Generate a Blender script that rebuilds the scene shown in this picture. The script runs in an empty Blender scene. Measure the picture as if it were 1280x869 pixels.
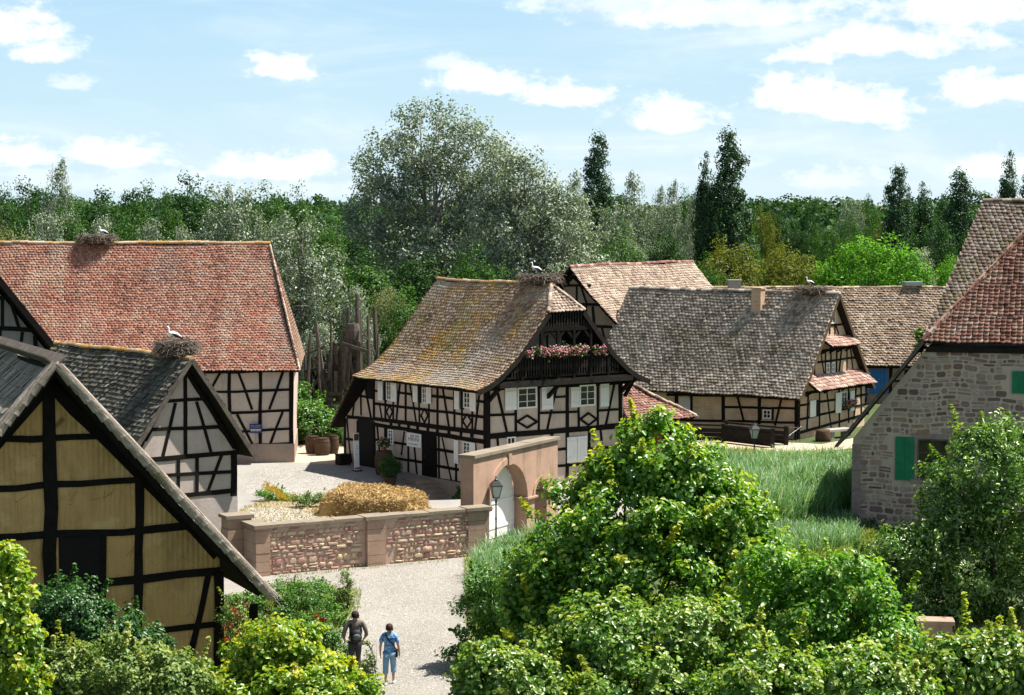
import bpy, math, random
import numpy as np
R_ = math.radians
SC = bpy.context.scene
COL = SC.collection
random.seed(7)
RNG = np.random.default_rng(11)

# ------------------------------------------------------------------ camera
FPX = 2400.0; CAMH = 12.3; PITCH = math.atan(162.5 / FPX)
cd = bpy.data.cameras.new('camera'); cam = bpy.data.objects.new('camera', cd); COL.objects.link(cam)
cd.sensor_width = 36.0; cd.lens = 36.0 * FPX / 1280.0
cd.clip_start = 0.5; cd.clip_end = 6000
cam.location = (0, 0, CAMH); cam.rotation_euler = (math.pi / 2 - PITCH, 0, 0)
SC.camera = cam
# ------------------------------------------------------------------ light
SUN_AZ = 12.0      # degrees from +X towards +Y (the sun stands right and a little beyond the village)
SUN_EL = 62.0
sdir = np.array([math.cos(R_(SUN_EL)) * math.cos(R_(SUN_AZ)), math.cos(R_(SUN_EL)) * math.sin(R_(SUN_AZ)), math.sin(R_(SUN_EL))])
sl = bpy.data.lights.new('sun', 'SUN'); so = bpy.data.objects.new('sun', sl); COL.objects.link(so)
sl.energy = 5.0; sl.angle = R_(0.5); sl.color = (1.0, 0.955, 0.88)
from mathutils import Vector
so.rotation_euler = Vector(sdir).to_track_quat('Z', 'Y').to_euler(); so.location = (60, 40, 90)
SC.view_settings.view_transform = 'Standard'; SC.view_settings.look = 'None'
SC.view_settings.exposure = 1.08; SC.view_settings.gamma = 1.0
SKY_STRENGTH = 0.12

W = bpy.data.worlds.new('World'); SC.world = W; W.use_nodes = True
def world():
    nt = W.node_tree; N = nt.nodes; L = nt.links; N.clear()
    out = N.new('ShaderNodeOutputWorld'); bg = N.new('ShaderNodeBackground'); L.new(bg.outputs[0], out.inputs[0])
    bg.inputs[1].default_value = SKY_STRENGTH
    sky = N.new('ShaderNodeTexSky'); sky.sky_type = 'NISHITA'; sky.sun_disc = False
    sky.sun_elevation = R_(SUN_EL); sky.sun_rotation = R_(90 - SUN_AZ)
    sky.air_density = 1.0; sky.dust_density = 0.6; sky.ozone_density = 1.6; sky.altitude = 200
    tc = N.new('ShaderNodeTexCoord'); sep = N.new('ShaderNodeSeparateXYZ'); L.new(tc.outputs['Generated'], sep.inputs[0])
    def M(op, a, b=None, clamp=False):
        n = N.new('ShaderNodeMath'); n.operation = op; n.use_clamp = clamp
        for i, q in enumerate((a, b)):
            if q is None: continue
            if isinstance(q, (int, float)): n.inputs[i].default_value = q
            else: L.new(q, n.inputs[i])
        return n.outputs[0]
    az = M('ARCTAN2', sep.outputs[0], sep.outputs[1])
    el = M('ARCSINE', sep.outputs[2])
    cmb = N.new('ShaderNodeCombineXYZ'); L.new(az, cmb.inputs[0]); L.new(el, cmb.inputs[1])
    def noise(vec, scale, detail, rough, sx=1, sy=1, off=(0, 0, 0), dist=0.0):
        mp = N.new('ShaderNodeMapping'); mp.inputs['Scale'].default_value = (sx, sy, 1); mp.inputs['Location'].default_value = off
        L.new(vec, mp.inputs[0]); n = N.new('ShaderNodeTexNoise'); L.new(mp.outputs[0], n.inputs['Vector'])
        n.inputs['Scale'].default_value = scale; n.inputs['Detail'].default_value = detail; n.inputs['Roughness'].default_value = rough
        n.inputs['Distortion'].default_value = dist
        return n.outputs['Fac']
    def smooth(v, lo, hi):
        n = N.new('ShaderNodeMapRange'); n.interpolation_type = 'SMOOTHSTEP'; L.new(v, n.inputs['Value'])
        n.inputs['From Min'].default_value = lo; n.inputs['From Max'].default_value = hi
        return n.outputs[0]
    n1 = noise(cmb.outputs[0], 42, 8, 0.62, 1, 1.7)
    n2 = noise(cmb.outputs[0], 130, 6, 0.6, 1, 1.3, (3, 1, 0))
    puffs = [(28, 50, 80, 44, 1.0), (75, 76, 50, 24, .9), (358, 92, 56, 26, 1.0), (600, 107, 78, 32, 1.0), (700, 124, 76, 26, .95), (830, 153, 84, 32, .85),
             (1000, 132, 80, 42, .95), (1060, 142, 80, 46, .95), (1225, 124, 92, 32, .95), (1010, 76, 56, 26, .85), (1110, 62, 150, 34, .8), (900, 26, 220, 34, .65), (1200, 26, 180, 40, .75), (770, 12, 140, 26, .55), (560, 84, 40, 20, .5), (150, 198, 96, 30, .8), (35, 198, 76, 28, .85),
             (350, 214, 110, 32, .8), (130, 232, 200, 24, .3), (380, 240, 140, 20, .35), (1240, 212, 80, 30, .6), (1040, 228, 80, 26, .5), (905, 205, 60, 18, .4), (105, 112, 34, 18, .5)]
    puffs = [(a, b, c * .9, d * .92, e) for a, b, c, d, e in puffs]
    acc = None
    for (px, py, rx, ry, st) in puffs:
        a0 = (px - 640) / FPX; e0 = math.atan((272 - py) / FPX)
        dx = M('MULTIPLY', M('SUBTRACT', az, a0), FPX / rx); dy = M('MULTIPLY', M('SUBTRACT', el, e0), FPX / ry)
        low = M('MULTIPLY', M('MINIMUM', dy, 0.0), 1.1)      # flatter bases
        dy2 = M('ADD', dy, low)
        d = M('SQRT', M('ADD', M('MULTIPLY', dx, dx), M('MULTIPLY', dy2, dy2)))
        v = M('SUBTRACT', 1.45, d)
        v = M('ADD', v, M('MULTIPLY', M('SUBTRACT', n1, 0.5), 2.3))
        v = M('ADD', v, M('MULTIPLY', M('SUBTRACT', n2, 0.5), 0.9))
        v = M('MULTIPLY', smooth(v, 0.25, 1.05), st)
        acc = v if acc is None else M('MAXIMUM', acc, v)
    # thin high veil, thick at the upper right
    vn = noise(cmb.outputs[0], 5, 7, 0.6, 1, 5.5, (1.3, 0.4, 0), 0.6)
    vband = smooth(el, 0.062, 0.112)
    vx = smooth(az, -0.02, 0.16)
    veil = M('MULTIPLY', M('MULTIPLY', M('MULTIPLY', smooth(vn, 0.38, 0.66), vband), vx), 0.85)
    veil2 = M('MULTIPLY', smooth(noise(cmb.outputs[0], 4, 8, 0.62, 1, 6, (7, 2, 0), 0.8), 0.42, 0.75), 0.40)
    cl = M('MAXIMUM', acc, M('MAXIMUM', veil, veil2), True)
    up = smooth(el, 0.0, 0.02); cl = M('MULTIPLY', M('MULTIPLY', cl, up), M('SUBTRACT', 1.0, M('MULTIPLY', smooth(el, 0.14, 0.30), 0.9)))
    # pale blue air low over the horizon
    grad = N.new('ShaderNodeValToRGB'); ge = grad.color_ramp.elements; ge[0].position = 0.0; ge[0].color = (.72, .90, .99, 1); ge[1].position = .5; ge[1].color = (.40, .68, .94, 1)
    e3 = ge.new(.22); e3.color = (.57, .81, .96, 1)
    gm = N.new('ShaderNodeMapRange'); L.new(el, gm.inputs['Value']); gm.inputs['From Min'].default_value = 0; gm.inputs['From Max'].default_value = .30; L.new(gm.outputs[0], grad.inputs[0])
    gs = N.new('ShaderNodeVectorMath'); gs.operation = 'SCALE'; L.new(grad.outputs[0], gs.inputs[0]); gs.inputs['Scale'].default_value = 4.1
    hz = M('SUBTRACT', 0.95, M('MULTIPLY', smooth(el, 0.13, 0.32), 0.95))
    k = M('ADD', M('MULTIPLY', smooth(n1, 0.35, 0.62), 0.14), 0.92)
    white = N.new('ShaderNodeVectorMath'); white.operation = 'SCALE'; white.inputs[0].default_value = (4.75, 4.78, 4.8); L.new(k, white.inputs['Scale'])
    tint = N.new('ShaderNodeMix'); tint.data_type = 'RGBA'; tint.blend_type = 'MULTIPLY'; tint.inputs[0].default_value = 1
    L.new(sky.outputs[0], tint.inputs[6]); tint.inputs[7].default_value = (.74, .66, .52, 1)
    m0 = N.new('ShaderNodeMix'); m0.data_type = 'RGBA'; L.new(hz, m0.inputs[0]); L.new(tint.outputs[2], m0.inputs[6]); L.new(gs.outputs[0], m0.inputs[7])
    m1 = N.new('ShaderNodeMix'); m1.data_type = 'RGBA'; L.new(cl, m1.inputs[0]); L.new(m0.outputs[2], m1.inputs[6]); L.new(white.outputs[0], m1.inputs[7])
    L.new(m1.outputs[2], bg.inputs[0])
world()

# ------------------------------------------------------------------ measuring helpers (survey points of the real place)
_F = np.array([0, math.cos(PITCH), -math.sin(PITCH)]); _U = np.array([0, math.sin(PITCH), math.cos(PITCH)]); _X = np.array([1., 0, 0]); _O = np.array([0, 0, CAMH])
def ray(x, y): return _F * FPX + _X * (x - 640) - _U * (y - 434.5)
def atz(x, y, z=0.0):
    r = ray(x, y); return _O + r * ((z - CAMH) / r[2])
def atY(x, y, Y):
    r = ray(x, y); return _O + r * (Y / r[1])
class Plan:
    """local frame of a building: u along one wall, v along the other, z up"""
    def __init__(s, c, yaw):
        s.c = np.array([c[0], c[1], 0.0]); s.yaw = R_(yaw)
        s.u = np.array([math.cos(s.yaw), math.sin(s.yaw), 0]); s.v = np.array([-s.u[1], s.u[0], 0])
    def hit(s, x, y, n, k):
        r = ray(x, y); P = _O + r * (np.dot(s.c + n * k - _O, n) / np.dot(r, n)); d = P - s.c
        return float(d @ s.u), float(d @ s.v), float(P[2])
    def U(s, x, y, b=0.0): a = s.hit(x, y, s.v, b); return a[0], a[2]
    def V(s, x, y, a=0.0): q = s.hit(x, y, s.u, a); return q[1], q[2]
    def w(s, a, b, z=0): return s.c + s.u * a + s.v * b + np.array([0, 0, z])
def Z(x0, y0, k): return lambda x, y: (x0 + x / k, y0 + y / k)

# ------------------------------------------------------------------ materials
MATS = {}
def newmat(name):
    m = bpy.data.materials.new(name); m.use_nodes = True; nt = m.node_tree; nt.nodes.clear()
    out = nt.nodes.new('ShaderNodeOutputMaterial'); MATS[name] = m
    return m, nt, out
class NB:
    def __init__(s, nt): s.nt = nt; s.N = nt.nodes; s.L = nt.links; s._obj = None
    def obj(s):
        if s._obj is None: s._obj = s.N.new('ShaderNodeTexCoord').outputs['Object']
        return s._obj
    def mapping(s, scale=(1, 1, 1), rot=(0, 0, 0), loc=(0, 0, 0)):
        m = s.N.new('ShaderNodeMapping'); m.inputs['Scale'].default_value = scale; m.inputs['Rotation'].default_value = rot; m.inputs['Location'].default_value = loc
        s.L.new(s.obj(), m.inputs[0]); return m.outputs[0]
    def noise(s, scale, detail=4, rough=.55, vec=None, dist=0):
        n = s.N.new('ShaderNodeTexNoise'); n.inputs['Scale'].default_value = scale; n.inputs['Detail'].default_value = detail
        n.inputs['Roughness'].default_value = rough; n.inputs['Distortion'].default_value = dist
        s.L.new(vec if vec is not None else s.obj(), n.inputs['Vector']); return n.outputs['Fac']
    def ramp(s, fac, stops, mode='LINEAR'):
        r = s.N.new('ShaderNodeValToRGB'); r.color_ramp.interpolation = mode; e = r.color_ramp.elements
        while len(e) < len(stops): e.new(0.5)
        for el, (p, c) in zip(e, stops):
            el.position = p; el.color = (c, c, c, 1) if isinstance(c, (int, float)) else (*c, 1)
        s.L.new(fac, r.inputs[0]); return r.outputs[0]
    def mix(s, f, a, b, mode='MIX'):
        m = s.N.new('ShaderNodeMix'); m.data_type = 'RGBA'; m.blend_type = mode
        for i, q in ((0, f), (6, a), (7, b)):
            if isinstance(q, (int, float)): m.inputs[i].default_value = q if i == 0 else (q, q, q, 1)
            elif isinstance(q, tuple): m.inputs[i].default_value = (*q, 1)
            else: s.L.new(q, m.inputs[i])
        return m.outputs[2]
    def attr(s, name):
        a = s.N.new('ShaderNodeAttribute'); a.attribute_name = name; return a.outputs['Fac']
    def math(s, op, a, b):
        n = s.N.new('ShaderNodeMath'); n.operation = op
        for i, q in enumerate((a, b)):
            if isinstance(q, (int, float)): n.inputs[i].default_value = q
            else: s.L.new(q, n.inputs[i])
        return n.outputs[0]
    def bsdf(s, out, col, rough=.85, bump=None, bstr=.3, bdist=.02, spec=.3, metal=0):
        b = s.N.new('ShaderNodeBsdfPrincipled')
        if isinstance(col, tuple): b.inputs['Base Color'].default_value = (*col, 1)
        else: s.L.new(col, b.inputs['Base Color'])
        if isinstance(rough, (int, float)): b.inputs['Roughness'].default_value = rough
        else: s.L.new(rough, b.inputs['Roughness'])
        b.inputs['Specular IOR Level'].default_value = spec; b.inputs['Metallic'].default_value = metal
        if bump is not None:
            bp = s.N.new('ShaderNodeBump'); bp.inputs['Strength'].default_value = bstr; bp.inputs['Distance'].default_value = bdist
            s.L.new(bump, bp.inputs['Height']); s.L.new(bp.outputs[0], b.inputs['Normal'])
        s.L.new(b.outputs[0], out.inputs[0]); return b

def mat_plaster(name, c1, c2, stain=(.16, .13, .10), sa=.5):
    m, nt, out = newmat(name); n = NB(nt)
    a = n.noise(1.1, 6, .6); b = n.noise(9, 5, .6); st = n.noise(1.0, 6, .65, n.mapping((1.6, 1.6, .35)))
    col = n.mix(n.ramp(a, [(.32, 0.), (.68, 1.)]), c1, c2)
    col = n.mix(n.math('MULTIPLY', n.ramp(st, [(.52, 0.), (.78, 1.)]), sa), col, stain)
    col = n.mix(.22, col, n.ramp(b, [(.3, .5), (.7, 1.)]), 'MULTIPLY')
    n.bsdf(out, col, .9, n.noise(14, 6, .65), .35, .03); return m
def mat_timber(name, c1, c2, hi=(.16, .14, .12)):
    m, nt, out = newmat(name); n = NB(nt)
    a = n.noise(3.2, 6, .7); b = n.noise(24, 5, .65)
    col = n.mix(n.ramp(a, [(.35, 0.), (.7, 1.)]), c1, c2)
    col = n.mix(n.math('MULTIPLY', n.ramp(b, [(.58, 0.), (.75, 1.)]), .55), col, hi)
    n.bsdf(out, col, .9, b, .5, .02, .12); return m
def mat_tiles(name, stops, lich=None, lich_rng=(.56, .72), lich_scale=.45, streak=None, grime=(.06, .055, .05), ga=.35, mossy=None):
    """each tile takes its own fired colour from the attribute rnd; lichen and grime grow in patches"""
    m, nt, out = newmat(name); n = NB(nt)
    col = n.ramp(n.attr('rnd'), stops)
    if streak:   # broad paler or redder areas
        for (c, sc, lo, hi, amt) in streak:
            col = n.mix(n.math('MULTIPLY', n.ramp(n.noise(sc, 5, .62, n.mapping((1, .55, .55), loc=(sc * 7, 3, 1))), [(lo, 0.), (hi, 1.)]), amt), col, c)
    g = n.noise(5.5, 6, .7); col = n.mix(n.math('MULTIPLY', n.ramp(g, [(.5, 0.), (.72, 1.)]), ga), col, grime)
    if lich:
        l = n.math('MULTIPLY', n.ramp(n.noise(lich_scale, 6, .65, n.mapping(loc=(4, 9, 2))), [(lich_rng[0], 0.), (lich_rng[1], 1.)]), n.ramp(n.noise(7, 4, .7, n.mapping(loc=(1, 5, 8))), [(.42, 0.), (.56, 1.)]))
        col = n.mix(l, col, lich)
    if mossy:
        l = n.math('MULTIPLY', n.ramp(n.noise(.6, 6, .65, n.mapping(loc=(14, 2, 7))), [(.50, 0.), (.66, 1.)]), n.ramp(n.noise(6, 4, .7, n.mapping(loc=(8, 5, 1))), [(.45, 0.), (.58, 1.)]))
        col = n.mix(l, col, mossy)
    n.bsdf(out, col, .88, n.noise(26, 4, .6), .4, .012, .22); return m
def mat_simple(name, col, rough=.7, var=.25, scale=6, spec=.3, metal=0, bump=.2):
    m, nt, out = newmat(name); n = NB(nt)
    c = n.mix(n.ramp(n.noise(scale, 5, .6), [(.3, 0.), (.7, 1.)]), tuple(x * (1 - var) for x in col), tuple(min(1, x * (1 + var)) for x in col))
    n.bsdf(out, c, rough, n.noise(scale * 4, 4), bump, .01, spec, metal); return m
def mat_stone(name, stops, rough=.9):
    m, nt, out = newmat(name); n = NB(nt)
    col = n.ramp(n.attr('rnd'), stops, 'LINEAR')
    col = n.mix(.55, col, n.ramp(n.noise(9, 6, .7), [(.3, .45), (.7, 1.2)]), 'MULTIPLY')
    n.bsdf(out, col, rough, n.noise(16, 6, .7), .6, .03); return m
def mat_leaf(name, stops, tip=None, trans=.35, gloss=.06, rough=.45):
    m, nt, out = newmat(name); n = NB(nt); N, L = nt.nodes, nt.links
    col = n.ramp(n.attr('rnd'), stops)
    if tip: col = n.mix(n.attr('tip'), col, tip)
    d = N.new('ShaderNodeBsdfDiffuse'); L.new(col, d.inputs[0])
    t = N.new('ShaderNodeBsdfTranslucent'); L.new(n.mix(1.0, col, (1.35, 1.3, .55), 'MULTIPLY'), t.inputs[0])
    g = N.new('ShaderNodeBsdfGlossy'); g.inputs['Roughness'].default_value = rough
    a = N.new('ShaderNodeMixShader'); a.inputs[0].default_value = trans; L.new(d.outputs[0], a.inputs[1]); L.new(t.outputs[0], a.inputs[2])
    b = N.new('ShaderNodeMixShader'); b.inputs[0].default_value = gloss; L.new(a.outputs[0], b.inputs[1]); L.new(g.outputs[0], b.inputs[2])
    L.new(b.outputs[0], out.inputs[0]); return m

M = {}
M['plaster'] = mat_plaster('pinkish plaster', (.62, .50, .42), (.50, .40, .335))
M['plaster_w'] = mat_plaster('pale plaster', (.55, .455, .40), (.44, .365, .32), (.22, .18, .15), .4)
M['plaster_g'] = mat_plaster('grey plaster', (.25, .235, .22), (.19, .18, .17))
M['render'] = mat_plaster('pink stone render', (.50, .315, .225), (.37, .24, .175), (.09, .075, .06), .9)
M['base'] = mat_plaster('sandstone footing', (.40, .30, .23), (.29, .22, .18), (.12, .10, .09), .5)
M['timber'] = mat_timber('tarred oak', (.006, .005, .0045), (.014, .012, .010), (.035, .030, .026))
M['timber_g'] = mat_timber('weathered oak', (.014, .012, .010), (.032, .027, .023), (.10, .088, .075))
M['wood_grey'] = mat_timber('silvered wood', (.07, .058, .048), (.14, .12, .10), (.25, .225, .20))
M['wood_brown'] = mat_timber('brown wood', (.06, .038, .024), (.11, .072, .047), (.19, .15, .11))
M['white'] = mat_simple('white paint', (.80, .79, .76), .55, .05, 3)
M['green'] = mat_simple('green shutter paint', (.004, .16, .075), .5, .2, 5)
M['blue'] = mat_simple('blue door paint', (.012, .11, .34), .5, .2, 5)
M['iron'] = mat_simple('black iron', (.012, .012, .013), .4, .3, 9, .5)
M['dark'] = mat_simple('opening shade and eye black', (.006, .005, .005), .9, .2)  # near-black: paints the unlit inside of openings, also colours the eyes
M['orange'] = mat_plaster('orange limewash', (.40, .13, .05), (.30, .10, .04))
M['galv'] = mat_simple('galvanised steel', (.35, .36, .37), .45, .15, 8, .5, .5)
M['metal_blue'] = mat_simple('blue enamel', (.008, .02, .12), .35, .1)
M['ink'] = mat_simple('black ink', (.02, .02, .03), .7, .05)
M['band'] = mat_simple('magenta print', (.35, .02, .12), .7, .05)
def _glass():
    m, nt, out = newmat('window glass'); n = NB(nt)
    n.bsdf(out, (.012, .014, .017), .06, None, spec=.6); return m
M['glass'] = _glass()
def _lampglass():
    m, nt, out = newmat('lantern glass'); n = NB(nt)
    n.bsdf(out, (.55, .56, .54), .25, None, spec=.5); return m
M['lampglass'] = _lampglass()
def _clay():
    m, nt, out = newmat('yellow clay with reed ribs'); n = NB(nt)
    w = n.N.new('ShaderNodeTexWave'); w.bands_direction = 'X'; w.inputs['Scale'].default_value = 2.3; w.inputs['Distortion'].default_value = 2.2; w.inputs['Detail'].default_value = 3; w.inputs['Detail Scale'].default_value = 1.6
    n.L.new(n.mapping((1, 1, .35)), w.inputs['Vector'])
    g = n.noise(34, 5, .7); a = n.noise(.9, 5, .6)
    col = n.mix(n.ramp(a, [(.3, 0.), (.7, 1.)]), (.47, .275, .100), (.57, .36, .155))
    col = n.mix(n.ramp(g, [(.38, .35), (.5, 0.)]), col, (.22, .14, .05))
    col = n.mix(n.math('MULTIPLY', n.ramp(n.noise(1.3, 6, .7, n.mapping((1, 1, .4), loc=(3, 1, 5))), [(.50, 0.), (.66, 1.)]), .6), col, (.24, .15, .06))
    cr = n.N.new('ShaderNodeTexVoronoi'); cr.feature = 'DISTANCE_TO_EDGE'; cr.inputs['Scale'].default_value = 1.5; n.L.new(n.mapping((1, 1, .8), loc=(2, 0, 4)), cr.inputs['Vector'])
    col = n.mix(n.math('MULTIPLY', n.ramp(cr.outputs['Distance'], [(0.0, 1.), (.012, 0.)]), n.ramp(n.noise(2.0, 3, .6), [(.50, 0.), (.58, .8)])), col, (.07, .045, .02))
    col = n.mix(n.math('MULTIPLY', n.ramp(n.noise(.8, 5, .65, n.mapping(loc=(5, 5, 1))), [(.54, 0.), (.60, 1.)]), .35), col, (.66, .47, .24))
    bm = n.math('ADD', n.math('MULTIPLY', w.outputs['Fac'], .7), n.math('MULTIPLY', g, .5))
    n.bsdf(out, col, .95, bm, .8, .035); return m
M['clay'] = _clay()
def _brick():
    m, nt, out = newmat('old brick infill'); n = NB(nt)
    b = n.N.new('ShaderNodeTexBrick'); cb = n.N.new('ShaderNodeCombineXYZ'); sp = n.N.new('ShaderNodeSeparateXYZ'); n.L.new(n.obj(), sp.inputs[0])
    n.L.new(n.math('ADD', sp.outputs[0], sp.outputs[1]), cb.inputs[0]); n.L.new(sp.outputs[2], cb.inputs[1]); n.L.new(cb.outputs[0], b.inputs['Vector'])
    b.inputs['Scale'].default_value = 1; b.inputs['Brick Width'].default_value = .26; b.inputs['Row Height'].default_value = .085; b.inputs['Mortar Size'].default_value = .012
    b.inputs['Color1'].default_value = (.40, .21, .12, 1); b.inputs['Color2'].default_value = (.50, .33, .20, 1); b.inputs['Mortar'].default_value = (.55, .43, .32, 1); b.inputs['Bias'].default_value = 0
    col = n.mix(n.ramp(n.noise(1.2, 6, .65), [(.42, 0.), (.62, 1.)]), b.outputs['Color'], (.54, .42, .30))
    n.bsdf(out, col, .92, b.outputs['Fac'], .4, .01); return m
M['brick'] = _brick()
def _thatch():
    m, nt, out = newmat('weathered shakes'); n = NB(nt)
    col = n.ramp(n.attr('rnd'), [(0, (.22, .18, .145)), (.5, (.35, .295, .245)), (1, (.50, .43, .365))])
    col = n.mix(n.math('MULTIPLY', n.ramp(n.noise(1.0, 5, .6), [(.56, 0.), (.72, 1.)]), .55), col, (.13, .13, .035))
    col = n.mix(.6, col, n.ramp(n.noise(30, 5, .7, n.mapping((1, .2, 1))), [(.3, .4), (.7, 1.25)]), 'MULTIPLY')
    n.bsdf(out, col, .95, n.noise(30, 5, .7), .6, .02); return m
M['shake'] = _thatch()
M['t_red'] = mat_tiles('red beaver-tail tiles', [(0, (.13, .065, .052)), (.25, (.26, .115, .082)), (.5, (.36, .165, .115)), (.72, (.42, .23, .165)), (.88, (.36, .26, .20)), (1, (.56, .44, .34))],
                       (.30, .27, .19), (.55, .74), .9, [((.42, .14, .085), .16, .47, .60, .35), ((.60, .50, .37), .13, .52, .66, .75), ((.25, .205, .17), .34, .54, .68, .6)])
M['t_main'] = mat_tiles('mossy brown tiles', [(0, (.15, .092, .06)), (.3, (.31, .195, .125)), (.6, (.43, .295, .20)), (.85, (.50, .40, .29)), (1, (.62, .53, .41))],
                        (.48, .26, .03), (.48, .62), .5, [((.46, .43, .38), .3, .46, .64, .6)], ga=.3, mossy=(.27, .25, .05))
M['t_dark'] = mat_tiles('blackened tiles', [(0, (.035, .031, .026)), (.4, (.085, .075, .062)), (.75, (.16, .145, .115)), (1, (.36, .33, .26))], (.26, .20, .06), (.56, .72), .7, ga=.3)
M['t_grey'] = mat_tiles('grey lichened tiles', [(0, (.12, .098, .078)), (.35, (.30, .25, .20)), (.7, (.43, .365, .30)), (1, (.62, .54, .45))], (.13, .11, .045), (.54, .68), .6, ga=.45)
M['t_pale'] = mat_tiles('pale pinkish tiles', [(0, (.16, .11, .085)), (.35, (.32, .235, .18)), (.7, (.43, .335, .26)), (1, (.56, .46, .37))], (.28, .24, .15), (.60, .75), .5, [((.40, .22, .15), .5, .60, .74, .5)], ga=.25)
M['t_far'] = mat_tiles('brown far tiles', [(0, (.12, .085, .065)), (.35, (.28, .20, .145)), (.7, (.40, .30, .22)), (1, (.54, .45, .34))], (.17, .15, .06), (.56, .70), .5, ga=.35)
M['t_stone'] = mat_tiles('red-brown round tiles', [(0, (.065, .036, .030)), (.3, (.18, .080, .058)), (.6, (.28, .14, .10)), (.85, (.34, .22, .165)), (1, (.42, .33, .26))], (.12, .10, .05), (.60, .74), .8, ga=.35)
M['t_moss'] = mat_tiles('mossy round tiles', [(0, (.07, .05, .045)), (.4, (.20, .14, .11)), (.8, (.30, .235, .19)), (1, (.40, .34, .28))], (.12, .115, .03), (.46, .60), .8, ga=.35)
M['t_new'] = mat_tiles('patched red tiles', [(0, (.20, .105, .085)), (.4, (.30, .165, .13)), (.7, (.38, .27, .215)), (1, (.52, .44, .37))], ga=.15)
M['stone'] = mat_stone('rubble stones', [(0, (.15, .09, .08)), (.3, (.26, .165, .145)), (.6, (.36, .255, .22)), (.85, (.43, .34, .29)), (1, (.31, .17, .11))])
M['mortar'] = mat_plaster('lime mortar', (.53, .42, .35), (.43, .345, .29), (.2, .17, .15), .4)
M['rubble'] = mat_stone('pink and yellow rubble', [(0, (.33, .18, .15)), (.3, (.48, .28, .225)), (.55, (.56, .38, .30)), (.8, (.56, .42, .32)), (.95, (.58, .45, .28)), (1, (.62, .54, .42))])
M['ashlar'] = mat_plaster('sandstone blocks', (.44, .29, .215), (.32, .215, .16), (.13, .12, .08), .75)
M['coping'] = mat_plaster('weathered coping', (.29, .235, .175), (.20, .165, .125), (.13, .12, .07), .6)
M['straw'] = mat_stone('straw', [(0, (.34, .21, .075)), (.5, (.56, .39, .165)), (1, (.74, .57, .29))])
M['twig'] = mat_stone('twigs', [(0, (.045, .035, .028)), (.5, (.13, .10, .08)), (1, (.34, .28, .22))])
M['bark'] = mat_timber('bark', (.05, .04, .03), (.10, .08, .06), (.16, .14, .12))
M['bark_pale'] = mat_timber('pale poplar bark', (.17, .16, .14), (.28, .265, .24), (.40, .38, .35))
M['skin'] = mat_simple('skin', (.46, .26, .18), .55, .08)
M['hair_d'] = mat_simple('dark hair', (.022, .014, .010), .6, .3, 40)
M['hair_r'] = mat_simple('auburn hair', (.060, .020, .012), .6, .3, 40)
M['cloth_brown'] = mat_simple('brown jersey', (.17, .135, .11), .9, .12, 12)
M['cloth_dark'] = mat_simple('dark trousers', (.05, .048, .05), .9, .15, 12)
M['black_nylon'] = mat_simple('black nylon', (.012, .012, .014), .6, .3, 14)
M['grey_nylon'] = mat_simple('grey nylon', (.09, .095, .10), .6, .3, 14)
def _bluecloth():
    m, nt, out = newmat('patterned blue blouse'); n = NB(nt)
    col = n.mix(n.ramp(n.noise(13, 4, .6), [(.42, 0.), (.60, 1.)]), (.055, .17, .42), (.30, .46, .66))
    n.bsdf(out, col, .9); return m
M['blouse'] = _bluecloth()
M['denim'] = mat_simple('pale blue trousers', (.19, .34, .47), .9, .12, 9)
M['plumage'] = mat_simple('white plumage', (.78, .76, .71), .9, .06, 14)
M['black_feather'] = mat_simple('black feathers', (.015, .015, .017), .7, .3, 20)
M['red_leg'] = mat_simple('red legs', (.42, .05, .025), .6, .15)
M['pink'] = mat_stone('pink geranium petals', [(0, (.50, .06, .12)), (.4, (.70, .20, .30)), (1, (.85, .52, .56))], .8)
M['redflower'] = mat_stone('red petals', [(0, (.35, .006, .008)), (1, (.62, .03, .04))], .8)
M['yellowflower'] = mat_stone('yellow petals', [(0, (.66, .34, .01)), (.5, (.75, .55, .03)), (1, (.80, .68, .10))], .8)
M['whiteflower'] = mat_stone('white blossom', [(0, (.55, .50, .42)), (1, (.8, .78, .74))], .8)
M['terracotta'] = mat_simple('terracotta', (.32, .13, .07), .85, .2)
def _ground(name, c1, c2, c3, sc=6, ext=None):
    m, nt, out = newmat(name); n = NB(nt)
    a = n.noise(.16, 6, .6); b = n.noise(sc, 6, .7); c = n.noise(42, 4, .7)
    col = n.mix(n.ramp(a, [(.35, 0.), (.65, 1.)]), c1, c2)
    col = n.mix(n.ramp(b, [(.45, 0.), (.7, .6)]), col, c3)
    pb = n.noise(13, 3, .8, n.mapping(loc=(3, 7, 0))); dm = n.noise(.55, 6, .7, n.mapping((1, .45, 1), loc=(9, 2, 0)))
    col = n.mix(.7, col, n.ramp(c, [(.34, .45), (.66, 1.3)]), 'MULTIPLY'); col = n.mix(.35, col, n.ramp(pb, [(.38, .6), (.62, 1.2)]), 'MULTIPLY')
    col = n.mix(.5, col, n.ramp(dm, [(.34, .70), (.55, 1.0)]), 'MULTIPLY')
    n.bsdf(out, col, .95, n.math('ADD', b, c), .7, .04); return m
M['grassland'] = _ground('rough grass ground', (.050, .085, .022), (.085, .105, .032), (.13, .12, .05), 3)
M['gravel'] = _ground('pale gravel', (.325, .300, .265), (.37, .345, .305), (.27, .25, .22), 9)
M['courtgravel'] = _ground('grey gravel', (.33, .31, .28), (.38, .355, .32), (.27, .255, .23), 9)
M['sand'] = _ground('sandy earth', (.52, .41, .30), (.60, .49, .37), (.42, .32, .22), 5)
M['soil'] = _ground('bed of dry soil', (.30, .225, .14), (.40, .31, .20), (.19, .14, .085), 7)

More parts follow.
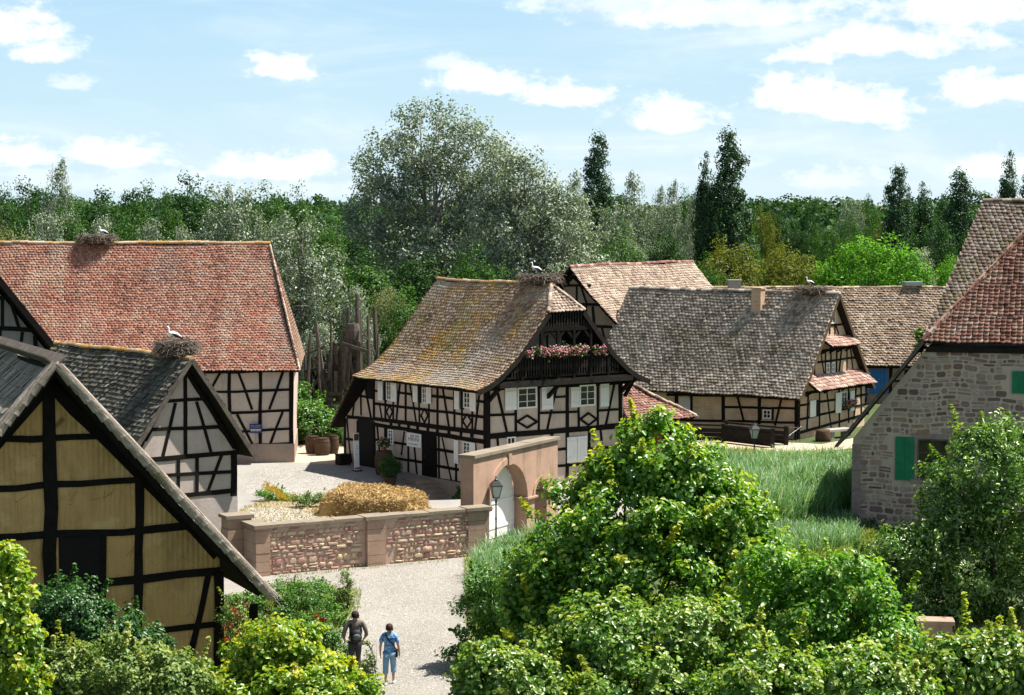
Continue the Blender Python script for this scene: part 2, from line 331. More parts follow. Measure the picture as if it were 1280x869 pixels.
# ------------------------------------------------------------------ mesh helpers
def link_mesh(name, me, parent=None, loc=(0, 0, 0), rz=0):
    o = bpy.data.objects.new(name, me); COL.objects.link(o); o.location = loc; o.rotation_euler = (0, 0, rz)
    if parent is not None: o.parent = parent
    return o
def tag(o, label, cat=None, group=None, kind=None):
    if label: o['label'] = label
    if cat: o['category'] = cat
    if group: o['group'] = group
    if kind: o['kind'] = kind
    return o
def thing(name, label, cat, loc=(0, 0, 0), rz=0, group=None):
    o = bpy.data.objects.new(name, None); COL.objects.link(o); o.location = loc; o.rotation_euler = (0, 0, rz); o.empty_display_size = .3
    return tag(o, label, cat, group)
def dup(root, loc, rz=0, scale=None, label=None, group=None):
    r = root.copy(); COL.objects.link(r); r.location = loc; r.rotation_euler = (0, 0, rz)
    if scale is not None: r.scale = scale if hasattr(scale, '__len__') else (scale,) * 3
    if label: r['label'] = label
    if group: r['group'] = group
    for ch in list(root.children):
        c = ch.copy(); COL.objects.link(c); c.parent = r
        for g in ch.children:
            d = g.copy(); COL.objects.link(d); d.parent = c
    return r
class MB:
    def __init__(s): s.V = []; s.Fc = []; s.A = []; s.MI = []
    def add(s, vs, fs, rnd=None, mi=0):
        k = len(s.V); s.V += [tuple(map(float, v)) for v in vs]
        r = random.random() if rnd is None else rnd
        for f in fs: s.Fc.append(tuple(i + k for i in f)); s.A.append(r); s.MI.append(mi)
    def hexa(s, p, rnd=None, mi=0):   # 8 points: bottom ring 0-3, top ring 4-7
        s.add(p, [(3, 2, 1, 0), (4, 5, 6, 7), (0, 1, 5, 4), (1, 2, 6, 5), (2, 3, 7, 6), (3, 0, 4, 7)], rnd, mi)
    def box(s, x0, x1, y0, y1, z0, z1, rnd=None, mi=0):
        s.hexa([(x0, y0, z0), (x1, y0, z0), (x1, y1, z0), (x0, y1, z0), (x0, y0, z1), (x1, y0, z1), (x1, y1, z1), (x0, y1, z1)], rnd, mi)
    def prism(s, poly, ext, rnd=None, mi=0):   # poly: 3-D points; ext: vector
        n = len(poly); e = np.array(ext, float); vs = [np.array(p, float) for p in poly] + [np.array(p, float) + e for p in poly]
        s.add(vs, [tuple(range(n))[::-1], tuple(range(n, 2 * n))] + [(i, (i + 1) % n, n + (i + 1) % n, n + i) for i in range(n)], rnd, mi)
    def bar(s, a, b, w, d, side, rnd=None, mi=0):
        """square bar from a to b; width w across 'side', depth d"""
        a = np.array(a, float); b = np.array(b, float); t = b - a; t /= np.linalg.norm(t) + 1e-9
        sd = np.array(side, float); sd = sd - t * (sd @ t); sd /= np.linalg.norm(sd) + 1e-9; q = np.cross(t, sd)
        o = [(-1, -1), (1, -1), (1, 1), (-1, 1)]
        s.hexa([a + sd * w / 2 * i + q * d / 2 * j for i, j in o] + [b + sd * w / 2 * i + q * d / 2 * j for i, j in o], rnd, mi)
    def tube(s, pts, rad, n=6, rnd=None, mi=0, cap=True):
        P = [np.array(p, float) for p in pts]; k = len(P); vs = []
        if not hasattr(rad, '__len__'): rad = [rad] * k
        ref = np.array([.13, .21, .97])
        for i in range(k):
            t = P[min(i + 1, k - 1)] - P[max(i - 1, 0)]; t /= np.linalg.norm(t) + 1e-9
            if abs(t @ ref) > .95: ref = np.array([1., .1, 0])
            a = np.cross(t, ref); a /= np.linalg.norm(a); b = np.cross(t, a)
            for j in range(n):
                an = 2 * math.pi * j / n; vs.append(P[i] + rad[i] * (a * math.cos(an) + b * math.sin(an)))
        fs = [(i * n + j, i * n + (j + 1) % n, (i + 1) * n + (j + 1) % n, (i + 1) * n + j) for i in range(k - 1) for j in range(n)]
        if cap: fs += [tuple(range(n))[::-1], tuple((k - 1) * n + j for j in range(n))]
        s.add(vs, fs, rnd, mi)
    def lathe(s, prof, n=16, c=(0, 0, 0), rnd=None, mi=0, sx=1, sy=1):
        vs = []; k = len(prof)
        for r, z in prof:
            for j in range(n):
                a = 2 * math.pi * j / n; vs.append((c[0] + r * math.cos(a) * sx, c[1] + r * math.sin(a) * sy, c[2] + z))
        fs = [(i * n + j, i * n + (j + 1) % n, (i + 1) * n + (j + 1) % n, (i + 1) * n + j) for i in range(k - 1) for j in range(n)]
        fs += [tuple(range(n))[::-1], tuple((k - 1) * n + j for j in range(n))]
        s.add(vs, fs, rnd, mi)
    def build(s, name, mat, parent=None, loc=(0, 0, 0), rz=0, smooth=False):
        me = bpy.data.meshes.new(name); me.from_pydata(s.V, [], s.Fc)
        at = me.attributes.new('rnd', 'FLOAT', 'FACE'); at.data.foreach_set('value', np.array(s.A, dtype=np.float32))
        for m in (mat if isinstance(mat, (list, tuple)) else [mat]): me.materials.append(m)
        me.polygons.foreach_set('material_index', np.array(s.MI, dtype=np.int32))
        if smooth: me.polygons.foreach_set('use_smooth', np.ones(len(s.Fc), dtype=bool))
        me.update(); return link_mesh(name, me, parent, loc, rz)
def np_mesh(name, V, faces, attrs, mat, smooth=False, extra=None):
    """V: (N,k,3) vertices of N copies of one small shape; faces: index tuples within a copy; attrs {name: (N,)}; extra=(verts, faces) appended"""
    N, k, _ = V.shape
    tpl = np.concatenate([np.array(f) for f in faces]); tot = np.array([len(f) for f in faces])
    loops = (tpl[None, :] + (np.arange(N) * k)[:, None]).ravel(); totals = np.tile(tot, N)
    starts = np.concatenate([[0], np.cumsum(totals)[:-1]])
    me = bpy.data.meshes.new(name); me.vertices.add(N * k); me.vertices.foreach_set('co', V.reshape(-1).astype(np.float32))
    me.loops.add(len(loops)); me.loops.foreach_set('vertex_index', loops.astype(np.int32))
    me.polygons.add(len(totals)); me.polygons.foreach_set('loop_start', starts.astype(np.int32)); me.polygons.foreach_set('loop_total', totals.astype(np.int32))
    for an, av in attrs.items():
        at = me.attributes.new(an, 'FLOAT', 'FACE'); at.data.foreach_set('value', np.repeat(np.asarray(av), len(faces)).astype(np.float32))
    if smooth: me.polygons.foreach_set('use_smooth', np.ones(len(totals), dtype=bool))
    me.materials.append(mat); me.update(calc_edges=True); return me
def unit(a): return a / (np.linalg.norm(a, axis=-1, keepdims=True) + 1e-9)

# ---- tiled roofs: one little slab per tile
def surf_profile(prof, axis, r0, sg):
    """prof: [(offset from ridge, z)]; axis 'v' = ridge runs along v at u=r0, 'u' = ridge along u at v=r0; sg = side"""
    O = np.array([p[0] for p in prof], float); Zz = np.array([p[1] for p in prof], float)
    T = np.concatenate([[0], np.cumsum(np.hypot(np.diff(O), np.diff(Zz)))])
    def f(s, t):
        o = np.interp(t, T, O) + np.maximum(t - T[-1], 0) * (O[-1] - O[-2]) / (T[-1] - T[-2]); z = np.interp(t, T, Zz) + np.maximum(t - T[-1], 0) * (Zz[-1] - Zz[-2]) / (T[-1] - T[-2])
        return np.stack([r0 + sg * o, s, z], -1) if axis == 'v' else np.stack([s, r0 + sg * o, z], -1)
    return f, T[-1], T
def tile_roof(name, f, tmax, lo, hi, mat, parent, w=.19, e=.165, t0=0.0, lift=.045, up=1, jit=.2, rounded=True, bias=None, sag=.032):
    """lo(t), hi(t): ends of the course at slope distance t"""
    rows = int((tmax - t0) / e) + 1; V = []; A = []; sph = random.uniform(0, 6)
    prx = np.array([0, 1, 1, .82, .5, .18, 0.]) if rounded else np.array([0, 1, 1, .98, .5, .02, 0.])
    pry = np.array([-.6, -.6, .62, .86, 1., .86, .62]) if rounded else np.array([-.6, -.6, .9, 1, 1, 1, .9])
    lft = np.array([-.25, -.25, .85, .95, 1., .95, .85])
    for r in range(rows):
        t = t0 + r * e; tm = min(t + e, tmax + .02); a, b = lo(tm), hi(tm)
        if b - a < w * .5: continue
        n = max(1, int(round((b - a) / w))) + 1; ww = (b - a) / (n - 1 if n > 1 else 1)
        s0 = a + (np.arange(n) - (.5 if r % 2 else 0)) * ww
        js = RNG.normal(0, .008, n); jt = RNG.normal(0, .01, n); jl = 1 + RNG.normal(0, jit, n)
        S = s0[:, None] + .008 + js[:, None] + prx[None, :] * (ww - .012); S = np.clip(S, a - .02, b + .02)
        Tt = t + jt[:, None] + pry[None, :] * e; Tc = np.clip(Tt, 0, None)
        P = f(S, Tc); P = P + np.stack([0 * S, 0 * S, sag * (np.sin(.55 * S + sph) + .6 * np.sin(1.25 * S + .8 * Tc + 2 * sph) + .3 * np.sin(2.9 * S - 1.1 * Tc))], -1)
        d = 1e-2; nx = f(S + d, Tc) - f(S - d, Tc); ny = f(S, Tc + d) - f(S, np.clip(Tc - d, 0, None)); nn = unit(np.cross(nx, ny)); nn *= np.sign(nn[..., 2:3] + 1e-9)
        L = np.clip(lft[None, :] * lift * jl[:, None], -.02, .13)
        top = P + nn * (L[..., None] + .012); low = P[:, 2:7] + nn[:, 2:7] * (L[:, 2:7, None] - .016)
        keep = (S.max(1) - S.min(1)) > .03
        V.append(np.concatenate([top, low], 1)[keep])
        sm = S.mean(1); st = .5 + .26 * np.sin(1.9 * sm + 2.2 * np.sin(.8 * sm + sph) + .25 * t) + .16 * np.sin(5.1 * sm + 1.2 * np.sin(1.1 * t)) + .12 * np.sin(1.7 * t + 2 * sph + .6 * sm)
        A.append(np.clip(.66 * RNG.random(n) + .34 * st, 0, 1)[keep])
    V = np.concatenate(V); A = np.concatenate(A)
    if bias is not None: A = np.clip(A * bias[1] + bias[0], 0, 1)
    faces = [(0, 6, 5, 4, 3, 2, 1), (2, 3, 8, 7), (3, 4, 9, 8), (4, 5, 10, 9), (5, 6, 11, 10)]
    me = np_mesh(name, V, faces, {'rnd': A}, mat); return link_mesh(name, me, parent)
def deck(mb, f, Ts, lo, hi, th=.10, ns=1):
    """boarding under the tiles, following the profile"""
    ts = sorted(set([float(x) for x in Ts])); top = []; bot = []
    for t in ts:
        a, b = lo(t), hi(t)
        for s in (a, b):
            p = f(np.array(s), np.array(t)); e = 1e-2
            ny = f(np.array(s), np.array(t + e)) - f(np.array(s), np.array(max(t - e, 0))); nx = f(np.array(s + e), np.array(t)) - f(np.array(s - e), np.array(t))
            nn = np.cross(nx, ny); nn /= np.linalg.norm(nn) + 1e-9; nn *= np.sign(nn[2] + 1e-9)
            top.append(p - nn * .045); bot.append(p - nn * th)
    n = len(ts)
    for i in range(n - 1):
        a, b, c, d = 2 * i, 2 * i + 1, 2 * i + 3, 2 * i + 2
        mb.hexa([bot[a], bot[b], bot[c], bot[d], top[a], top[b], top[c], top[d]])
def ridge_tiles(name, a, b, mat, parent, r=.11, step=.36, up=.03):
    a = np.array(a, float); b = np.array(b, float); L = np.linalg.norm(b - a); n = max(1, int(L / step)); t = (b - a) / L; mb = MB()
    sd = np.cross(t, [0, 0, 1]); sd /= np.linalg.norm(sd) + 1e-9; q = np.cross(sd, t)
    for i in range(n):
        p0 = a + t * (L / n) * i - t * .02; p1 = a + t * (L / n) * (i + 1) + t * .03; r0 = r * random.uniform(.94, 1.04); r1 = r * random.uniform(1.06, 1.16); dz = random.uniform(-.014, .014) + .025 * math.sin(i * .31 + n) + .012 * math.sin(i * .83)
        vs = []
        for (p, rr) in ((p0, r0), (p1, r1)):
            for k in range(7):
                an = math.pi * (k / 6 * 1.1 - .05); vs.append(p + sd * rr * math.cos(an) + q * (rr * math.sin(an) + up - .05 + dz))
        fs = [(k, k + 1, 8 + k, 7 + k) for k in range(6)] + [tuple(range(7))[::-1], tuple(range(7, 14))]
        mb.add(vs, fs)
    return mb.build(name, mat, parent)

# ---- timber framing on a wall
class Frame:
    """collects timbers on a wall. plane 'U': wall at v=k facing -v; plane 'V': wall at u=k facing sg*u"""
    def __init__(s, plan, plane, k, sg=-1): s.p = plan; s.pl = plane; s.k = k; s.sg = sg; s.mb = MB(); s.bow = .012; s.z = lambda x, y: (x, y)
    def at(s, x, y):
        x, y = s.z(x, y); return s.p.U(x, y, s.k) if s.pl == 'U' else s.p.V(x, y, s.k)
    def P(s, q, d=0): return (q[0], s.k + s.sg * d, q[1]) if s.pl == 'U' else (s.k + s.sg * d, q[0], q[1])
    def nrm(s): return (0, s.sg, 0) if s.pl == 'U' else (s.sg, 0, 0)
    def beam(s, a, b, w=.15, raw=False, out=.035, mb=None):
        if not raw: a = s.at(*a); b = s.at(*b)
        d = out + random.uniform(-.012, .012); A = np.array(s.P(a, d - .06)); B = np.array(s.P(b, d - .06)); t = B - A; t /= np.linalg.norm(t)
        sd = np.cross(t, s.nrm()); sd /= np.linalg.norm(sd) + 1e-9; Ln = np.linalg.norm(B - A); k = max(1, min(7, int(Ln / .8))); pts = [A + (B - A) * i / k + (sd * random.gauss(0, s.bow) if 0 < i < k else 0) for i in range(k + 1)]; ww = [w * random.uniform(.88, 1.10) for _ in pts]
        tt = t; q = np.array(s.nrm(), float) * .06; V = []
        for p, wi in zip(pts, ww): V += [p - sd * wi / 2 - q, p + sd * wi / 2 - q, p + sd * wi / 2 + q, p - sd * wi / 2 + q]
        Fq = [(3, 2, 1, 0), tuple(4 * k + j for j in range(4))] + [(4 * i + j, 4 * i + (j + 1) % 4, 4 * i + 4 + (j + 1) % 4, 4 * i + 4 + j) for i in range(k) for j in range(4)]
        (mb or s.mb).add(V, Fq)
    def rect(s, mb, a, b, d0, d1):
        (x0, x1), (z0, z1) = sorted((a[0], b[0])), sorted((a[1], b[1]))
        p = s.P((x0, z0), d0); q = s.P((x1, z1), d1)
        mb.box(min(p[0], q[0]), max(p[0], q[0]), min(p[1], q[1]), max(p[1], q[1]), z0, z1)
    def px(s, x0, y0, x1, y1):
        xm = (x0 + x1) / 2; a = s.at(x0, (y0 + y1) / 2); b = s.at(x1, (y0 + y1) / 2); t = s.at(xm, y0); u = s.at(xm, y1)
        return (min(a[0], b[0]), u[1]), (max(a[0], b[0]), t[1])
    def window(s, parent, a, b, nx=2, nz=3, fr='white', name='window', fw=.055):
        m = MB(); (x0, z0), (x1, z1) = a, b
        s.rect(m, (x0, z0), (x0 + fw, z1), -.02, .07); s.rect(m, (x1 - fw, z0), (x1, z1), -.02, .07)
        s.rect(m, (x0 + fw, z1 - fw), (x1 - fw, z1), -.02, .068); s.rect(m, (x0 + fw, z0), (x1 - fw, z0 + fw), -.02, .068)
        for i in range(1, nx): x = x0 + (x1 - x0) * i / nx; s.rect(m, (x - .018, z0 + fw), (x + .018, z1 - fw), .0, .058)
        for i in range(1, nz): z = z0 + (z1 - z0) * i / nz; s.rect(m, (x0 + fw, z - .014), (x1 - fw, z + .014), .0, .050)
        o = m.build(name, M[fr], parent); g = MB(); s.rect(g, (x0 + fw * .8, z0 + fw * .8), (x1 - fw * .8, z1 - fw * .8), .01, .022); g.build('pane', M['glass'], o)
        return o
    def shutter(s, parent, a, b, mat='white', boards=3, open_=.06):
        m = MB(); (x0, z0), (x1, z1) = a, b; w = (x1 - x0) / boards
        for i in range(boards): s.rect(m, (x0 + w * i + .004, z0), (x0 + w * (i + 1) - .004, z1), open_, open_ + .035)
        for z in (z0 + (z1 - z0) * .18, z1 - (z1 - z0) * .18): s.rect(m, (x0 + .02, z - .04), (x1 - .02, z + .04), open_ + .03, open_ + .052)
        return m.build('shutter', M[mat], parent)
    def door(s, parent, a, b, mat='timber', name='door', boards=5):
        m = MB(); (x0, z0), (x1, z1) = a, b; w = (x1 - x0) / boards
        for i in range(boards): s.rect(m, (x0 + w * i + .006, z0), (x0 + w * (i + 1) - .006, z1), .0, .05 + random.uniform(0, .006))
        o = m.build(name, M[mat], parent)
        return o
    def done(s, parent, mat='timber', name='timber_frame'): return s.mb.build(name, M[mat], parent)
def wall_poly(mb, pts, ext):
    mb.prism(pts, ext)

# ---- rubble masonry on a rectangle / polygon
def rubble(name, frame_P, x0, x1, z0, z1, inside, mat, parent, h=(.14, .26), w=(.2, .6), gap=.03, proud=.03, skip=.0, small=0.0):
    """stones laid in wobbly courses; frame_P(x,z,d)->point"""
    mb = MB(); z = z0
    while z < z1:
        hh = random.uniform(*h); x = x0 - random.uniform(0, .3)
        while x < x1:
            ww = random.uniform(*w) * (1 if random.random() > .2 else .55)
            parts = [(z, hh)] if random.random() > .18 else [(z, hh * .48), (z + hh * .5, hh * .5)]
            for (zz, h2) in parts:
                xa, xb, za, zb = x + gap / 2, x + ww - gap / 2, zz + gap / 2, zz + h2 - gap / 2
                if not inside((xa + xb) / 2, (za + zb) / 2) or random.random() < skip: continue
                if not (inside(xa, zb) and inside(xb, zb)): continue
                xa = max(xa, x0); xb = min(xb, x1)
                if xb - xa < .05: continue
                j = lambda s: random.uniform(-s, s); c = min(.05, (zb - za) * .3); sh = random.uniform(.8, 1.); zc = (za + zb) / 2; zt = zc + (zb - zc) * sh; zl = zc - (zc - za) * random.uniform(.8, 1.)
                ring = [(xa + c + j(.012), zl + j(.008)), ((xa + xb) / 2 + j(.03), zl + j(.012)), (xb - c + j(.012), zl + j(.008)), (xb + j(.008), zc + j(.02)), (xb - c + j(.012), zt + j(.008)), ((xa + xb) / 2 + j(.03), zt + j(.012)), (xa + c + j(.012), zt + j(.008)), (xa + j(.008), zc + j(.02))]
                pr = proud * random.uniform(.4, 1.3); cx, cz = (xa + xb) / 2, zc
                V = [frame_P(px, pz, -.01) for px, pz in ring] + [frame_P(cx + (px - cx) * .86, cz + (pz - cz) * .8, pr) for px, pz in ring]
                V.append(frame_P(cx + j(.03), cz + j(.02), pr * random.uniform(1.05, 1.5)))
                n = 8; mb.add(V, [(i, (i + 1) % n, n + (i + 1) % n, n + i) for i in range(n)] + [(n + i, n + (i + 1) % n, 2 * n) for i in range(n)])
            x += ww
        z += hh
    return mb.build(name, mat, parent)

# =================================================================== GROUND
MAIN = Plan(atz(605, 612), 36.74)
DIP = MAIN.w(-1.1, 1.3)
def gz(x, y):
    d2 = ((x - DIP[0]) ** 2 + (y - DIP[1]) ** 2); z = -1.0 * np.exp(-(d2 / 5.2) ** 1.6)
    far = np.clip((y - 330) / 900, 0, 1); z = z + 20 * far ** 1.3      # the land climbs gently to wooded hills
    return z
def grid_sheet(name, xs, ys, mat, dz, kind='structure', mask=None):
    X, Y = np.meshgrid(xs, ys); Zg = gz(X, Y) + dz; V = np.stack([X, Y, Zg], -1).reshape(-1, 3); nx = len(xs); F = []
    for j in range(len(ys) - 1):
        for i in range(nx - 1): F.append((j * nx + i, j * nx + i + 1, (j + 1) * nx + i + 1, (j + 1) * nx + i))
    me = bpy.data.meshes.new(name); me.from_pydata(V.tolist(), [], F); me.materials.append(mat); me.polygons.foreach_set('use_smooth', np.ones(len(F), dtype=bool))
    o = link_mesh(name, me); return tag(o, None, None, None, kind)
gx = np.concatenate([[-3000, -1200, -500, -200, -100, -50, -25], np.arange(-14, 9, .5), [15, 25, 50, 100, 200, 500, 1200, 3000]])
gy = np.concatenate([[-200, 0, 40, 60, 70], np.arange(75, 98, .5), [105, 120, 150, 200, 260, 330, 420, 520, 640, 800, 1000, 1230, 2000, 4500]])
grid_sheet('ground', gx, gy, M['grassland'], -.02)
def poly_sheet(name, pts, mat, dz, wob=.25, step=1.0):
    """outline of ground points, densified and made irregular, filled with a fine triangulation that follows the ground"""
    P = [np.array(p[:2], float) for p in pts]; out = []
    for i in range(len(P)):
        a, b = P[i], P[(i + 1) % len(P)]; n = max(1, int(np.linalg.norm(b - a) / step))
        for k in range(n): out.append(a + (b - a) * k / n + (np.array([random.uniform(-wob, wob), random.uniform(-wob, wob)]) if wob else 0))
    import bmesh
    bm = bmesh.new(); vs = [bm.verts.new((p[0], p[1], 0)) for p in out]; f = bm.faces.new(vs); bmesh.ops.triangulate(bm, faces=[f])
    for _ in range(4):
        es = [e for e in bm.edges if e.calc_length() > 1.2]
        if not es: break
        bmesh.ops.subdivide_edges(bm, edges=es, cuts=1); bmesh.ops.triangulate(bm, faces=bm.faces[:])
    for v in bm.verts: v.co.z = float(gz(v.co.x, v.co.y)) + dz
    me = bpy.data.meshes.new(name); bm.to_mesh(me); bm.free(); me.materials.append(mat)
    for p in me.polygons: p.use_smooth = True
    return tag(link_mesh(name, me), None, None, None, 'structure')
g = lambda x, y: atz(x, y)
poly_sheet('path', [g(500, 930), g(400, 830), g(400, 790), g(438, 760), g(440, 735), g(330, 745), g(250, 760), g(250, 720), g(340, 712), g(620, 675), g(720, 655), g(700, 690), g(592, 700), g(596, 760), g(640, 930)], M['gravel'], .004)
poly_sheet('courtyard', [g(240, 640), g(240, 575), g(330, 574), (-4.5, 103), (6, 97), (6, 80), g(690, 655), g(600, 672), g(480, 665), g(410, 640)], M['courtgravel'], .004)
poly_sheet('yard_sand', [g(330, 577), (-12, 104), (-7, 107), g(445, 579), g(425, 581)], M['sand'], .010, .1)
poly_sheet('flower_bed_soil', [g(296, 672), g(296, 640), g(330, 624), g(400, 628), g(430, 650), g(440, 665)], M['soil'], .012, .15)
poly_sheet('footpath_by_bridge', [g(860, 552), g(900, 549), (17, 104), g(1065, 548), g(1070, 560), g(1030, 566), g(985, 570), g(900, 562)], M['sand'], .006, .2)
poly_sheet('lane', [g(1120, 815), g(1130, 775), g(1400, 775), g(1420, 830)], M['gravel'], .006, .2)

# =================================================================== MAIN HALF-TIMBERED HOUSE
def main_house():
    p = MAIN; t = thing('half_timbered_house', 'large half timbered house with mossy brown roof and a dark flowered balcony in its gable', 'house', p.w(0, 0), p.yaw)
    UR = 4.05; WD = 8.2; LN = 9.4
    mb = MB()
    mb.prism([(0, 0, -1.5), (WD, 0, -1.5), (WD, 0, 4.6), (6.8, 0, 5.75), (5.1, 0, 7.6), (UR, 0, 8.6), (3.0, 0, 7.6), (1.3, 0, 5.75), (0, 0, 4.6)], (0, LN - .05, 0))
    mb.prism([(0.004, LN - .05, -1), (0.004, 12.0, -1), (0.004, 12.0, 2.2), (0.004, LN - .05, 4.4)], (WD - .01, 0, 0))
    mb.build('wall', M['plaster'], t)
    # stone footing
    fb = MB(); fb.box(-.06, WD + .06, -.06, 7.0, -1.6, .12); fb.build('footing', M['base'], t)
    prof = [(0, 9.2), (1.0, 8.05), (1.8, 7.1), (2.75, 6.05), (3.7, 5.25), (4.4, 4.85), (5.05, 4.6)]
    ap = .25; T1 = math.hypot(1.0, 1.15); TH = math.hypot(1.15, 1.15)
    hp = [(0, 9.18), (1.15, 8.03)]
    rd = MB()
    for sg in (-1, 1):
        f, tm, Ts = surf_profile(prof, 'v', UR, sg); lo = lambda q: ap - 1.15 * min(q / T1, 1); hi = lambda q: LN + .1
        tile_roof('roof', f, tm, lo, hi, M['t_main'], t, w=.19, e=.18, lift=.042, jit=.22)
        deck(rd, f, list(Ts), lo, hi, .13)
    f, tm, Ts = surf_profile(hp, 'u', ap, -1)
    tile_roof('hip_roof', f, tm, lambda q: UR - 1.03 * q / TH, lambda q: UR + 1.03 * q / TH, M['t_pale'], t, w=.2, e=.17)
    deck(rd, f, list(Ts), lambda q: UR - 1.03 * q / TH, lambda q: UR + 1.03 * q / TH, .1)
    # lean-to at the far end
    f, tm, Ts = surf_profile([(0, 4.70), (1.6, 3.25), (3.2, 1.85)], 'u', LN, 1)
    tile_roof('lean_to_roof', f, tm, lambda q: -.95 + .12 * q, lambda q: WD + .9, M['t_main'], t, w=.2, e=.17)
    deck(rd, f, list(Ts), lambda q: -.95 + .12 * q, lambda q: WD + .9, .16)
    rd.build('roof_boarding', M['timber'], t)
    ridge_tiles('ridge_tiles', (UR, ap, 9.2), (UR, LN + .1, 9.2), M['t_ridge'], t)
    ridge_tiles('hip_tiles', (UR - 1.05, -.9, 8.05), (UR, ap, 9.2), M['t_pale'], t, .10, .3); ridge_tiles('hip_tiles', (UR + 1.05, -.9, 8.05), (UR, ap, 9.2), M['t_pale'], t, .10, .3)
    bb = MB(); pts = [(UR - o, LN + .12, z - .05) for o, z in prof]
    for a, b in zip(pts[:-1], pts[1:]): bb.bar(a, b, .16, .05, (0, 0, 1))
    bb.build('barge_board', M['wood_brown'], t)
    # barge boards following the verge
    for sg in (-1, 1):
        bb = MB(); pts = [(UR + sg * o, -.93, z - .12) for o, z in prof[1:]]
        for a, b in zip(pts[:-1], pts[1:]): bb.bar(a, b, .22, .045, (0, 0, 1))
        bb.build('barge_board', M['timber_g'], t)
    # ---- side wall (faces the yard)
    s = Frame(p, 'V', 0, -1); s.z = Z(420, 440, 4.345); B = s.beam
    B((205, 128), (800, 203), .22); B((60, 352), (205, 366), .16); B((205, 362), (800, 440), .2); B((210, 393), (800, 487), .2)
    for x, y in ((300, 385), (345, 393), (395, 400), (445, 408), (500, 415), (552, 424), (615, 432), (680, 442), (740, 450)): B((x, y - 14), (x, y + 14), .2)
    B((85, 236), (205, 252), .12); B((210, 280), (800, 353), .13); B((335, 220), (425, 232), .12); B((505, 238), (650, 256), .12); B((765, 266), (805, 272), .12); B((205, 210), (235, 214), .1)
    B((45, 470), (116, 480), .12); B((215, 477), (285, 487), .12); B((318, 492), (392, 503), .12); B((392, 586), (470, 600), .12); B((215, 556), (285, 568), .12); B((320, 575), (392, 588), .1)
    B((545, 528), (648, 545), .13); B((545, 618), (668, 640), .13); B((540, 692), (800, 735), .2); B((215, 640), (470, 682), .15); B((735, 560), (800, 572), .12); B((745, 650), (800, 660), .12)
    B((815, 195), (815, 760), .32); B((208, 150), (208, 362), .16); B((208, 395), (212, 630), .18); B((50, 360), (50, 600), .16); B((380, 160), (380, 382), .14); B((553, 178), (553, 405), .14); B((642, 185), (645, 415), .14)
    B((268, 155), (270, 380), .12); B((312, 270), (312, 385), .12); B((452, 165), (455, 395), .12); B((506, 280), (506, 400), .12); B((682, 200), (685, 420), .12); B((742, 320), (742, 430), .12)
    B((118, 372), (118, 620), .14); B((392, 430), (394, 670), .14); B((472, 450), (472, 690), .13); B((543, 460), (545, 700), .16); B((652, 470), (655, 712), .13); B((268, 400), (270, 560), .12); B((560, 455), (562, 700), .1)
    B((133, 130), (137, 345), .12); B((150, 130), (192, 360), .12); B((104, 238), (92, 350), .1); B((236, 275), (254, 382), .11); B((350, 165), (330, 372), .11); B((400, 165), (437, 385), .11); B((580, 185), (616, 412), .11); B((783, 205), (757, 420), .11)
    B((60, 362), (84, 600), .11); B((225, 400), (248, 640), .11); B((372, 432), (356, 560), .1); B((427, 510), (442, 670), .1); B((577, 465), (628, 700), .11); B((755, 480), (780, 700), .1)
    for cx, cy, hx, hy in ((292, 325, 17, 36), (482, 345, 19, 38), (713, 375, 24, 38)):
        q = [(cx, cy - hy), (cx + hx, cy), (cx, cy + hy), (cx - hx, cy)]
        for i in range(4): B(q[i], q[(i + 1) % 4], .09)
    s.done(t)
    for (a, b) in (((278, 155, 305, 262)), ((472, 172, 497, 280)), ((697, 195, 733, 305)), ((287, 420, 315, 502)), ((694, 488, 733, 580))) and [((278, 155), (305, 262)), ((472, 172), (497, 280)), ((697, 195), (733, 305)), ((287, 420), (315, 502)), ((694, 488), (733, 580))]:
        x0, y0, x1, y1 = a[0], a[1], b[0], b[1]; A, C = s.px(x0, y0, x1, y1); s.window(t, A, C, 2, 4)
    for q in ((235, 152, 261, 262), (308, 160, 336, 270), (425, 162, 450, 272), (499, 167, 523, 280), (650, 190, 676, 312), (735, 200, 766, 322), (648, 478, 671, 605), (735, 492, 762, 606)):
        A, C = s.px(*q); s.shutter(t, A, C, 'white', 2)
    for q in ((262, 158, 277, 265), (452, 168, 471, 278), (678, 195, 696, 312), (268, 410, 286, 505), (168, 152, 203, 245)):
        A, C = s.px(*q); m = MB(); s.rect(m, A, C, .0, .03); m.build('window_shade_panel', M['dark'], t)  # flat black panels on the wall; shade of the window gaps painted in
    A, C = s.px(120, 370, 212, 618); m = MB(); s.rect(m, (A[0], 0.02), C, .0, .02); m.build('barn_doorway', M['dark'], t)  # solid wall behind; the unlit inside is painted as a black sheet
    A, C = s.px(474, 452, 542, 692); d = s.door(t, A, C, 'timber')
    m = MB(); s.rect(m, (A[0] + .75, A[1] + 1.0), (A[0] + .8, A[1] + 1.15), .05, .09); m.build('handle', M['iron'], d)
    # steps running down along the wall
    dv = (A[0] + C[0]) / 2; m = MB(); m.box(-1.15, -.06, dv - .6, dv + .75, -1.2, .06)
    for k in range(5): m.box(-1.15, -.06, dv - .6 - .36 * (k + 1), dv - .6 - .36 * k, -1.4, .06 - .19 * (k + 1))
    m.build('steps', M['base'], t)
    # ---- gable front
    s = Frame(p, 'U', 0, -1); s.z = Z(600, 320, 2.897); B = s.beam
    B((26, 470), (26, 900), .3, out=.045); B((20, 655), (545, 612), .26); B((30, 480), (545, 452), .26); B((30, 577), (130, 573), .11); B((212, 569), (355, 564), .11); B((425, 560), (505, 555), .11); B((262, 512), (312, 509), .1)
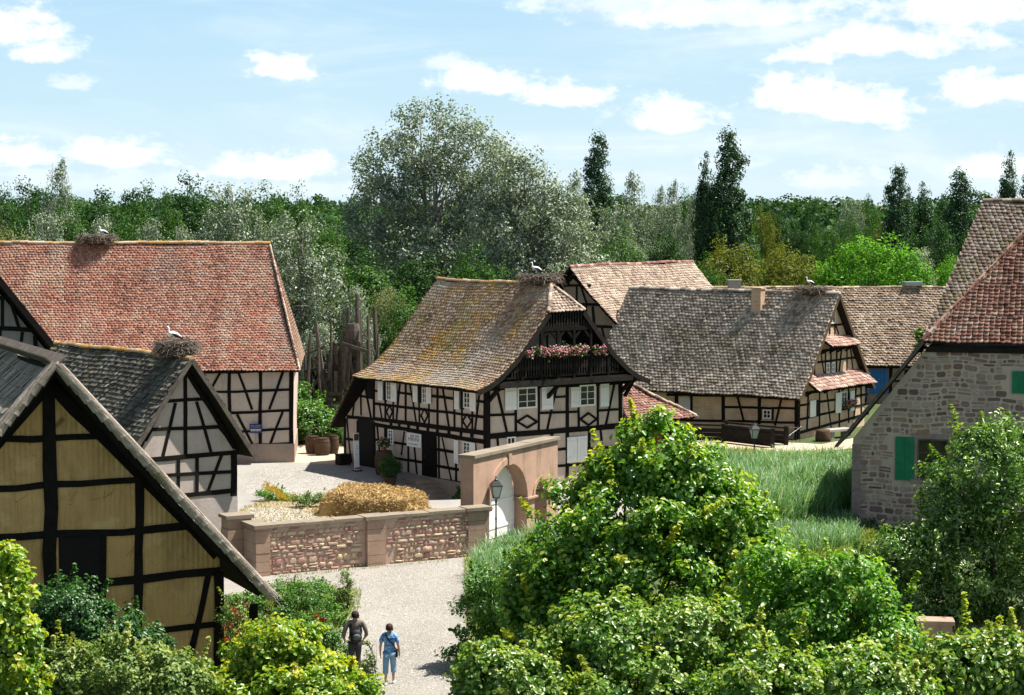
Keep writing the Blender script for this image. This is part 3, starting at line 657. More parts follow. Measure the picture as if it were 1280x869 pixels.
    B((30, 700), (260, 690), .12); B((262, 703), (312, 698), .12); B((262, 762), (545, 740), .12); B((30, 770), (260, 760), .12); B((380, 700), (545, 688), .12)
    B((127, 475), (129, 640), .12); B((212, 470), (212, 632), .12); B((315, 470), (315, 860), .18); B((356, 465), (357, 622), .12); B((426, 462), (426, 620), .12); B((506, 455), (508, 860), .2); B((260, 640), (262, 860), .16); B((395, 625), (395, 860), .14)
    B((60, 480), (97, 640), .12); B((278, 473), (243, 628), .12); B((487, 458), (455, 612), .12); B((62, 655), (72, 800), .12); B((435, 625), (460, 850), .12)
    for cx, cy, hx, hy in ((170, 600, 36, 22), (392, 591, 30, 22)):
        q = [(cx, cy - hy), (cx + hx, cy), (cx, cy + hy), (cx - hx, cy)]
        for i in range(4): B(q[i], q[(i + 1) % 4], .1)
    s.done(t)
    for q in ((133, 475, 204, 552), (358, 466, 416, 543)): A, C = s.px(*q); s.window(t, A, C, 2, 3, fw=.075)
    A, C = s.px(95, 655, 126, 740); s.window(t, A, C, 2, 3)
    for q in ((87, 478, 129, 558), (220, 474, 261, 556), (326, 475, 356, 548), (432, 463, 463, 545), (246, 652, 262, 748)): A, C = s.px(*q); s.shutter(t, A, C, 'white', 3)
    A, C = s.px(312, 654, 384, 746)
    for a, b in (((A[0], A[1]), ((A[0] + C[0]) / 2 - .01, C[1])), (((A[0] + C[0]) / 2 + .01, A[1]), (C[0], C[1]))): s.shutter(t, a, b, 'white', 3)
    # gable boarding and balcony
    gb = MB(); x = .55
    while x < 7.6:
        top = np.interp(abs(x + .09 - UR), [o for o, z in prof], [z for o, z in prof]) - .30
        if top > 4.85: gb.box(x, x + .17, -.05 - random.uniform(0, .012), -.002, 4.7, min(top, 8.5))
        x += .18
    gb.build('gable_boarding', M['timber'], t)
    bal = MB(); bal.box(.2, 8.0, -.98, -.02, 4.64, 4.86); bal.box(.35, 7.8, -.93, -.02, 4.861, 4.92)
    bal.build('balcony_floor', M['timber_g'], t)
    rl = MB(); rl.box(1.5, 6.65, -.90, -.80, 5.88, 5.99); rl.box(.6, 7.5, -.885, -.815, 5.02, 5.10)
    for x in (1.5, 2.6, 3.55, 4.5, 5.5, 6.55): rl.box(x - .06, x + .06, -.91, -.79, 4.93, min(7.2, float(np.interp(abs(x - UR) + .1, [o for o, z in prof], [z for o, z in prof])) - .25))
    rl.box(2.45, 5.65, -.9, -.76, 7.12, 7.30); rl.box(2.9, 5.2, -.90, -.8, 7.92, 8.02)
    for x0, x1 in ((2.6, 3.55), (3.55, 4.5), (4.5, 5.5)):
        for sg, xs in ((1, x0), (-1, x1)): rl.bar((xs + sg * .04, -.85, 6.75), (xs + sg * .38, -.85, 7.12), .13, .07, (1, 0, 0))
    rl.build('balcony_posts', M['timber'], t)
    bs = MB(); x = .95
    while x < 7.3:
        zt = min(5.88, np.interp(abs(x - UR), [o for o, z in prof], [z for o, z in prof]) - .25)
        if zt > 5.15:
            for (za, zb, w) in ((5.1, 5.1 + (zt - 5.1) * .35, .035), (5.1 + (zt - 5.1) * .35, 5.1 + (zt - 5.1) * .6, .06), (5.1 + (zt - 5.1) * .6, zt, .038)): bs.box(x - w, x + w, -.865, -.84, za, zb)
        x += .155
    bs.build('balusters', M['timber_g'], t); bs = MB(); x = 2.7
    while x < 5.5: bs.box(x - .05, x + .05, -.86, -.84, 7.30, 7.5); bs.box(x - .035, x + .035, -.86, -.84, 7.5, 7.92 if 3 < x < 5.1 else 7.6); x += .16
    bs.build('balusters', M['timber_g'], t)
    for x in (.2, 3.6, 8.0): br = MB(); br.bar((x, -.05, 4.0), (x, -.85, 4.62), .16, .16, (1, 0, 0)); br.build('bracket', M['timber'], t)
    br = MB(); br.bar((WD + .02, -.05, 4.62), (WD + .9, -.05, 4.70), .14, .14, (0, 1, 0)); br.bar((WD + .02, -.1, 3.8), (WD + .6, -.1, 4.6), .14, .14, (0, 1, 0))
    br.build('bracket', M['timber'], t)
    gp = MB(); gp.box(2.65, 3.5, -.06, -.052, 5.95, 7.05); gp.build('plaster_panel', M['plaster_g'], t); gp = MB(); gp.box(3.62, 4.4, -.066, -.058, 5.95, 7.0); gp.build('plaster_panel', M['plaster_g'], t)
    # annex on the right
    ax = MB(); ax.box(WD + .05, 11.7, .9, 6.0, -.2, 2.55); ax.build('annex_wall', M['orange'], t)
    f, tm, Ts = surf_profile([(0, 5.1), (1.6, 3.6), (3.0, 2.6)], 'u', 2.6, -1)
    tile_roof('annex_roof', f, tm, lambda q: WD + .01, lambda q: 8.65 + 3.85 * q / tm, M['t_red2'], t, w=.2, e=.17)
    am = MB(); deck(am, f, list(Ts), lambda q: WD + .01, lambda q: 8.65 + 3.85 * q / tm, .12)
    f2, tm2, T2 = surf_profile([(0, 5.1), (2.0, 3.7), (3.85, 2.6)], 'v', 8.65, 1)
    tile_roof('annex_roof', f2, tm2, lambda q: 2.6 - 3.0 * q / tm2, lambda q: 6.5, M['t_red2'], t, w=.2, e=.17); deck(am, f2, list(T2), lambda q: 2.6 - 3.0 * q / tm2, lambda q: 6.5, .12)
    am.build('annex_boarding', M['timber'], t)
    ridge_tiles('annex_hip_tiles', (12.5, -.4, 2.62), (8.65, 2.6, 5.12), M['t_pale'], t, .09)
    ap_ = MB()
    for x in (9.2, 10.4, 11.6): ap_.box(x - .08, x + .08, .80, .96, -.1, 2.5)
    ap_.box(8.3, 11.7, .78, .92, 2.35, 2.52); ap_.build('annex_posts', M['timber'], t)
    return t
M['t_ridge'] = mat_tiles('lichened ridge tiles', [(0, (.20, .13, .09)), (.5, (.36, .25, .18)), (1, (.50, .42, .33))], (.45, .23, .03), (.38, .52), 1.2, ga=.3)
M['t_red2'] = mat_tiles('small red tiles', [(0, (.12, .055, .045)), (.4, (.23, .11, .085)), (.75, (.31, .17, .13)), (1, (.42, .31, .25))], (.2, .17, .09), (.6, .75), .8, ga=.3)
main_house()

# =================================================================== LEFT WHITE GABLED HOUSE
def white_house():
    p = WH; t = thing('gabled_house', 'small pale half timbered house with blackened roof beside the yellow clay barn', 'house', p.w(0, 0), p.yaw)
    ur = -2.1; LN = 9.9
    mb = MB(); mb.prism([(-4.2, 0, -.2), (0, 0, -.2), (0, 0, 3.75), (ur, 0, 6.95), (-4.2, 0, 3.75)], (0, LN, 0)); mb.build('wall', M['plaster_w'], t)
    m = MB(); m.box(-4.25, .03, -.04, 9.5, -.3, 2.1); m.build('footing', M['render_w'], t)
    prof = [(0, 7.3), (1.0, 6.0), (2.0, 4.65), (2.55, 3.95)]
    rd = MB()
    for sg in (-1, 1):
        f, tm, Ts = surf_profile(prof if sg < 0 else [(0, 7.3), (1.0, 5.95), (2.0, 4.5), (2.62, 3.6)], 'v', ur, sg); lo = lambda q: -.5; hi = lambda q: LN + .2
        tile_roof('roof', f, tm, lo, hi, M['t_dark'], t, w=.16, e=.19, lift=.055, jit=.25, rounded=False); deck(rd, f, list(Ts), lo, hi, .12)
    rd.build('roof_boarding', M['timber_g'], t)
    ridge_tiles('ridge_tiles', (ur, -.5, 7.3), (ur, LN + .2, 7.3), M['t_ridge'], t)
    bb = MB()
    for (o, z), (o2, z2) in zip(prof[:-1], prof[1:]): bb.bar((ur - o, -.52, z - .08), (ur - o2, -.52, z2 - .08), .16, .04, (0, 0, 1))
    bb.build('barge_board', M['wood_grey'], t); bb = MB()
    pr = [(0, 7.3), (1.0, 5.95), (2.0, 4.5), (2.62, 3.6)]
    for (o, z), (o2, z2) in zip(pr[:-1], pr[1:]): bb.bar((ur + o, -.52, z - .08), (ur + o2, -.52, z2 - .08), .16, .04, (0, 0, 1))
    bb.build('barge_board', M['wood_grey'], t)
    s = Frame(p, 'U', 0, -1); s.z = Z(0, 430, 1.98); B = s.beam
    B((355, 288), (590, 268), .17); B((370, 212), (540, 205), .13); B((410, 142), (510, 136), .13); B((458, 50), (459, 278), .14); B((434, 146), (402, 282), .12); B((486, 143), (523, 272), .12); B((541, 205), (590, 262), .12); B((375, 212), (360, 240), .1)
    B((441, 285), (441, 378), .13); B((487, 280), (487, 372), .13); B((548, 275), (512, 370), .12); B((360, 328), (578, 316), .12); B((340, 388), (582, 362), .17); B((578, 268), (578, 376), .24)
    B((385, 300), (350, 380), .12); B((318, 250), (318, 390), .13)
    B((-2.15, 6.95), (-.05, 3.85), .16, True); B((-2.15, 6.95), (-4.15, 3.85), .16, True)
    s.done(t)
    return t
M['render_w'] = mat_plaster('pale lime render', (.52, .44, .40), (.43, .36, .33), (.24, .19, .16), .5)
_c = atz(296, 690); WH = Plan(_c, 39.6); white_house()

# ------------------------------------------------ grey wing behind it
def wing():
    c = atY(68, 437, 84); p = Plan(c, 30); z0 = 6.45
    t = thing('grey_gabled_house', 'grey half timbered gable with steep roof behind the shake roofed barn, at the left edge', 'house', p.w(0, 0), p.yaw)
    mb = MB(); mb.prism([(-8.4, 0, 0), (-.3, 0, 0), (-.3, 0, 6.4), (-4.35, 0, 11.6), (-8.4, 0, 6.4)], (0, 9, 0)); mb.build('wall', M['plaster_g'], t)
    rd = MB()
    for sg in (-1, 1):
        f, tm, Ts = surf_profile([(0, 12.15), (4.45, 6.45), (4.9, 5.95)], 'v', -4.35, sg); lo = lambda q: -.5; hi = lambda q: 9.3
        tile_roof('roof', f, tm, lo, hi, M['t_far'], t, w=.25, e=.22); deck(rd, f, list(Ts), lo, hi, .22)
    rd.build('roof_boarding', M['timber'], t)
    s = Frame(p, 'U', 0, -1); B = s.beam
    B((-20, 410), (46, 413), .2); B((-20, 371), (14, 373), .16); B((3, 372), (3, 410), .14); B((12, 373), (24, 411), .13); B((28, 415), (22, 470), .13); B((43, 420), (46, 470), .13); B((0, 412), (0, 470), .13); B((44, 415), (46, 470), .13)
    s.done(t); bb = MB(); bb.bar((-4.35, -.53, 12.0), (.45, -.53, 5.85), .26, .05, (0, 0, 1)); bb.build('barge_board', M['timber'], t)
wing()

# =================================================================== CLAY BARN (foreground left)
def clay_barn():
    c = atz(276, 852); p = Plan(c, 25.6); ur = -4.4; LN = 9
    t = thing('clay_barn', 'yellow clay walled timber barn with thick weathered shake roof in the left foreground', 'barn', p.w(0, 0), p.yaw)
    mb = MB(); mb.prism([(-8.8, 0, -.2), (0, 0, -.2), (0, 0, 3.35), (ur, 0, 8.2), (-8.8, 0, 3.35)], (0, LN, 0)); mb.build('wall', M['clay'], t)
    s = Frame(p, 'U', 0, -1); s.bow = .03; s.z = Z(0, 430, 1.98); B = s.beam
    B((119, 85), (127, 840), .33, out=.06); B((-120, 248), (270, 228), .17); B((-120, 366), (352, 336), .17); B((-120, 490), (465, 450), .19); B((262, 590), (545, 562), .2); B((370, 712), (545, 692), .15); B((468, 797), (545, 790), .15); B((230, 850), (545, 836), .2)
    B((345, 342), (342, 850), .23); B((256, 472), (254, 850), .17); B((541, 565), (540, 850), .26, out=.05); B((516, 568), (455, 850), .16); B((-10, 480), (-14, 850), .2)
    for (dx) in (0,): B((ur, 8.1), (-.05, 3.4), .3, True, .03); B((ur, 8.1), (-8.7, 3.4), .3, True, .03)
    s.done(t)
    A, C = s.px(146, 476, 250, 620); m = MB(); s.rect(m, (A[0], .1), C, .0, .02); m.build('doorway', M['dark'], t)  # shade of the door opening painted as a thin black sheet on the clay
    # shake roof: thick overlapping boards, both planes, rounded thick verge
    rd = MB()
    for sg in (-1, 1):
        f, tm, Ts = surf_profile([(0, 8.62), (2.7, 5.45), (5.35, 2.45)], 'v', ur, sg); lo = lambda q: -.72; hi = lambda q: LN + .4
        deck(rd, f, list(Ts), lo, hi, .16)
        sh = tile_roof('roof', f, tm, lo, hi, M['shake'], t, w=.15, e=.42, lift=.07, jit=.3, rounded=False)
    rd.build('roof_boarding', M['timber'], t)
    # bound rolls of reed along the verges: lapped bundles
    for sg in (1, -1):
        V = MB(); n = 26
        for k in range(n):
            t0 = k / n; t1 = (k + 1.9) / n
            a = np.array([ur + sg * 5.5 * t0, -.72, 8.66 - 6.22 * t0]); b = np.array([ur + sg * 5.5 * min(t1, 1.02), -.74, 8.66 - 6.22 * min(t1, 1.02) - .03])
            V.tube([a, a * .5 + b * .5 + np.array([0, 0, .015]), b], [.105, .12, .140 * random.uniform(.94, 1.06)], 9)
        for k in range(1500):   # loose straws give the roll a frayed surface
            q = random.random(); an = random.uniform(-.6, 3.6); c0 = np.array([ur + sg * 5.5 * q, -.72, 8.66 - 6.22 * q]); d = np.array([sg * .66, 0, -.75]); nrm = np.array([sg * .75, 0, .66]); o = nrm * math.sin(an) * .135 + np.array([0, -1, 0]) * math.cos(an) * .135
            V.tube([c0 + o, c0 + o * 1.04 + d * random.uniform(.25, .5)], [.012, .008], 4)
        V.build('verge_roll', M['shake'], t)
    # ridge boards
    rb = MB()
    for k in range(5):
        y = -.8 + k * 2.0; rb.bar((ur - .16, y, 8.74), (ur - .16, y + 1.98, 8.74), .36, .035, (.8, 0, -.62)); rb.bar((ur + .16, y, 8.74), (ur + .16, y + 1.98, 8.74), .36, .035, (.8, 0, .62))
    rb.build('ridge_boards', M['wood_grey'], t)
clay_barn()

# =================================================================== RED ROOF BARN
def red_barn():
    c = atz(367, 578); p = Plan(c, 5.0); LN = 24; vr = 5.6
    t = thing('red_roof_barn', 'long barn with big red tiled roof and black timbered plaster wall beside the yard', 'barn', p.w(0, 0), p.yaw)
    mb = MB(); mb.box(-LN, 0, 0, 10.8, -.2, 4.75); mb.prism([(-LN, .0, 4.75), (-LN, 10.8, 4.75), (-LN, 5.4, 10.4)], (LN - 1.2, 0, 0)); mb.build('wall', M['plaster'], t)
    fb = MB(); fb.box(-LN - .05, .05, -.05, 10.85, -.3, .95); fb.build('footing', M['base'], t)
    rd = MB()
    prof = [(0, 10.93), (3.0, 7.6), (6.15, 4.68)]; f, tm, Ts = surf_profile(prof, 'u', vr, -1)
    lo = lambda q: -LN - .4; hi = lambda q: -1.35 + 1.68 * q / tm
    tile_roof('roof', f, tm, lo, hi, M['t_red'], t, w=.185, e=.17, lift=.045, jit=.2); deck(rd, f, list(Ts), lo, hi, .12)
    f, tm, Ts = surf_profile(prof, 'u', vr, 1); tile_roof('roof', f, tm, lo, hi, M['t_red'], t, w=.3, e=.25); deck(rd, f, list(Ts), lo, hi, .12)
    # end hip
    f, tm, Ts = surf_profile([(0, 10.93), (1.68, 4.72)], 'v', -1.35, 1); tile_roof('end_roof', f, tm, lambda q: vr - 6.1 * q / tm, lambda q: vr + 6.1 * q / tm, M['t_red'], t, w=.2, e=.17); deck(rd, f, list(Ts), lambda q: vr - 6.1 * q / tm, lambda q: vr + 6.1 * q / tm, .1)
    rd.build('roof_boarding', M['timber'], t)
    ridge_tiles('ridge_tiles', (-LN - .4, vr, 10.96), (-1.3, vr, 10.96), M['t_ridge'], t, .12, .4)
    ridge_tiles('hip_tiles', (.34, -.52, 4.72), (-1.33, vr, 10.96), M['t_pale'], t, .06, .22)
    s = Frame(p, 'U', 0, -1); s.z = Z(290, 370, 3.783); B = s.beam
    B((-160, 362), (290, 352), .16); B((-160, 458), (270, 443), .13); B((-160, 560), (270, 541), .14); B((-160, 652), (270, 628), .12); B((-160, 722), (292, 700), .22)
    B((134, 355), (134, 700), .17); B((281, 350), (281, 700), .22); B((-12, 360), (-12, 712), .17); B((30, 362), (95, 538), .13); B((242, 355), (176, 536), .13); B((24, 560), (96, 700), .13); B((240, 548), (182, 698), .13); B((-55, 362), (-105, 450), .13); B((-110, 560), (-60, 700), .13)
    for k in range(6):
        x = -6.2 - k * 2.6; B((x, .95), (x, 4.7), .18, True); B((x - .4, 4.6), (x - 1.4, 1.1), .14, True)
    for z in (1.05, 2.0, 2.85, 3.8): B((-23.8, z), (-4.9, z + .01), .15, True)
    s.done(t); return t
red_barn()

# =================================================================== HOUSES BEHIND
def house_a():   # light roof, gable to the left front
    P = atY(712, 332, 118); p = Plan(P, -35); t = thing('pale_roof_barn', 'tall barn with pale pinkish tile roof rising behind the mossy roofed house', 'barn', p.w(0, 0), p.yaw)
    mb = MB(); mb.prism([(-5.2, .45, -.2), (5.2, .45, -.2), (5.2, .45, 4.3), (0, .45, 8.9), (-5.2, .45, 4.3)], (0, 14.6, 0)); mb.build('wall', M['brick_d'], t)
    rd = MB()
    for sg in (-1, 1):
        f, tm, Ts = surf_profile([(0, 9.3), (1.3, 7.85), (2.8, 6.45), (4.3, 5.15), (5.7, 4.2)], 'v', 0, sg); lo = lambda q: 0.0; hi = lambda q: 15.2
        tile_roof('roof', f, tm, lo, hi, M['t_pale'], t, w=.24, e=.20, lift=.05); deck(rd, f, list(Ts), lo, hi, .14)
    rd.build('roof_boarding', M['timber'], t); ridge_tiles('ridge_tiles', (0, 0, 9.33), (0, 15.2, 9.33), M['t_red2'], t, .12)
    s = Frame(p, 'U', .45, -1); B = s.beam
    B((700, 357), (738, 357), .16); B((702, 380), (752, 381), .16); B((718, 407), (772, 409), .16); B((735, 432), (792, 433), .18); B((711, 345), (711, 357), .12); B((721, 357), (721, 380), .12); B((726, 357), (734, 381), .12); B((741, 383), (743, 407), .2); B((733, 382), (731, 407), .12); B((752, 408), (758, 432), .12); B((766, 410), (776, 433), .12); B((742, 408), (744, 460), .16); B((770, 434), (770, 480), .18); B((800, 430), (800, 480), .18)
    B((0, 8.7), (5.1, 4.3), .24, True); B((0, 8.7), (-5.1, 4.3), .24, True)
    s.done(t)
def _brickd():
    m, nt, out = newmat('dull brick infill'); n = NB(nt)
    col = n.mix(n.ramp(n.noise(2.2, 6, .7), [(.35, 0.), (.65, 1.)]), (.27, .20, .155), (.20, .15, .12)); n.bsdf(out, col, .95, n.noise(9, 5), .5, .03); return m
M['brick_d'] = _brickd(); house_a()

HB = Plan(atz(997, 549), -35.2)
def house_b():
    p = HB; L = 13.7; VR = 4.35
    t = thing('grey_roof_cottage', 'long low cottage with grey roof, brick chimney and two red canopies on its gable', 'house', p.w(0, 0), p.yaw)
    mb = MB(); mb.box(-L, 0, 0, 8.7, -.4, 2.45); mb.prism([(0, 0, 2.45), (0, 8.7, 2.45), (0, VR, 7.55)], (-L, 0, 0)); mb.build('wall', M['brick'], t)
    rd = MB(); prof = [(0, 7.95), (2.3, 5.15), (3.7, 3.45), (4.9, 2.28)]
    for sg in (-1, 1):
        f, tm, Ts = surf_profile(prof, 'u', VR, sg); lo = lambda q: -L; hi = lambda q: .38
        tile_roof('roof', f, tm, lo, hi, M['t_grey'], t, w=.23, e=.215, lift=.062, jit=.25); deck(rd, f, list(Ts), lo, hi, .13)
    rd.build('roof_boarding', M['timber_g'], t); ridge_tiles('ridge_tiles', (-L, VR, 7.98), (.38, VR, 7.98), M['t_grey'], t, .13)
    for sg in (-1, 1):
        bb = MB()
        for (o, z), (o2, z2) in zip(prof[:-1], prof[1:]): bb.bar((.40, VR + sg * o, z - .1), (.40, VR + sg * o2, z2 - .1), .2, .04, (0, 0, 1))
        bb.build('barge_board', M['wood_brown'], t)
    # chimney through the front slope
    m = MB(); m.box(-4.75, -4.15, 3.35, 3.9, 6.2, 8.15); m.box(-4.80, -4.10, 3.30, 3.95, 8.151, 8.25); m.build('chimney', M['brick'], t)
    s = Frame(p, 'U', 0, -1); s.z = Z(780, 440, 5.43); B = s.beam
    B((290, 290), (1180, 302), .16); B((357, 288), (357, 470), .2); B((458, 290), (460, 465), .16); B((673, 292), (675, 470), .2); B((920, 298), (918, 490), .2); B((770, 298), (816, 478), .13); B((1072, 305), (1025, 502), .13); B((685, 374), (1180, 384), .13); B((380, 460), (1180, 480), .14)
    B((930, 383), (930, 462), .1); B((1012, 385), (1010, 465), .1); B((-.06, -.3), (-.06, 2.4), .24, True, .05)
    s.done(t); A, C = s.px(945, 392, 1000, 452); s.window(t, A, C, 2, 2)
    A, C = s.px(375, 308, 455, 440); s.shutter(t, A, C, 'white_dim', 5, .01)
    s = Frame(p, 'V', 0, 1); s.z = Z(960, 350, 4.14); B = s.beam
    B((.06, -.3), (.06, 2.4), .24, True, .05); B((165, 650), (520, 590), .13); B((165, 722), (520, 640), .14); B((165, 790), (520, 690), .15); B((165, 590), (520, 540), .16)
    for q in (((207, 590), (200, 780)), ((266, 580), (265, 780)), ((303, 570), (326, 765)), ((366, 560), (368, 765)), ((415, 560), (417, 740)), ((455, 545), (443, 720)), ((480, 545), (482, 720))): B(*q, .13)
    B((240, 428), (450, 402), .12); B((240, 375), (240, 495), .13); B((270, 360), (290, 490), .12); B((296, 360), (297, 490), .12); B((323, 350), (326, 490), .12); B((355, 350), (352, 485), .12); B((380, 350), (366, 480), .12); B((408, 345), (408, 475), .12); B((425, 345), (440, 475), .12); B((235, 375), (430, 345), .14); B((290, 240), (400, 228), .12); B((318, 160), (318, 280), .11); B((345, 160), (345, 280), .11); B((350, 235), (365, 280), .1)
    s.done(t, name='gable_timber_frame')
    for q, n in (((376, 578, 405, 662), 3), ((297, 428, 314, 480), 2), ((325, 426, 342, 478), 2), ((318, 160, 344, 225), 2)):
        A, C = s.px(*q); s.window(t, A, C, 2, n)
    for q in ((243, 622, 266, 700),): A, C = s.px(*q); m = MB(); s.rect(m, A, C, .0, .03); m.build('window_shade_panel', M['dark'], t)  # window's inner shade as a painted black panel, no hollow behind it
    for q in ((344, 583, 373, 688), (419, 574, 441, 676), (211, 624, 241, 708)): A, C = s.px(*q); s.shutter(t, A, C, 'white', 2)
    # canopies
    for (a, b, z0, z1, nm) in ((.5, 8.2, 3.42, 2.78, 'canopy'), (2.5, 6.3, 5.55, 5.05, 'canopy')):
        f, tm, Ts = surf_profile([(0.0, z0), (.85, z1)], 'v', .02, 1); lo = lambda q: a; hi = lambda q: b
        o = tile_roof(nm, f, tm, lo, hi, M['t_new'], t, w=.27, e=.26, lift=.04)
        m = MB(); deck(m, f, list(Ts), lo, hi, .1)
        for k in range(4): y = a + .4 + (b - a - .8) * k / 3; m.bar((.03, y, z1 - .45), (.7, y, z1 - .06), .09, .09, (0, 1, 0))
        m.build('canopy_brackets', M['timber'], o)
M['white_dim'] = mat_simple('weathered white boards', (.50, .48, .46), .8, .1, 3)
house_b()

def house_c():
    p = Plan(atz(1100, 503), 0); t = thing('brown_roof_barn', 'long low barn with brown tile roof and blue door, behind the grey roofed cottage', 'barn', p.w(0, 0), 0)
    mb = MB(); mb.box(-12.5, 12, 0, 10, -.2, 2.6); mb.prism([(-12.5, 0, 2.6), (-12.5, 10, 2.6), (-12.5, 5, 7.1)], (24.5, 0, 0)); mb.build('wall', M['brick_d'], t)
    rd = MB(); f, tm, Ts = surf_profile([(0, 7.45), (3.0, 4.75), (5.6, 2.48)], 'u', 5, -1); lo = lambda q: -12.9; hi = lambda q: 12.4
    tile_roof('roof', f, tm, lo, hi, M['t_far'], t, w=.25, e=.23, lift=.08, jit=.25); deck(rd, f, list(Ts), lo, hi, .12)
    f, tm, Ts = surf_profile([(0, 7.45), (5.6, 2.48)], 'u', 5, 1); tile_roof('roof', f, tm, lo, hi, M['t_far'], t, w=.4, e=.3); deck(rd, f, list(Ts), lo, hi, .12)
    rd.build('roof_boarding', M['timber_g'], t); ridge_tiles('ridge_tiles', (-12.9, 5, 7.48), (12.4, 5, 7.48), M['t_far'], t, .12)
    m = MB(); m.box(-9.75, -8.9, 3.6, 4.3, 6.2, 7.95); m.box(-9.8, -8.85, 3.55, 4.35, 7.951, 8.05); m.build('chimney', M['ashlar_g'], t)
    s = Frame(p, 'U', 0, -1); B = s.beam
    B((-12.4, 2.4), (11.9, 2.41), .2, True)
    for x in (-4, -2.6, -1.0, .7, 2.0, 3.5, 5): B((x, 0), (x, 2.5), .2, True)
    B((-1.0, 1.4), (3.5, 1.42), .14, True); s.done(t)
    A, C = s.px(1087, 461, 1110, 492); d = s.door(t, A, C, 'blue'); A2 = (A[0] + .35, C[1] - 1.05); s.window(t, A2, (A2[0] + .6, C[1] - .2), 2, 3, 'blue', 'door_window')
    m = MB(); s.rect(m, (A[0] - .9, .3), (A[0] - .25, 1.25), .04, .10); m.build('blue_shutter', M['blue'], t)
    m = MB(); m.box(1.6, 4.0, -.02, -.004, .2, 2.2); m.build('doorway', M['dark'], t)  # black sheet on the wall; the doorway's darkness is put into its colour
    return p
M['ashlar_g'] = mat_simple('grey stone', (.33, .30, .27), .9, .15, 9)
HC = house_c()

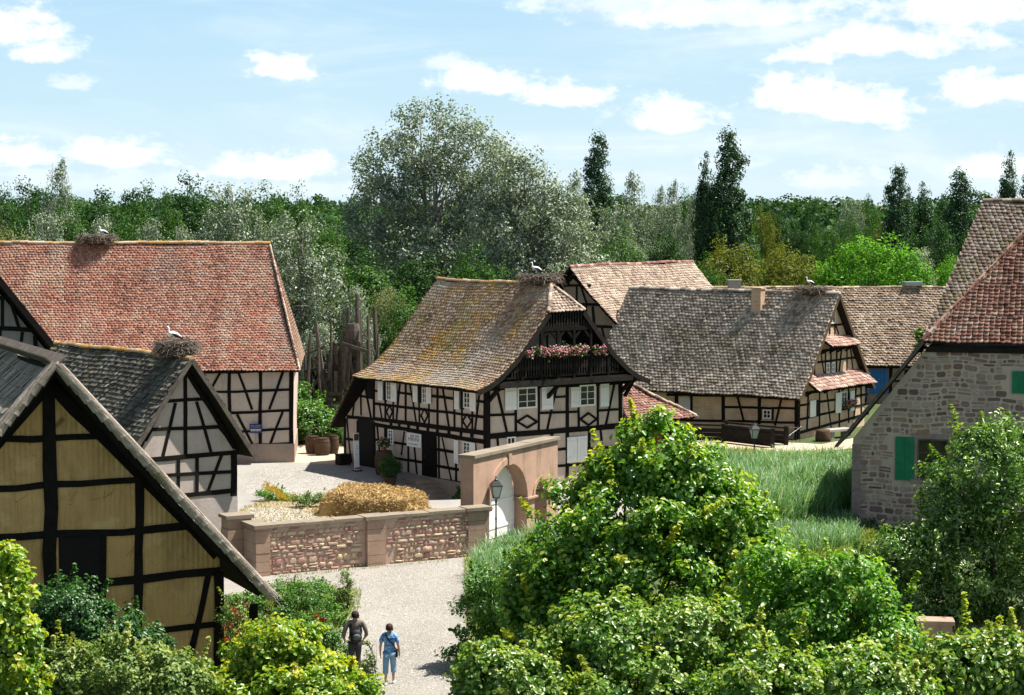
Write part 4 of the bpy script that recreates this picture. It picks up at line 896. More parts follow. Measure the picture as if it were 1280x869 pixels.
# =================================================================== STONE HOUSE (right)
def stone_house():
    p = Plan(atz(1065, 657), -16); t = thing('stone_house', 'rubble stone gable house with green shutters and red brown hipped roof on the right', 'house', p.w(0, 0), p.yaw)
    UR = 7.0; ZR = 12.35
    gab = [(0, 3.5), (2.85, 7.2), (11.15, 7.2), (14, 3.5)]
    mb = MB(); mb.prism([(0, 0, -.3), (14, 0, -.3)] + [(a, 0, b) for a, b in gab[::-1]], (0, 4.4, 0)); mb.build('wall', M['mortar'], t)
    s = Frame(p, 'U', 0, -1)
    b1 = s.px(1119, 546, 1143, 600); w1 = s.px(1147, 549, 1185, 600); b2 = s.px(1265, 464, 1290, 492)
    holes = [(b1[0][0] - .05, w1[1][0] + .25, min(b1[0][1], w1[0][1]) - .22, w1[1][1] + .2), (b2[0][0] - .15, b2[1][0] + .6, b2[0][1] - .1, b2[1][1] + .2)]
    def inside(x, z):
        if z > 7.08 or z > 3.5 + x * 1.298 - .12 or z > 3.5 + (14 - x) * 1.298 - .12: return False
        return not any(a < x < b and c < z < d for a, b, c, d in holes)
    rubble('stonework', lambda x, z, d: (x, -d, min(z + .055 * math.sin(1.15 * x + .6 * z) + .03 * math.sin(3.3 * x - .9 * z), 7.16)), .0, 14.0, -.1, 7.15, inside, M['stone'], t, (.11, .31), (.16, .62), .035, .03, .0)
    q = MB()
    for k in range(14):
        z = -.1 + k * .26
        if z + .24 < 3.5: q.box(-.03, random.choice([.32, .5]), -.035, .5, z, z + .245)
    q.build('quoins', M['stone_q'], t)
    rd = MB()
    # long slopes (left one is seen edge on), front hip
    for sg in (-1, 1):
        f, tm, Ts = surf_profile([(0, ZR), (UR - 2.75, 7.55), (UR + .62, 3.25)], 'v', UR, sg); T2 = Ts[1]
        lo = lambda q: 3.9 - 4.4 * min(q / T2, 1); hi = lambda q: 4.7
        tile_roof('roof', f, tm, lo, hi, M['t_moss'], t, w=.23, e=.19, lift=.035); deck(rd, f, list(Ts), lo, hi, .09)
    f, tm, Ts = surf_profile([(0, ZR), (4.4, 7.5)], 'u', 3.9, -1); w_ = UR - 2.72
    tile_roof('hip_roof', f, tm, lambda q: UR - w_ * q / tm, lambda q: UR + w_ * q / tm, M['t_stone'], t, w=.21, e=.18, lift=.06, jit=.25)
    deck(rd, f, list(Ts), lambda q: UR - w_ * q / tm, lambda q: UR + w_ * q / tm, .14)
    ridge_tiles('hip_tiles', (2.72, -.52, 7.5), (UR, 3.9, ZR), M['t_stone'], t, .11, .36); ridge_tiles('hip_tiles', (2 * UR - 2.72, -.52, 7.5), (UR, 3.9, ZR), M['t_stone'], t, .11, .36)
    # taller cross wing behind
    f, tm, Ts = surf_profile([(0, 13.0), (3.0, 10.2), (6.2, 7.5)], 'u', 7.6, -1); lo = lambda q: 4.62 - 2.0 * q / tm; hi = lambda q: 18.0
    tile_roof('wing_roof', f, tm, lo, hi, M['t_moss'], t, w=.21, e=.19, lift=.04, jit=.35); deck(rd, f, list(Ts), lo, hi, .14)
    f, tm, Ts = surf_profile([(0, 13.0), (6.2, 7.5)], 'u', 7.6, 1); tile_roof('wing_roof', f, tm, lo, hi, M['t_moss'], t, w=.35, e=.3); deck(rd, f, list(Ts), lo, hi, .14)
    ridge_tiles('ridge_tiles', (4.6, 7.6, 13.03), (18, 7.6, 13.03), M['t_moss'], t, .12, .38)
    ww = MB(); ww.prism([(4.9, 1.9, 5), (4.9, 13.3, 5), (4.9, 13.3, 7.6), (4.9, 7.6, 12.5), (4.9, 1.9, 7.6)], (12.8, 0, 0)); ww.build('wing_wall', M['mortar'], t)
    rd.build('roof_boarding', M['timber_g'], t)
    bb = MB(); bb.bar((2.72, -.53, 7.44), (-.62, -.53, 3.22), .13, .05, (0, 0, 1)); bb.build('barge_board', M['wood_grey'], t); bb = MB(); bb.bar((2 * UR - 2.72, -.42, 7.35), (14.62, -.42, 3.12), .24, .06, (0, 0, 1)); bb.build('barge_board', M['timber_g'], t)
    bb = MB(); bb.box(2.8, 11.2, -.12, .0, 7.02, 7.22); bb.build('eaves_board', M['timber_g'], t)
    s.shutter(t, *b1, 'green', 2, .04); s.window(t, *w1, 2, 3, 'wood_grey'); s.shutter(t, (b2[0][0], b2[0][1]), (b2[0][0] + .95, b2[1][1]), 'green', 4, .04)
    fr = MB(); x0, x1, z0, z1 = w1[0][0], w1[1][0], w1[0][1], w1[1][1]
    s.rect(fr, (x0 - .2, z0 - .0), (x0 - .003, z1), .0, .05); s.rect(fr, (x1 + .003, z0), (x1 + .2, z1), 0, .05); s.rect(fr, (x0 - .2, z1 + .003), (x1 + .2, z1 + .2), 0, .052); s.rect(fr, (x0 - .25, z0 - .16), (x1 + .25, z0 - .003), 0, .08)
    fr.build('window_surround', M['stone_q'], t)
    m = MB(); a = s.px(1062 + 5, 644, 1062 + 12, 651); s.rect(m, a[0], a[1], .05, .062); pl = m.build('number_plate', M['metal_blue'], t)
    n = MB(); cx = (a[0][0] + a[1][0]) / 2; zc = (a[0][1] + a[1][1]) / 2; s.rect(n, (cx - .015, zc - .07), (cx + .015, zc + .07), .063, .066); n.build('numeral', M['white'], pl)
    return p
M['stone_q'] = mat_simple('dressed grey sandstone', (.25, .19, .175), .9, .2, 5)
SH = stone_house()

# =================================================================== GATEWAY AND BOUNDARY WALL
GT = Plan(atz(592, 688), 61.8)
def gateway():
    p = GT; t = thing('arched_gateway', 'pink sandstone gateway wall with a large round arch and a small arch beside it', 'gateway', p.w(0, 0), p.yaw)
    T = .55; H = 3.42; m = MB()
    def arch_pts(u0, u1, zs, n=14):
        r = (u1 - u0) / 2; c = (u0 + u1) / 2; return [(c - r * math.cos(math.pi * i / n), zs + r * math.sin(math.pi * i / n)) for i in range(n + 1)]
    A1 = arch_pts(1.22, 4.25, 1.40); A2 = arch_pts(4.88, 5.94, 1.42)
    m.box(0, 1.22, 0, T, -.3, 1.40); m.box(4.25, 4.88, 0, T, -.3, 1.40); m.box(5.94, 6.89, 0, T, -.3, 1.42)
    m.box(0, 1.22, 0, T, 1.40, H); m.box(4.25, 4.88, 0, T, 1.40, H); m.box(5.94, 6.89, 0, T, 1.42, H)
    for A in (A1, A2):
        for (a, b) in zip(A[:-1], A[1:]): m.hexa([(a[0], 0, a[1]), (b[0], 0, b[1]), (b[0], T, b[1]), (a[0], T, a[1]), (a[0], 0, H), (b[0], 0, H), (b[0], T, H), (a[0], T, H)])
    m.build('wall', M['render'], t)
    # raised archivolts, imposts, keystones
    for (u0, u1, zs, w) in ((1.22, 4.25, 1.40, .24), (4.88, 5.94, 1.42, .16)):
        k = MB(); a = arch_pts(u0, u1, zs, 16); b = arch_pts(u0 - w, u1 + w, zs, 16)
        for i in range(16): k.hexa([(a[i][0], -.04, a[i][1]), (a[i + 1][0], -.04, a[i + 1][1]), (a[i + 1][0], .02, a[i + 1][1]), (a[i][0], .02, a[i][1]), (b[i][0], -.04, b[i][1]), (b[i + 1][0], -.04, b[i + 1][1]), (b[i + 1][0], .02, b[i + 1][1]), (b[i][0], .02, b[i][1])])
        k.build('archivolt', M['render'], t)
    for (a, b) in ((4.18, 4.95), (.95, 1.28), (5.88, 6.25)):
        i = MB(); i.box(a, b, -.085, T + .05, 1.30, 1.36); i.box(a - .05, b + .05, -.11, T + .08, 1.361, 1.43)
        i.build('impost', M['render'], t)
    ks = MB(); ks.box(2.62, 2.86, -.09, .02, 2.88, 3.3); ks.build('keystone', M['ashlar'], t); ks = MB(); ks.box(5.33, 5.49, -.08, .02, 1.90, 2.12); ks.build('keystone', M['ashlar'], t)
    c = MB(); x = -.06
    while x < 6.9: x2 = min(x + random.uniform(.9, 1.3), 6.97); c.box(x, x2 - .008, -.09, T + .08, H, H + .11 + random.uniform(-.008, .008)); x = x2
    c.build('coping', M['coping'], t)
    # white plank gates: open leaf behind big arch
    for (a, b, zt, r, nm, tl) in ((1.1, 4.3, 1.35, 1.56, 'gate', 'white'), (4.85, 5.98, 1.4, .56, 'wicket', 'white')):
        m = MB(); n = max(4, int((b - a) / .2)); w = (b - a) / n; c0 = (a + b) / 2
        for q in range(n):
            x0 = a + w * q; xm = x0 + w / 2 - c0; h = zt + math.sqrt(max(0, r * r - xm * xm)); m.box(x0 + .004, x0 + w - .004, T + .02, T + .06 + random.uniform(0, .006), .03, h)
        g_ = m.build(nm, M['white'], t); m = MB()
        for z in (.4, 1.35): m.box(a + .1, b - .1, T - .012, T + .018, z, z + .11)
        m.box(a + .12, a + .3, T - .03, T - .013, 1.55, 1.62) if nm == 'gate' else None
        m.build('rail', M['white'], g_)
gateway()
LW = Plan(atz(340.7, 719), 28.5)
def low_wall():
    p = LW; t = thing('boundary_wall', 'low wall of pink and yellow rubble stone with sandstone piers along the gravel path', 'wall', p.w(0, 0), p.yaw)
    H = 1.66; X0, X1 = -.65, 8.4
    m = MB(); m.box(X0 + .02, X1, .02, .45, -.3, H); m.build('core', M['mortar_p'], t)
    piers = ((-.65, -.12, -.12, 1.05), (3.50, 4.22, -.16, .5), (7.55, 8.42, -.05, .5))
    rubble('rubble', lambda x, z, d: (x, .02 - d, z), -.1, 7.6, .0, H, lambda x, z: z < H - .02 and not (3.45 < x < 4.27), M['rubble'], t, (.10, .24), (.15, .48), .022, .055, 0)
    for (a, c, y0, y1) in piers:
        b = MB(); z = -.2; k = 0
        while z < H - .02:
            h = min(random.choice([.35, .42, .5, .3]), H - z); b.box(a + random.uniform(0, .015), c - random.uniform(0, .015), y0 - random.uniform(0, .015), y1, z + .006, z + h - .006); z += h
        b.build('pier', M['ashlar'], t)
    c = MB(); x = X0 - .05
    while x < X1:
        x2 = min(x + random.uniform(.7, 1.2), X1 + .07); c.box(x, x2 - .01, -.09, .53, H, H + .10 + random.uniform(-.01, .01)); x = x2
    for (a, e, y0, y1) in piers: c.box(a - .07, e + .07, y0 - .09, y1 + .06, H + .004, H + .125)
    c.build('coping', M['coping'], t)
    # old pier and wall stub that run back to the white house
    o = LW.w(-.75, 1.15); t2 = thing('stone_pier', 'stepped pink sandstone pier between the pale gabled house and the rubble wall', 'pier', o, p.yaw)
    m = MB(); z = -.2
    for k, h in enumerate((.5, .42, .40, .38, .36)): m.box(-.42 + random.uniform(-.03, .03), .42 + random.uniform(-.03, .03), 0, .7, z + .005, z + h - .005); z += h
    m.build('blocks', M['ashlar'], t2); m = MB(); m.box(-.50, .52, -.06, .78, z, z + .12); m.build('coping', M['coping'], t2)
M['mortar_p'] = mat_plaster('pink mortar', (.52, .38, .30), (.43, .31, .24))
low_wall()

# =================================================================== VEGETATION
def leaf_verts(P, N, S, asp=.55, fold=.22, fancy=False):
    """P centres, N facing normals, S lengths -> folded little leaves"""
    n = len(P); N = unit(N); r = unit(np.cross(N, RNG.normal(size=(n, 3)))); b = np.cross(N, r); L = S[:, None]; Wd = L * asp
    if fancy:
        pts = [(-.5, 0, 0), (-.18, .46, fold), (.22, .40, fold * .8), (.55, 0, -.06), (.22, -.40, fold * .8), (-.18, -.46, fold)]
    else: pts = [(-.5, 0, 0), (0.02, .5, fold), (.5, 0, -.05), (0.02, -.5, fold)]
    return np.stack([P + r * L * a + b * Wd * c + N * L * d for a, c, d in pts], 1)
FAN = [(0, 1, 2, 3), (0, 3, 4, 5)]; SIM = [(0, 1, 2), (0, 2, 3)]
def crown_cloud(rng, lobes, nclump, nleaf, rc, shell=.62, up=.35, flat=1.0, droop=0, holes=.42, shoots=0.0):
    """leaf positions gathered in sprays; lobes: (x,y,z,rx,ry,rz)"""
    lobes = np.array(lobes, float); w = (lobes[:, 3] * lobes[:, 4] * lobes[:, 5]) ** (2 / 3); w /= w.sum()
    k = rng.choice(len(lobes), nclump, p=w); d = unit(rng.normal(size=(nclump, 3))); rad = rng.uniform(shell, 1.06, nclump) ** .8
    # bumps make the outline uneven
    ph = rng.uniform(0, 6.28, 6); bump = 1 + .10 * np.sin(d[:, 0] * 5 + ph[0]) * np.sin(d[:, 1] * 5 + ph[1]) + .09 * np.sin(d[:, 2] * 8 + ph[2] + k) + rng.normal(0, .05, nclump)
    C = lobes[k, :3] + d * lobes[k, 3:6] * (rad * bump)[:, None]
    # drop the clumps that sit deep inside another lobe
    hol = np.sin(C[:, 0] * 2.6 / rc * .42 + ph[3]) * np.sin(C[:, 1] * 2.9 / rc * .42 + ph[4]) * np.sin(C[:, 2] * 3.3 / rc * .42 + ph[5]) + rng.normal(0, .10, nclump)
    deep = hol > holes
    for i, l in enumerate(lobes):
        q = np.sqrt((((C - l[:3]) / l[3:6]) ** 2).sum(1)); deep |= (q < .5) & (k != i)
    C = C[~deep]; d = d[~deep]; rr = rc * rng.uniform(.55, 1.35, len(C)); m = nleaf
    off = unit(rng.normal(size=(len(C), m, 3))) * (rng.random((len(C), m, 1)) ** .45) * rr[:, None, None]; off[..., 2] *= flat
    if shoots:      # some sprays are long shoots that leave the crown
        sh = rng.random(len(C)) < shoots; ax = unit(d + np.array([0, 0, .75]) + rng.normal(0, .25, d.shape)); tt = rng.random((len(C), m, 1)) ** .8
        long = ax[:, None, :] * tt * (rr * rng.uniform(1.3, 2.4, len(C)))[:, None, None] + off * (.42 * (1.15 - tt)); off = np.where(sh[:, None, None], long, off)
    P = C[:, None, :] + off; tip = np.clip((off * d[:, None, :]).sum(-1) / rr[:, None] * .5 + off[..., 2] / rr[:, None] * .5, -1, .9)
    Nn = unit(off / rr[:, None, None] + d[:, None, :] * .5 + np.array([0, 0, up]) + rng.normal(0, .55, off.shape))
    if droop: P[..., 2] -= droop * rng.random(P.shape[:2]) ** 2
    cl = np.repeat(rng.random(len(C))[:, None], m, 1)
    return C, P.reshape(-1, 3), Nn.reshape(-1, 3), tip.ravel(), cl.ravel()
def trunk_mb(rng, h, r, lobes, targets, nl=8, lean=(0, 0), split=.35, multi=1, z0=-.3):
    mb = MB()
    for q in range(multi):
        an = rng.uniform(0, 6.28); sp = (0 if multi == 1 else .06 * h); top = np.array([lean[0] + sp * math.cos(an + q * 2.2), lean[1] + sp * math.sin(an + q * 2.2), h * .93])
        base = np.array([sp * .25 * math.cos(an + q * 2.2), sp * .25 * math.sin(an + q * 2.2), z0]); pts = [base]; 
        for k in range(1, 7): f = k / 6; pts.append(base + (top - base) * f + np.array([rng.normal(0, .012 * h), rng.normal(0, .012 * h), 0]) * (1 if k < 6 else .3))
        mb.tube(pts, [r * (1.25 if i == 0 else 1) * (1 - i / 6.6) ** .9 / (1 if multi == 1 else 1.3) for i in range(7)], 8, .5)
        if len(targets):
            for t in targets[rng.choice(len(targets), min(nl, len(targets)), replace=False)]:
                f = np.clip((t[2] - z0) / (h * .93 - z0) - split * rng.uniform(.5, 1), .12, .9); i = f * 6; a = pts[int(i)] + (pts[min(int(i) + 1, 6)] - pts[int(i)]) * (i - int(i))
                m1 = a * .55 + t * .45 + np.array([0, 0, -.03 * h * rng.random()]) + rng.normal(0, .02 * h, 3); rr = r * (1 - f) ** .8 * .5 + .012
                mb.tube([a, m1, t], [rr, rr * .6, rr * .15 + .008], 5, .5)
                for _ in range(2):
                    e = m1 + (t - m1) * rng.uniform(.2, .7); mb.tube([e, e + rng.normal(0, .07 * h, 3) * .6 + np.array([0, 0, .03 * h])], [rr * .4, .008], 4, .5)
    return mb
TREES = {}
def make_tree(name, label, cat, loc, h, lobes, mat, bark='bark', nclump=260, nleaf=40, rc=.8, ls=.22, asp=.6, fancy=False, seed=1, r=.25, rz=0, group=None, tipk=0.0, nl=10, multi=1, shell=.62, up=.35, flat=1., droop=0, lean=(0, 0), parent_part='crown', fold=.22, split=.35, gpk=.25, holes=.42, shoots=0.0):
    rng = np.random.default_rng(seed); C, P, Nn, tip, cl = crown_cloud(rng, lobes, nclump, nleaf, rc, shell, up, flat, droop, holes, shoots)
    n = len(P); V = leaf_verts(P, Nn, ls * rng.uniform(.7, 1.3, n), asp, fold, fancy)
    rnd = np.clip(rng.random(n) * (1 - gpk) + cl * gpk, 0, 1); tp = np.clip((tip - .25) * 1.7 + rng.normal(0, .25, n), 0, 1) * tipk * np.clip(.35 + cl, 0, 1)
    me = np_mesh(name + '_' + parent_part, V, FAN if fancy else SIM, {'rnd': rnd, 'tip': tp}, M[mat])
    t = thing(name, label, cat, loc, rz, group); link_mesh(parent_part, me, t)
    trunk_mb(rng, h, r, lobes, C, nl, lean, split, multi).build('trunk' if cat == 'tree' else 'stems', M[bark], t, smooth=True)
    return t
# leaf materials (real leaf colours)
mat_leaf_ = mat_leaf
M['l_dark'] = mat_leaf('dark green leaves', [(0, (.015, .045, .014)), (.6, (.033, .092, .023)), (1, (.065, .15, .038))], None, .32, .018)
M['l_mid'] = mat_leaf('mid green leaves', [(0, (.024, .070, .016)), (.6, (.055, .140, .025)), (1, (.10, .21, .042))], None, .38, .02)
M['l_bright'] = mat_leaf('bright green leaves', [(0, (0.053, 0.157, 0.018)), (.6, (0.113, 0.300, 0.026)), (1, (0.196, 0.406, 0.044))], None, 0.48, 0.020)
M['l_olive'] = mat_leaf('olive leaves', [(0, (0.071, 0.089, 0.021)), (.6, (0.151, 0.179, 0.031)), (1, (0.245, 0.273, 0.051))], None, 0.41, 0.015)
M['l_silver'] = mat_leaf('white poplar leaves', [(0, (.095, .135, .085)), (.5, (.20, .26, .175)), (.78, (.31, .375, .28)), (.88, (.48, .52, .45)), (1, (.62, .65, .58))], None, .20, .035)
M['l_willow'] = mat_leaf('pale willow leaves', [(0, (0.112, 0.144, 0.069)), (.6, (0.200, 0.237, 0.112)), (1, (0.338, 0.362, 0.213))], None, 0.36, 0.020)
M['l_lomb'] = mat_leaf('lombardy poplar leaves', [(0, (0.017, 0.049, 0.019)), (.7, (0.038, 0.101, 0.036)), (.93, (0.073, 0.162, 0.056)), (1, (0.194, 0.308, 0.130))], None, 0.26, 0.035)
M['l_hazel'] = mat_leaf('glossy hedge leaves', [(0, (.040, .120, .012)), (.5, (.105, .260, .022)), (1, (.20, .39, .036))], (.50, .53, .045), .50, .045, .38)
M['l_hazel2'] = mat_leaf('bush leaves with seeds', [(0, (.040, .115, .016)), (.5, (.115, .250, .030)), (.88, (.24, .38, .055)), (1, (.58, .48, .19))], (.44, .48, .08), .48, .050, .38)
M['l_yellow'] = mat_leaf('yellow green leaves', [(0, (.070, .170, .014)), (.5, (.165, .31, .022)), (1, (.31, .43, .035))], (.62, .55, .03), .5, .040, .38)
M['l_walnut'] = mat_leaf('walnut leaves', [(0, (.040, .110, .018)), (.5, (.10, .225, .035)), (1, (.20, .35, .065))], (.34, .45, .09), .46, .07, .33)
M['l_mid2'] = mat_leaf('shrub leaves', [(0, (.035, .11, .016)), (.6, (.090, .225, .032)), (1, (.17, .33, .055))], (.30, .42, .07), .46, .04, .4)
M['l_dark2'] = mat_leaf('dark shrub leaves', [(0, (0.017, 0.058, 0.014)), (.6, (0.038, 0.119, 0.025)), (1, (0.080, 0.189, 0.043))], (0.116, 0.246, 0.051), 0.36, 0.040, .4)
M['l_bright2'] = mat_leaf('fresh bush leaves', [(0, (.045, .140, .012)), (.6, (.115, .30, .024)), (1, (.21, .43, .042))], (.40, .52, .055), .5, .045, .4)
M['l_dull'] = mat_leaf('grey green leaves', [(0, (.060, .120, .030)), (.5, (.14, .235, .055)), (1, (.27, .37, .11))], (.46, .48, .13), .44, .03)
M['l_reed'] = mat_leaf('reed leaves', [(0, (0.060, 0.150, 0.050)), (.5, (0.125, 0.260, 0.105)), (.85, (0.21, 0.36, 0.18)), (1, (0.42, 0.50, 0.34))], None, 0.41, 0.030, .4)
M['l_grass'] = mat_leaf('rough grass', [(0, (0.088, 0.150, 0.025)), (.5, (0.188, 0.250, 0.044)), (1, (0.375, 0.362, 0.112))], None, 0.41, 0.015)
M['l_deep'] = mat_leaf('far forest leaves', [(0, (.018, .052, .020)), (.5, (.032, .082, .027)), (1, (.060, .125, .042))], None, .28, .01)

def pxl(x, y, Y): return atY(x, y, Y)
def loc_of(x, Y): q = atY(x, 400, Y); return (float(q[0]), float(q[1]), float(gz(q[0], q[1])))
def hgt(y, Y): return float(atY(640, y, Y)[2])
rng0 = np.random.default_rng(5)
def round_lobes(w, z0, z1, n=7, seed=0, spread=.45):
    """several lobes in a crown of width w between z0 and z1"""
    r = np.random.default_rng(seed); L = [(0, 0, (z0 + z1) / 2, w * .36, w * .36, (z1 - z0) * .42), (0, 0, z0 + (z1 - z0) * .68, w * .26, w * .26, (z1 - z0) * .32)]
    for i in range(n):
        a = i / n * 6.283 + r.uniform(-.4, .4); q = r.uniform(.15, .72); rr = w * spread * (.45 + .6 * math.sin(math.pi * min(q + .12, .95))) * r.uniform(.75, 1.05)
        L.append((rr * math.cos(a) * .72, rr * math.sin(a) * .72, z0 + (z1 - z0) * q, w * r.uniform(.17, .25), w * r.uniform(.17, .25), (z1 - z0) * r.uniform(.15, .23)))
    return L
WOOD = 'trees of the wood behind the village'
# --- big silver poplar in the middle
Yb = 150; H = hgt(122, Yb)
make_tree('silver_poplar_tree', 'tallest broad silver green poplar with a pale forked trunk above the mossy roofed house', 'tree', loc_of(545, Yb), H,
          [(-.6, 0, H - 3.4, 3.4, 3.0, 3.2), (-3.4, 0, H - 5.4, 3.0, 3.0, 2.8), (2.7, 0, H - 4.6, 3.2, 3.2, 3.0), (0, 1, H - 8, 4.5, 4, 4), (-4.6, .5, H - 8.6, 2.6, 2.6, 2.8), (4.3, 0, H - 9, 3.0, 3, 3.5), (-5.6, -.5, H - 10.2, 1.9, 2, 1.6), (-1.5, -1, H - 12.0, 4.2, 3.5, 3.0), (3.2, -.5, H - 13, 3.8, 3, 3.2), (-4.2, -1, H - 13.4, 2.2, 2, 1.9)],
          'l_silver', 'bark_pale', 740, 60, .92, .225, .7, seed=3, r=.32, nl=26, multi=3, shell=.45, up=.2, group=WOOD)
Yb = 138; H = hgt(180, Yb)
make_tree('silver_poplar_tree', 'rounded pale silver poplar right of the tallest one, crown sloping down to the right', 'tree', loc_of(672, Yb), H,
          [(-1.8, 0, H - 2.8, 2.3, 2.4, 2.8), (.2, 0, H - 4.6, 2.9, 3, 3.0), (2.1, -.4, H - 6.6, 2.6, 3, 3.0), (-2.2, 0, H - 7, 3.2, 3, 3.4), (3.2, 0, H - 9.4, 2.0, 2.5, 2.6), (0, 0, H - 10.2, 3.8, 3, 3.2)],
          'l_silver', 'bark_pale', 560, 62, .9, .215, .7, seed=4, r=.22, nl=22, multi=4, shell=.4, up=.2, group=WOOD)
make_tree('willow_tree', 'pale grey willow rising just behind the right end of the red tiled barn roof', 'tree', loc_of(372, 122), hgt(262, 122),
          [(0, 0, 9.5, 1.9, 1.8, 3.2), (-1.2, .3, 7.6, 1.7, 1.7, 2.8), (1.4, 0, 7.4, 1.6, 1.7, 3.2), (.4, 0, 4.6, 2.6, 2, 2.8)], 'l_silver', 'bark_pale', 300, 56, .62, .19, .6, seed=6, r=.16, nl=14, multi=3, shell=.45, group=WOOD)
# prototypes, then copies
def proto(key, name, mat, w, h, z0, nclump, nleaf, rc, ls, seed, bark='bark', **k):
    lob = k.pop('lobes', None) or round_lobes(w, z0, h, 8, seed)
    t = make_tree(name, 'x', 'tree', (0, 0, 0), h, lob, mat, bark, nclump, nleaf, rc, ls, seed=seed, r=k.pop('r', .2), group=WOOD, **k); TREES[key] = [t, w, h, False]; return t
def column(h, w, seed):
    r = np.random.default_rng(seed); L = []
    for i in range(9): q = i / 8; tp = 1 if q < .6 else 1 - (q - .6) * 1.35; rr = w * .5 * (.5 + .62 * math.sin(math.pi * (.18 + .72 * q))) * tp; L.append((r.normal(0, w * .07), r.normal(0, w * .07), h * (.12 + .80 * q), rr, rr, h * .095))
    return L
proto('dark1', 'broadleaf_tree', 'l_dark', 9, 14, 2, 300, 46, .95, .27, 21)
proto('dark2', 'broadleaf_tree', 'l_dark', 8, 13, 1.5, 280, 46, .9, .27, 22)
proto('mid1', 'broadleaf_tree', 'l_mid', 9, 13, 1.5, 300, 46, .9, .26, 23)
proto('mid2', 'broadleaf_tree', 'l_mid', 7, 12, 1.0, 260, 46, .8, .25, 24)
proto('bright', 'broadleaf_tree', 'l_bright', 9, 10, .8, 330, 46, .75, .24, 25)
proto('olive', 'broadleaf_tree', 'l_olive', 9, 10, .8, 330, 46, .75, .24, 26)
proto('silver', 'silver_poplar_tree', 'l_silver', 6.5, 13, 1.5, 300, 46, .75, .22, 27, 'bark_pale', shell=.4, multi=2)
proto('silver2', 'silver_poplar_tree', 'l_silver', 5, 14, 1.5, 230, 42, .7, .22, 28, 'bark_pale', shell=.4, lobes=column(14, 5.5, 5), multi=2)
proto('willow', 'willow_tree', 'l_willow', 8, 9, .6, 320, 46, .75, .21, 29, 'bark_pale')
proto('lomb', 'lombardy_poplar_tree', 'l_lomb', 3.6, 18, 1, 430, 46, .62, .24, 30, lobes=column(18, 4.4, 8), shell=.35, holes=.8)
proto('lomb2', 'lombardy_poplar_tree', 'l_lomb', 3.6, 18, 1, 400, 46, .6, .24, 31, lobes=column(17.4, 2.9, 9) + [(.9, .3, 10, 1.1, 1.1, 4), (-.8, 0, 12, 1, 1, 3.5)], shell=.35, holes=.8)
def place(key, x, ytop, Y, label, wpx=None, rz=None, group=WOOD):
    t, w, h, used = TREES[key]; z = loc_of(x, Y); H = hgt(ytop, Y) - z[2]; sz = H / h; sx = sz if wpx is None else wpx * Y / FPX / w
    rz = random.uniform(0, 6.28) if rz is None else rz
    if not used:
        TREES[key][3] = True; t.location = z; t.rotation_euler = (0, 0, rz); t.scale = (sx, sx, sz); t['label'] = label; t['group'] = group; return t
    return dup(t, z, rz, (sx, sx, sz), label, group)
# lombardy poplars
for a in (('lomb', 742, 165, 190, 'single lombardy poplar between the silver poplars and the pair of tall poplars', 44), ('lomb', 912, 160, 180, 'right and tallest of the close pair of lombardy poplars', 50),
          ('lomb2', 880, 176, 182, 'left and slimmer of the close pair of lombardy poplars', 30), ('lomb', 1116, 205, 190, 'leftmost lombardy poplar of the row left of the stone house roof', 38),
          ('lomb2', 1152, 216, 192, 'second lombardy poplar from the left in the row near the stone house roof', 34), ('lomb', 1199, 211, 186, 'third lombardy poplar of the row, broad, beside the stone house roof', 48),
          ('lomb2', 1259, 175, 188, 'lombardy poplar standing above the stone house ridge', 34), ('lomb2', 1288, 182, 190, 'lombardy poplar cut by the right edge of the picture', 34),
          ('lomb2', 838, 275, 172, 'short dark lombardy poplar left of the olive tree', 24), ('lomb2', 1134, 222, 196, 'slim dark poplar behind the first two of the right hand row', 24), ('lomb2', 1176, 232, 196, 'slim dark poplar half hidden between the second and third of the row', 26)):
    place(a[0], a[1], a[2], a[3], a[4], a[5])
# silver and birch-like trees
for a in (('silver2', 76, 185, 175, 'thin pointed light green tree rising over the wood at far left', 52), ('silver', 288, 212, 160, 'silver leaved poplar peeking above the red barn roof, left of centre', 95), ('silver', 58, 250, 140, 'silvery poplar behind the left part of the red barn', 70),
          ('silver', 130, 254, 142, 'silvery poplar behind the stork nest of the red barn', 60), ('silver', 340, 262, 132, 'silver poplar behind the right end of the red barn ridge', 70), ('silver2', 196, 262, 150, 'narrow silvery tree behind the middle of the red barn', 60), ('silver', 228, 268, 136, 'low silver poplar behind the middle of the red barn ridge', 62),
          ('silver2', 795, 202, 185, 'slender grey green poplar between the single lombardy and the pair', 50), ('silver2', 840, 214, 200, 'thin grey green poplar just left of the lombardy pair', 36), ('silver2', 862, 230, 195, 'thin grey tree touching the lombardy pair', 34), ('silver2', 822, 222, 205, 'faint thin poplar in the gap left of the lombardy pair', 34),
          ('silver2', 642, 176, 175, 'slim silver poplar top between the tallest and the rounded poplar', 60), ('silver', 770, 240, 165, 'grey green poplar behind the rounded poplar, lower right', 70), ('silver2', 714, 200, 178, 'silver poplar top left of the single lombardy poplar', 42),
          ('willow', 18, 272, 135, 'pale willow at the left edge behind the red barn', 110), ('willow', 480, 352, 128, 'pale willow above the driftwood tower', 70), ('silver', 402, 395, 116, 'low silver poplar behind the driftwood tower', 66), ('silver', 445, 345, 121, 'silver shrubby poplar over the driftwood tower', 60), ('silver', 388, 330, 128, 'silver poplar between the red barn and the locust trees', 60)):
    place(a[0], a[1], a[2], a[3], a[4], a[5])
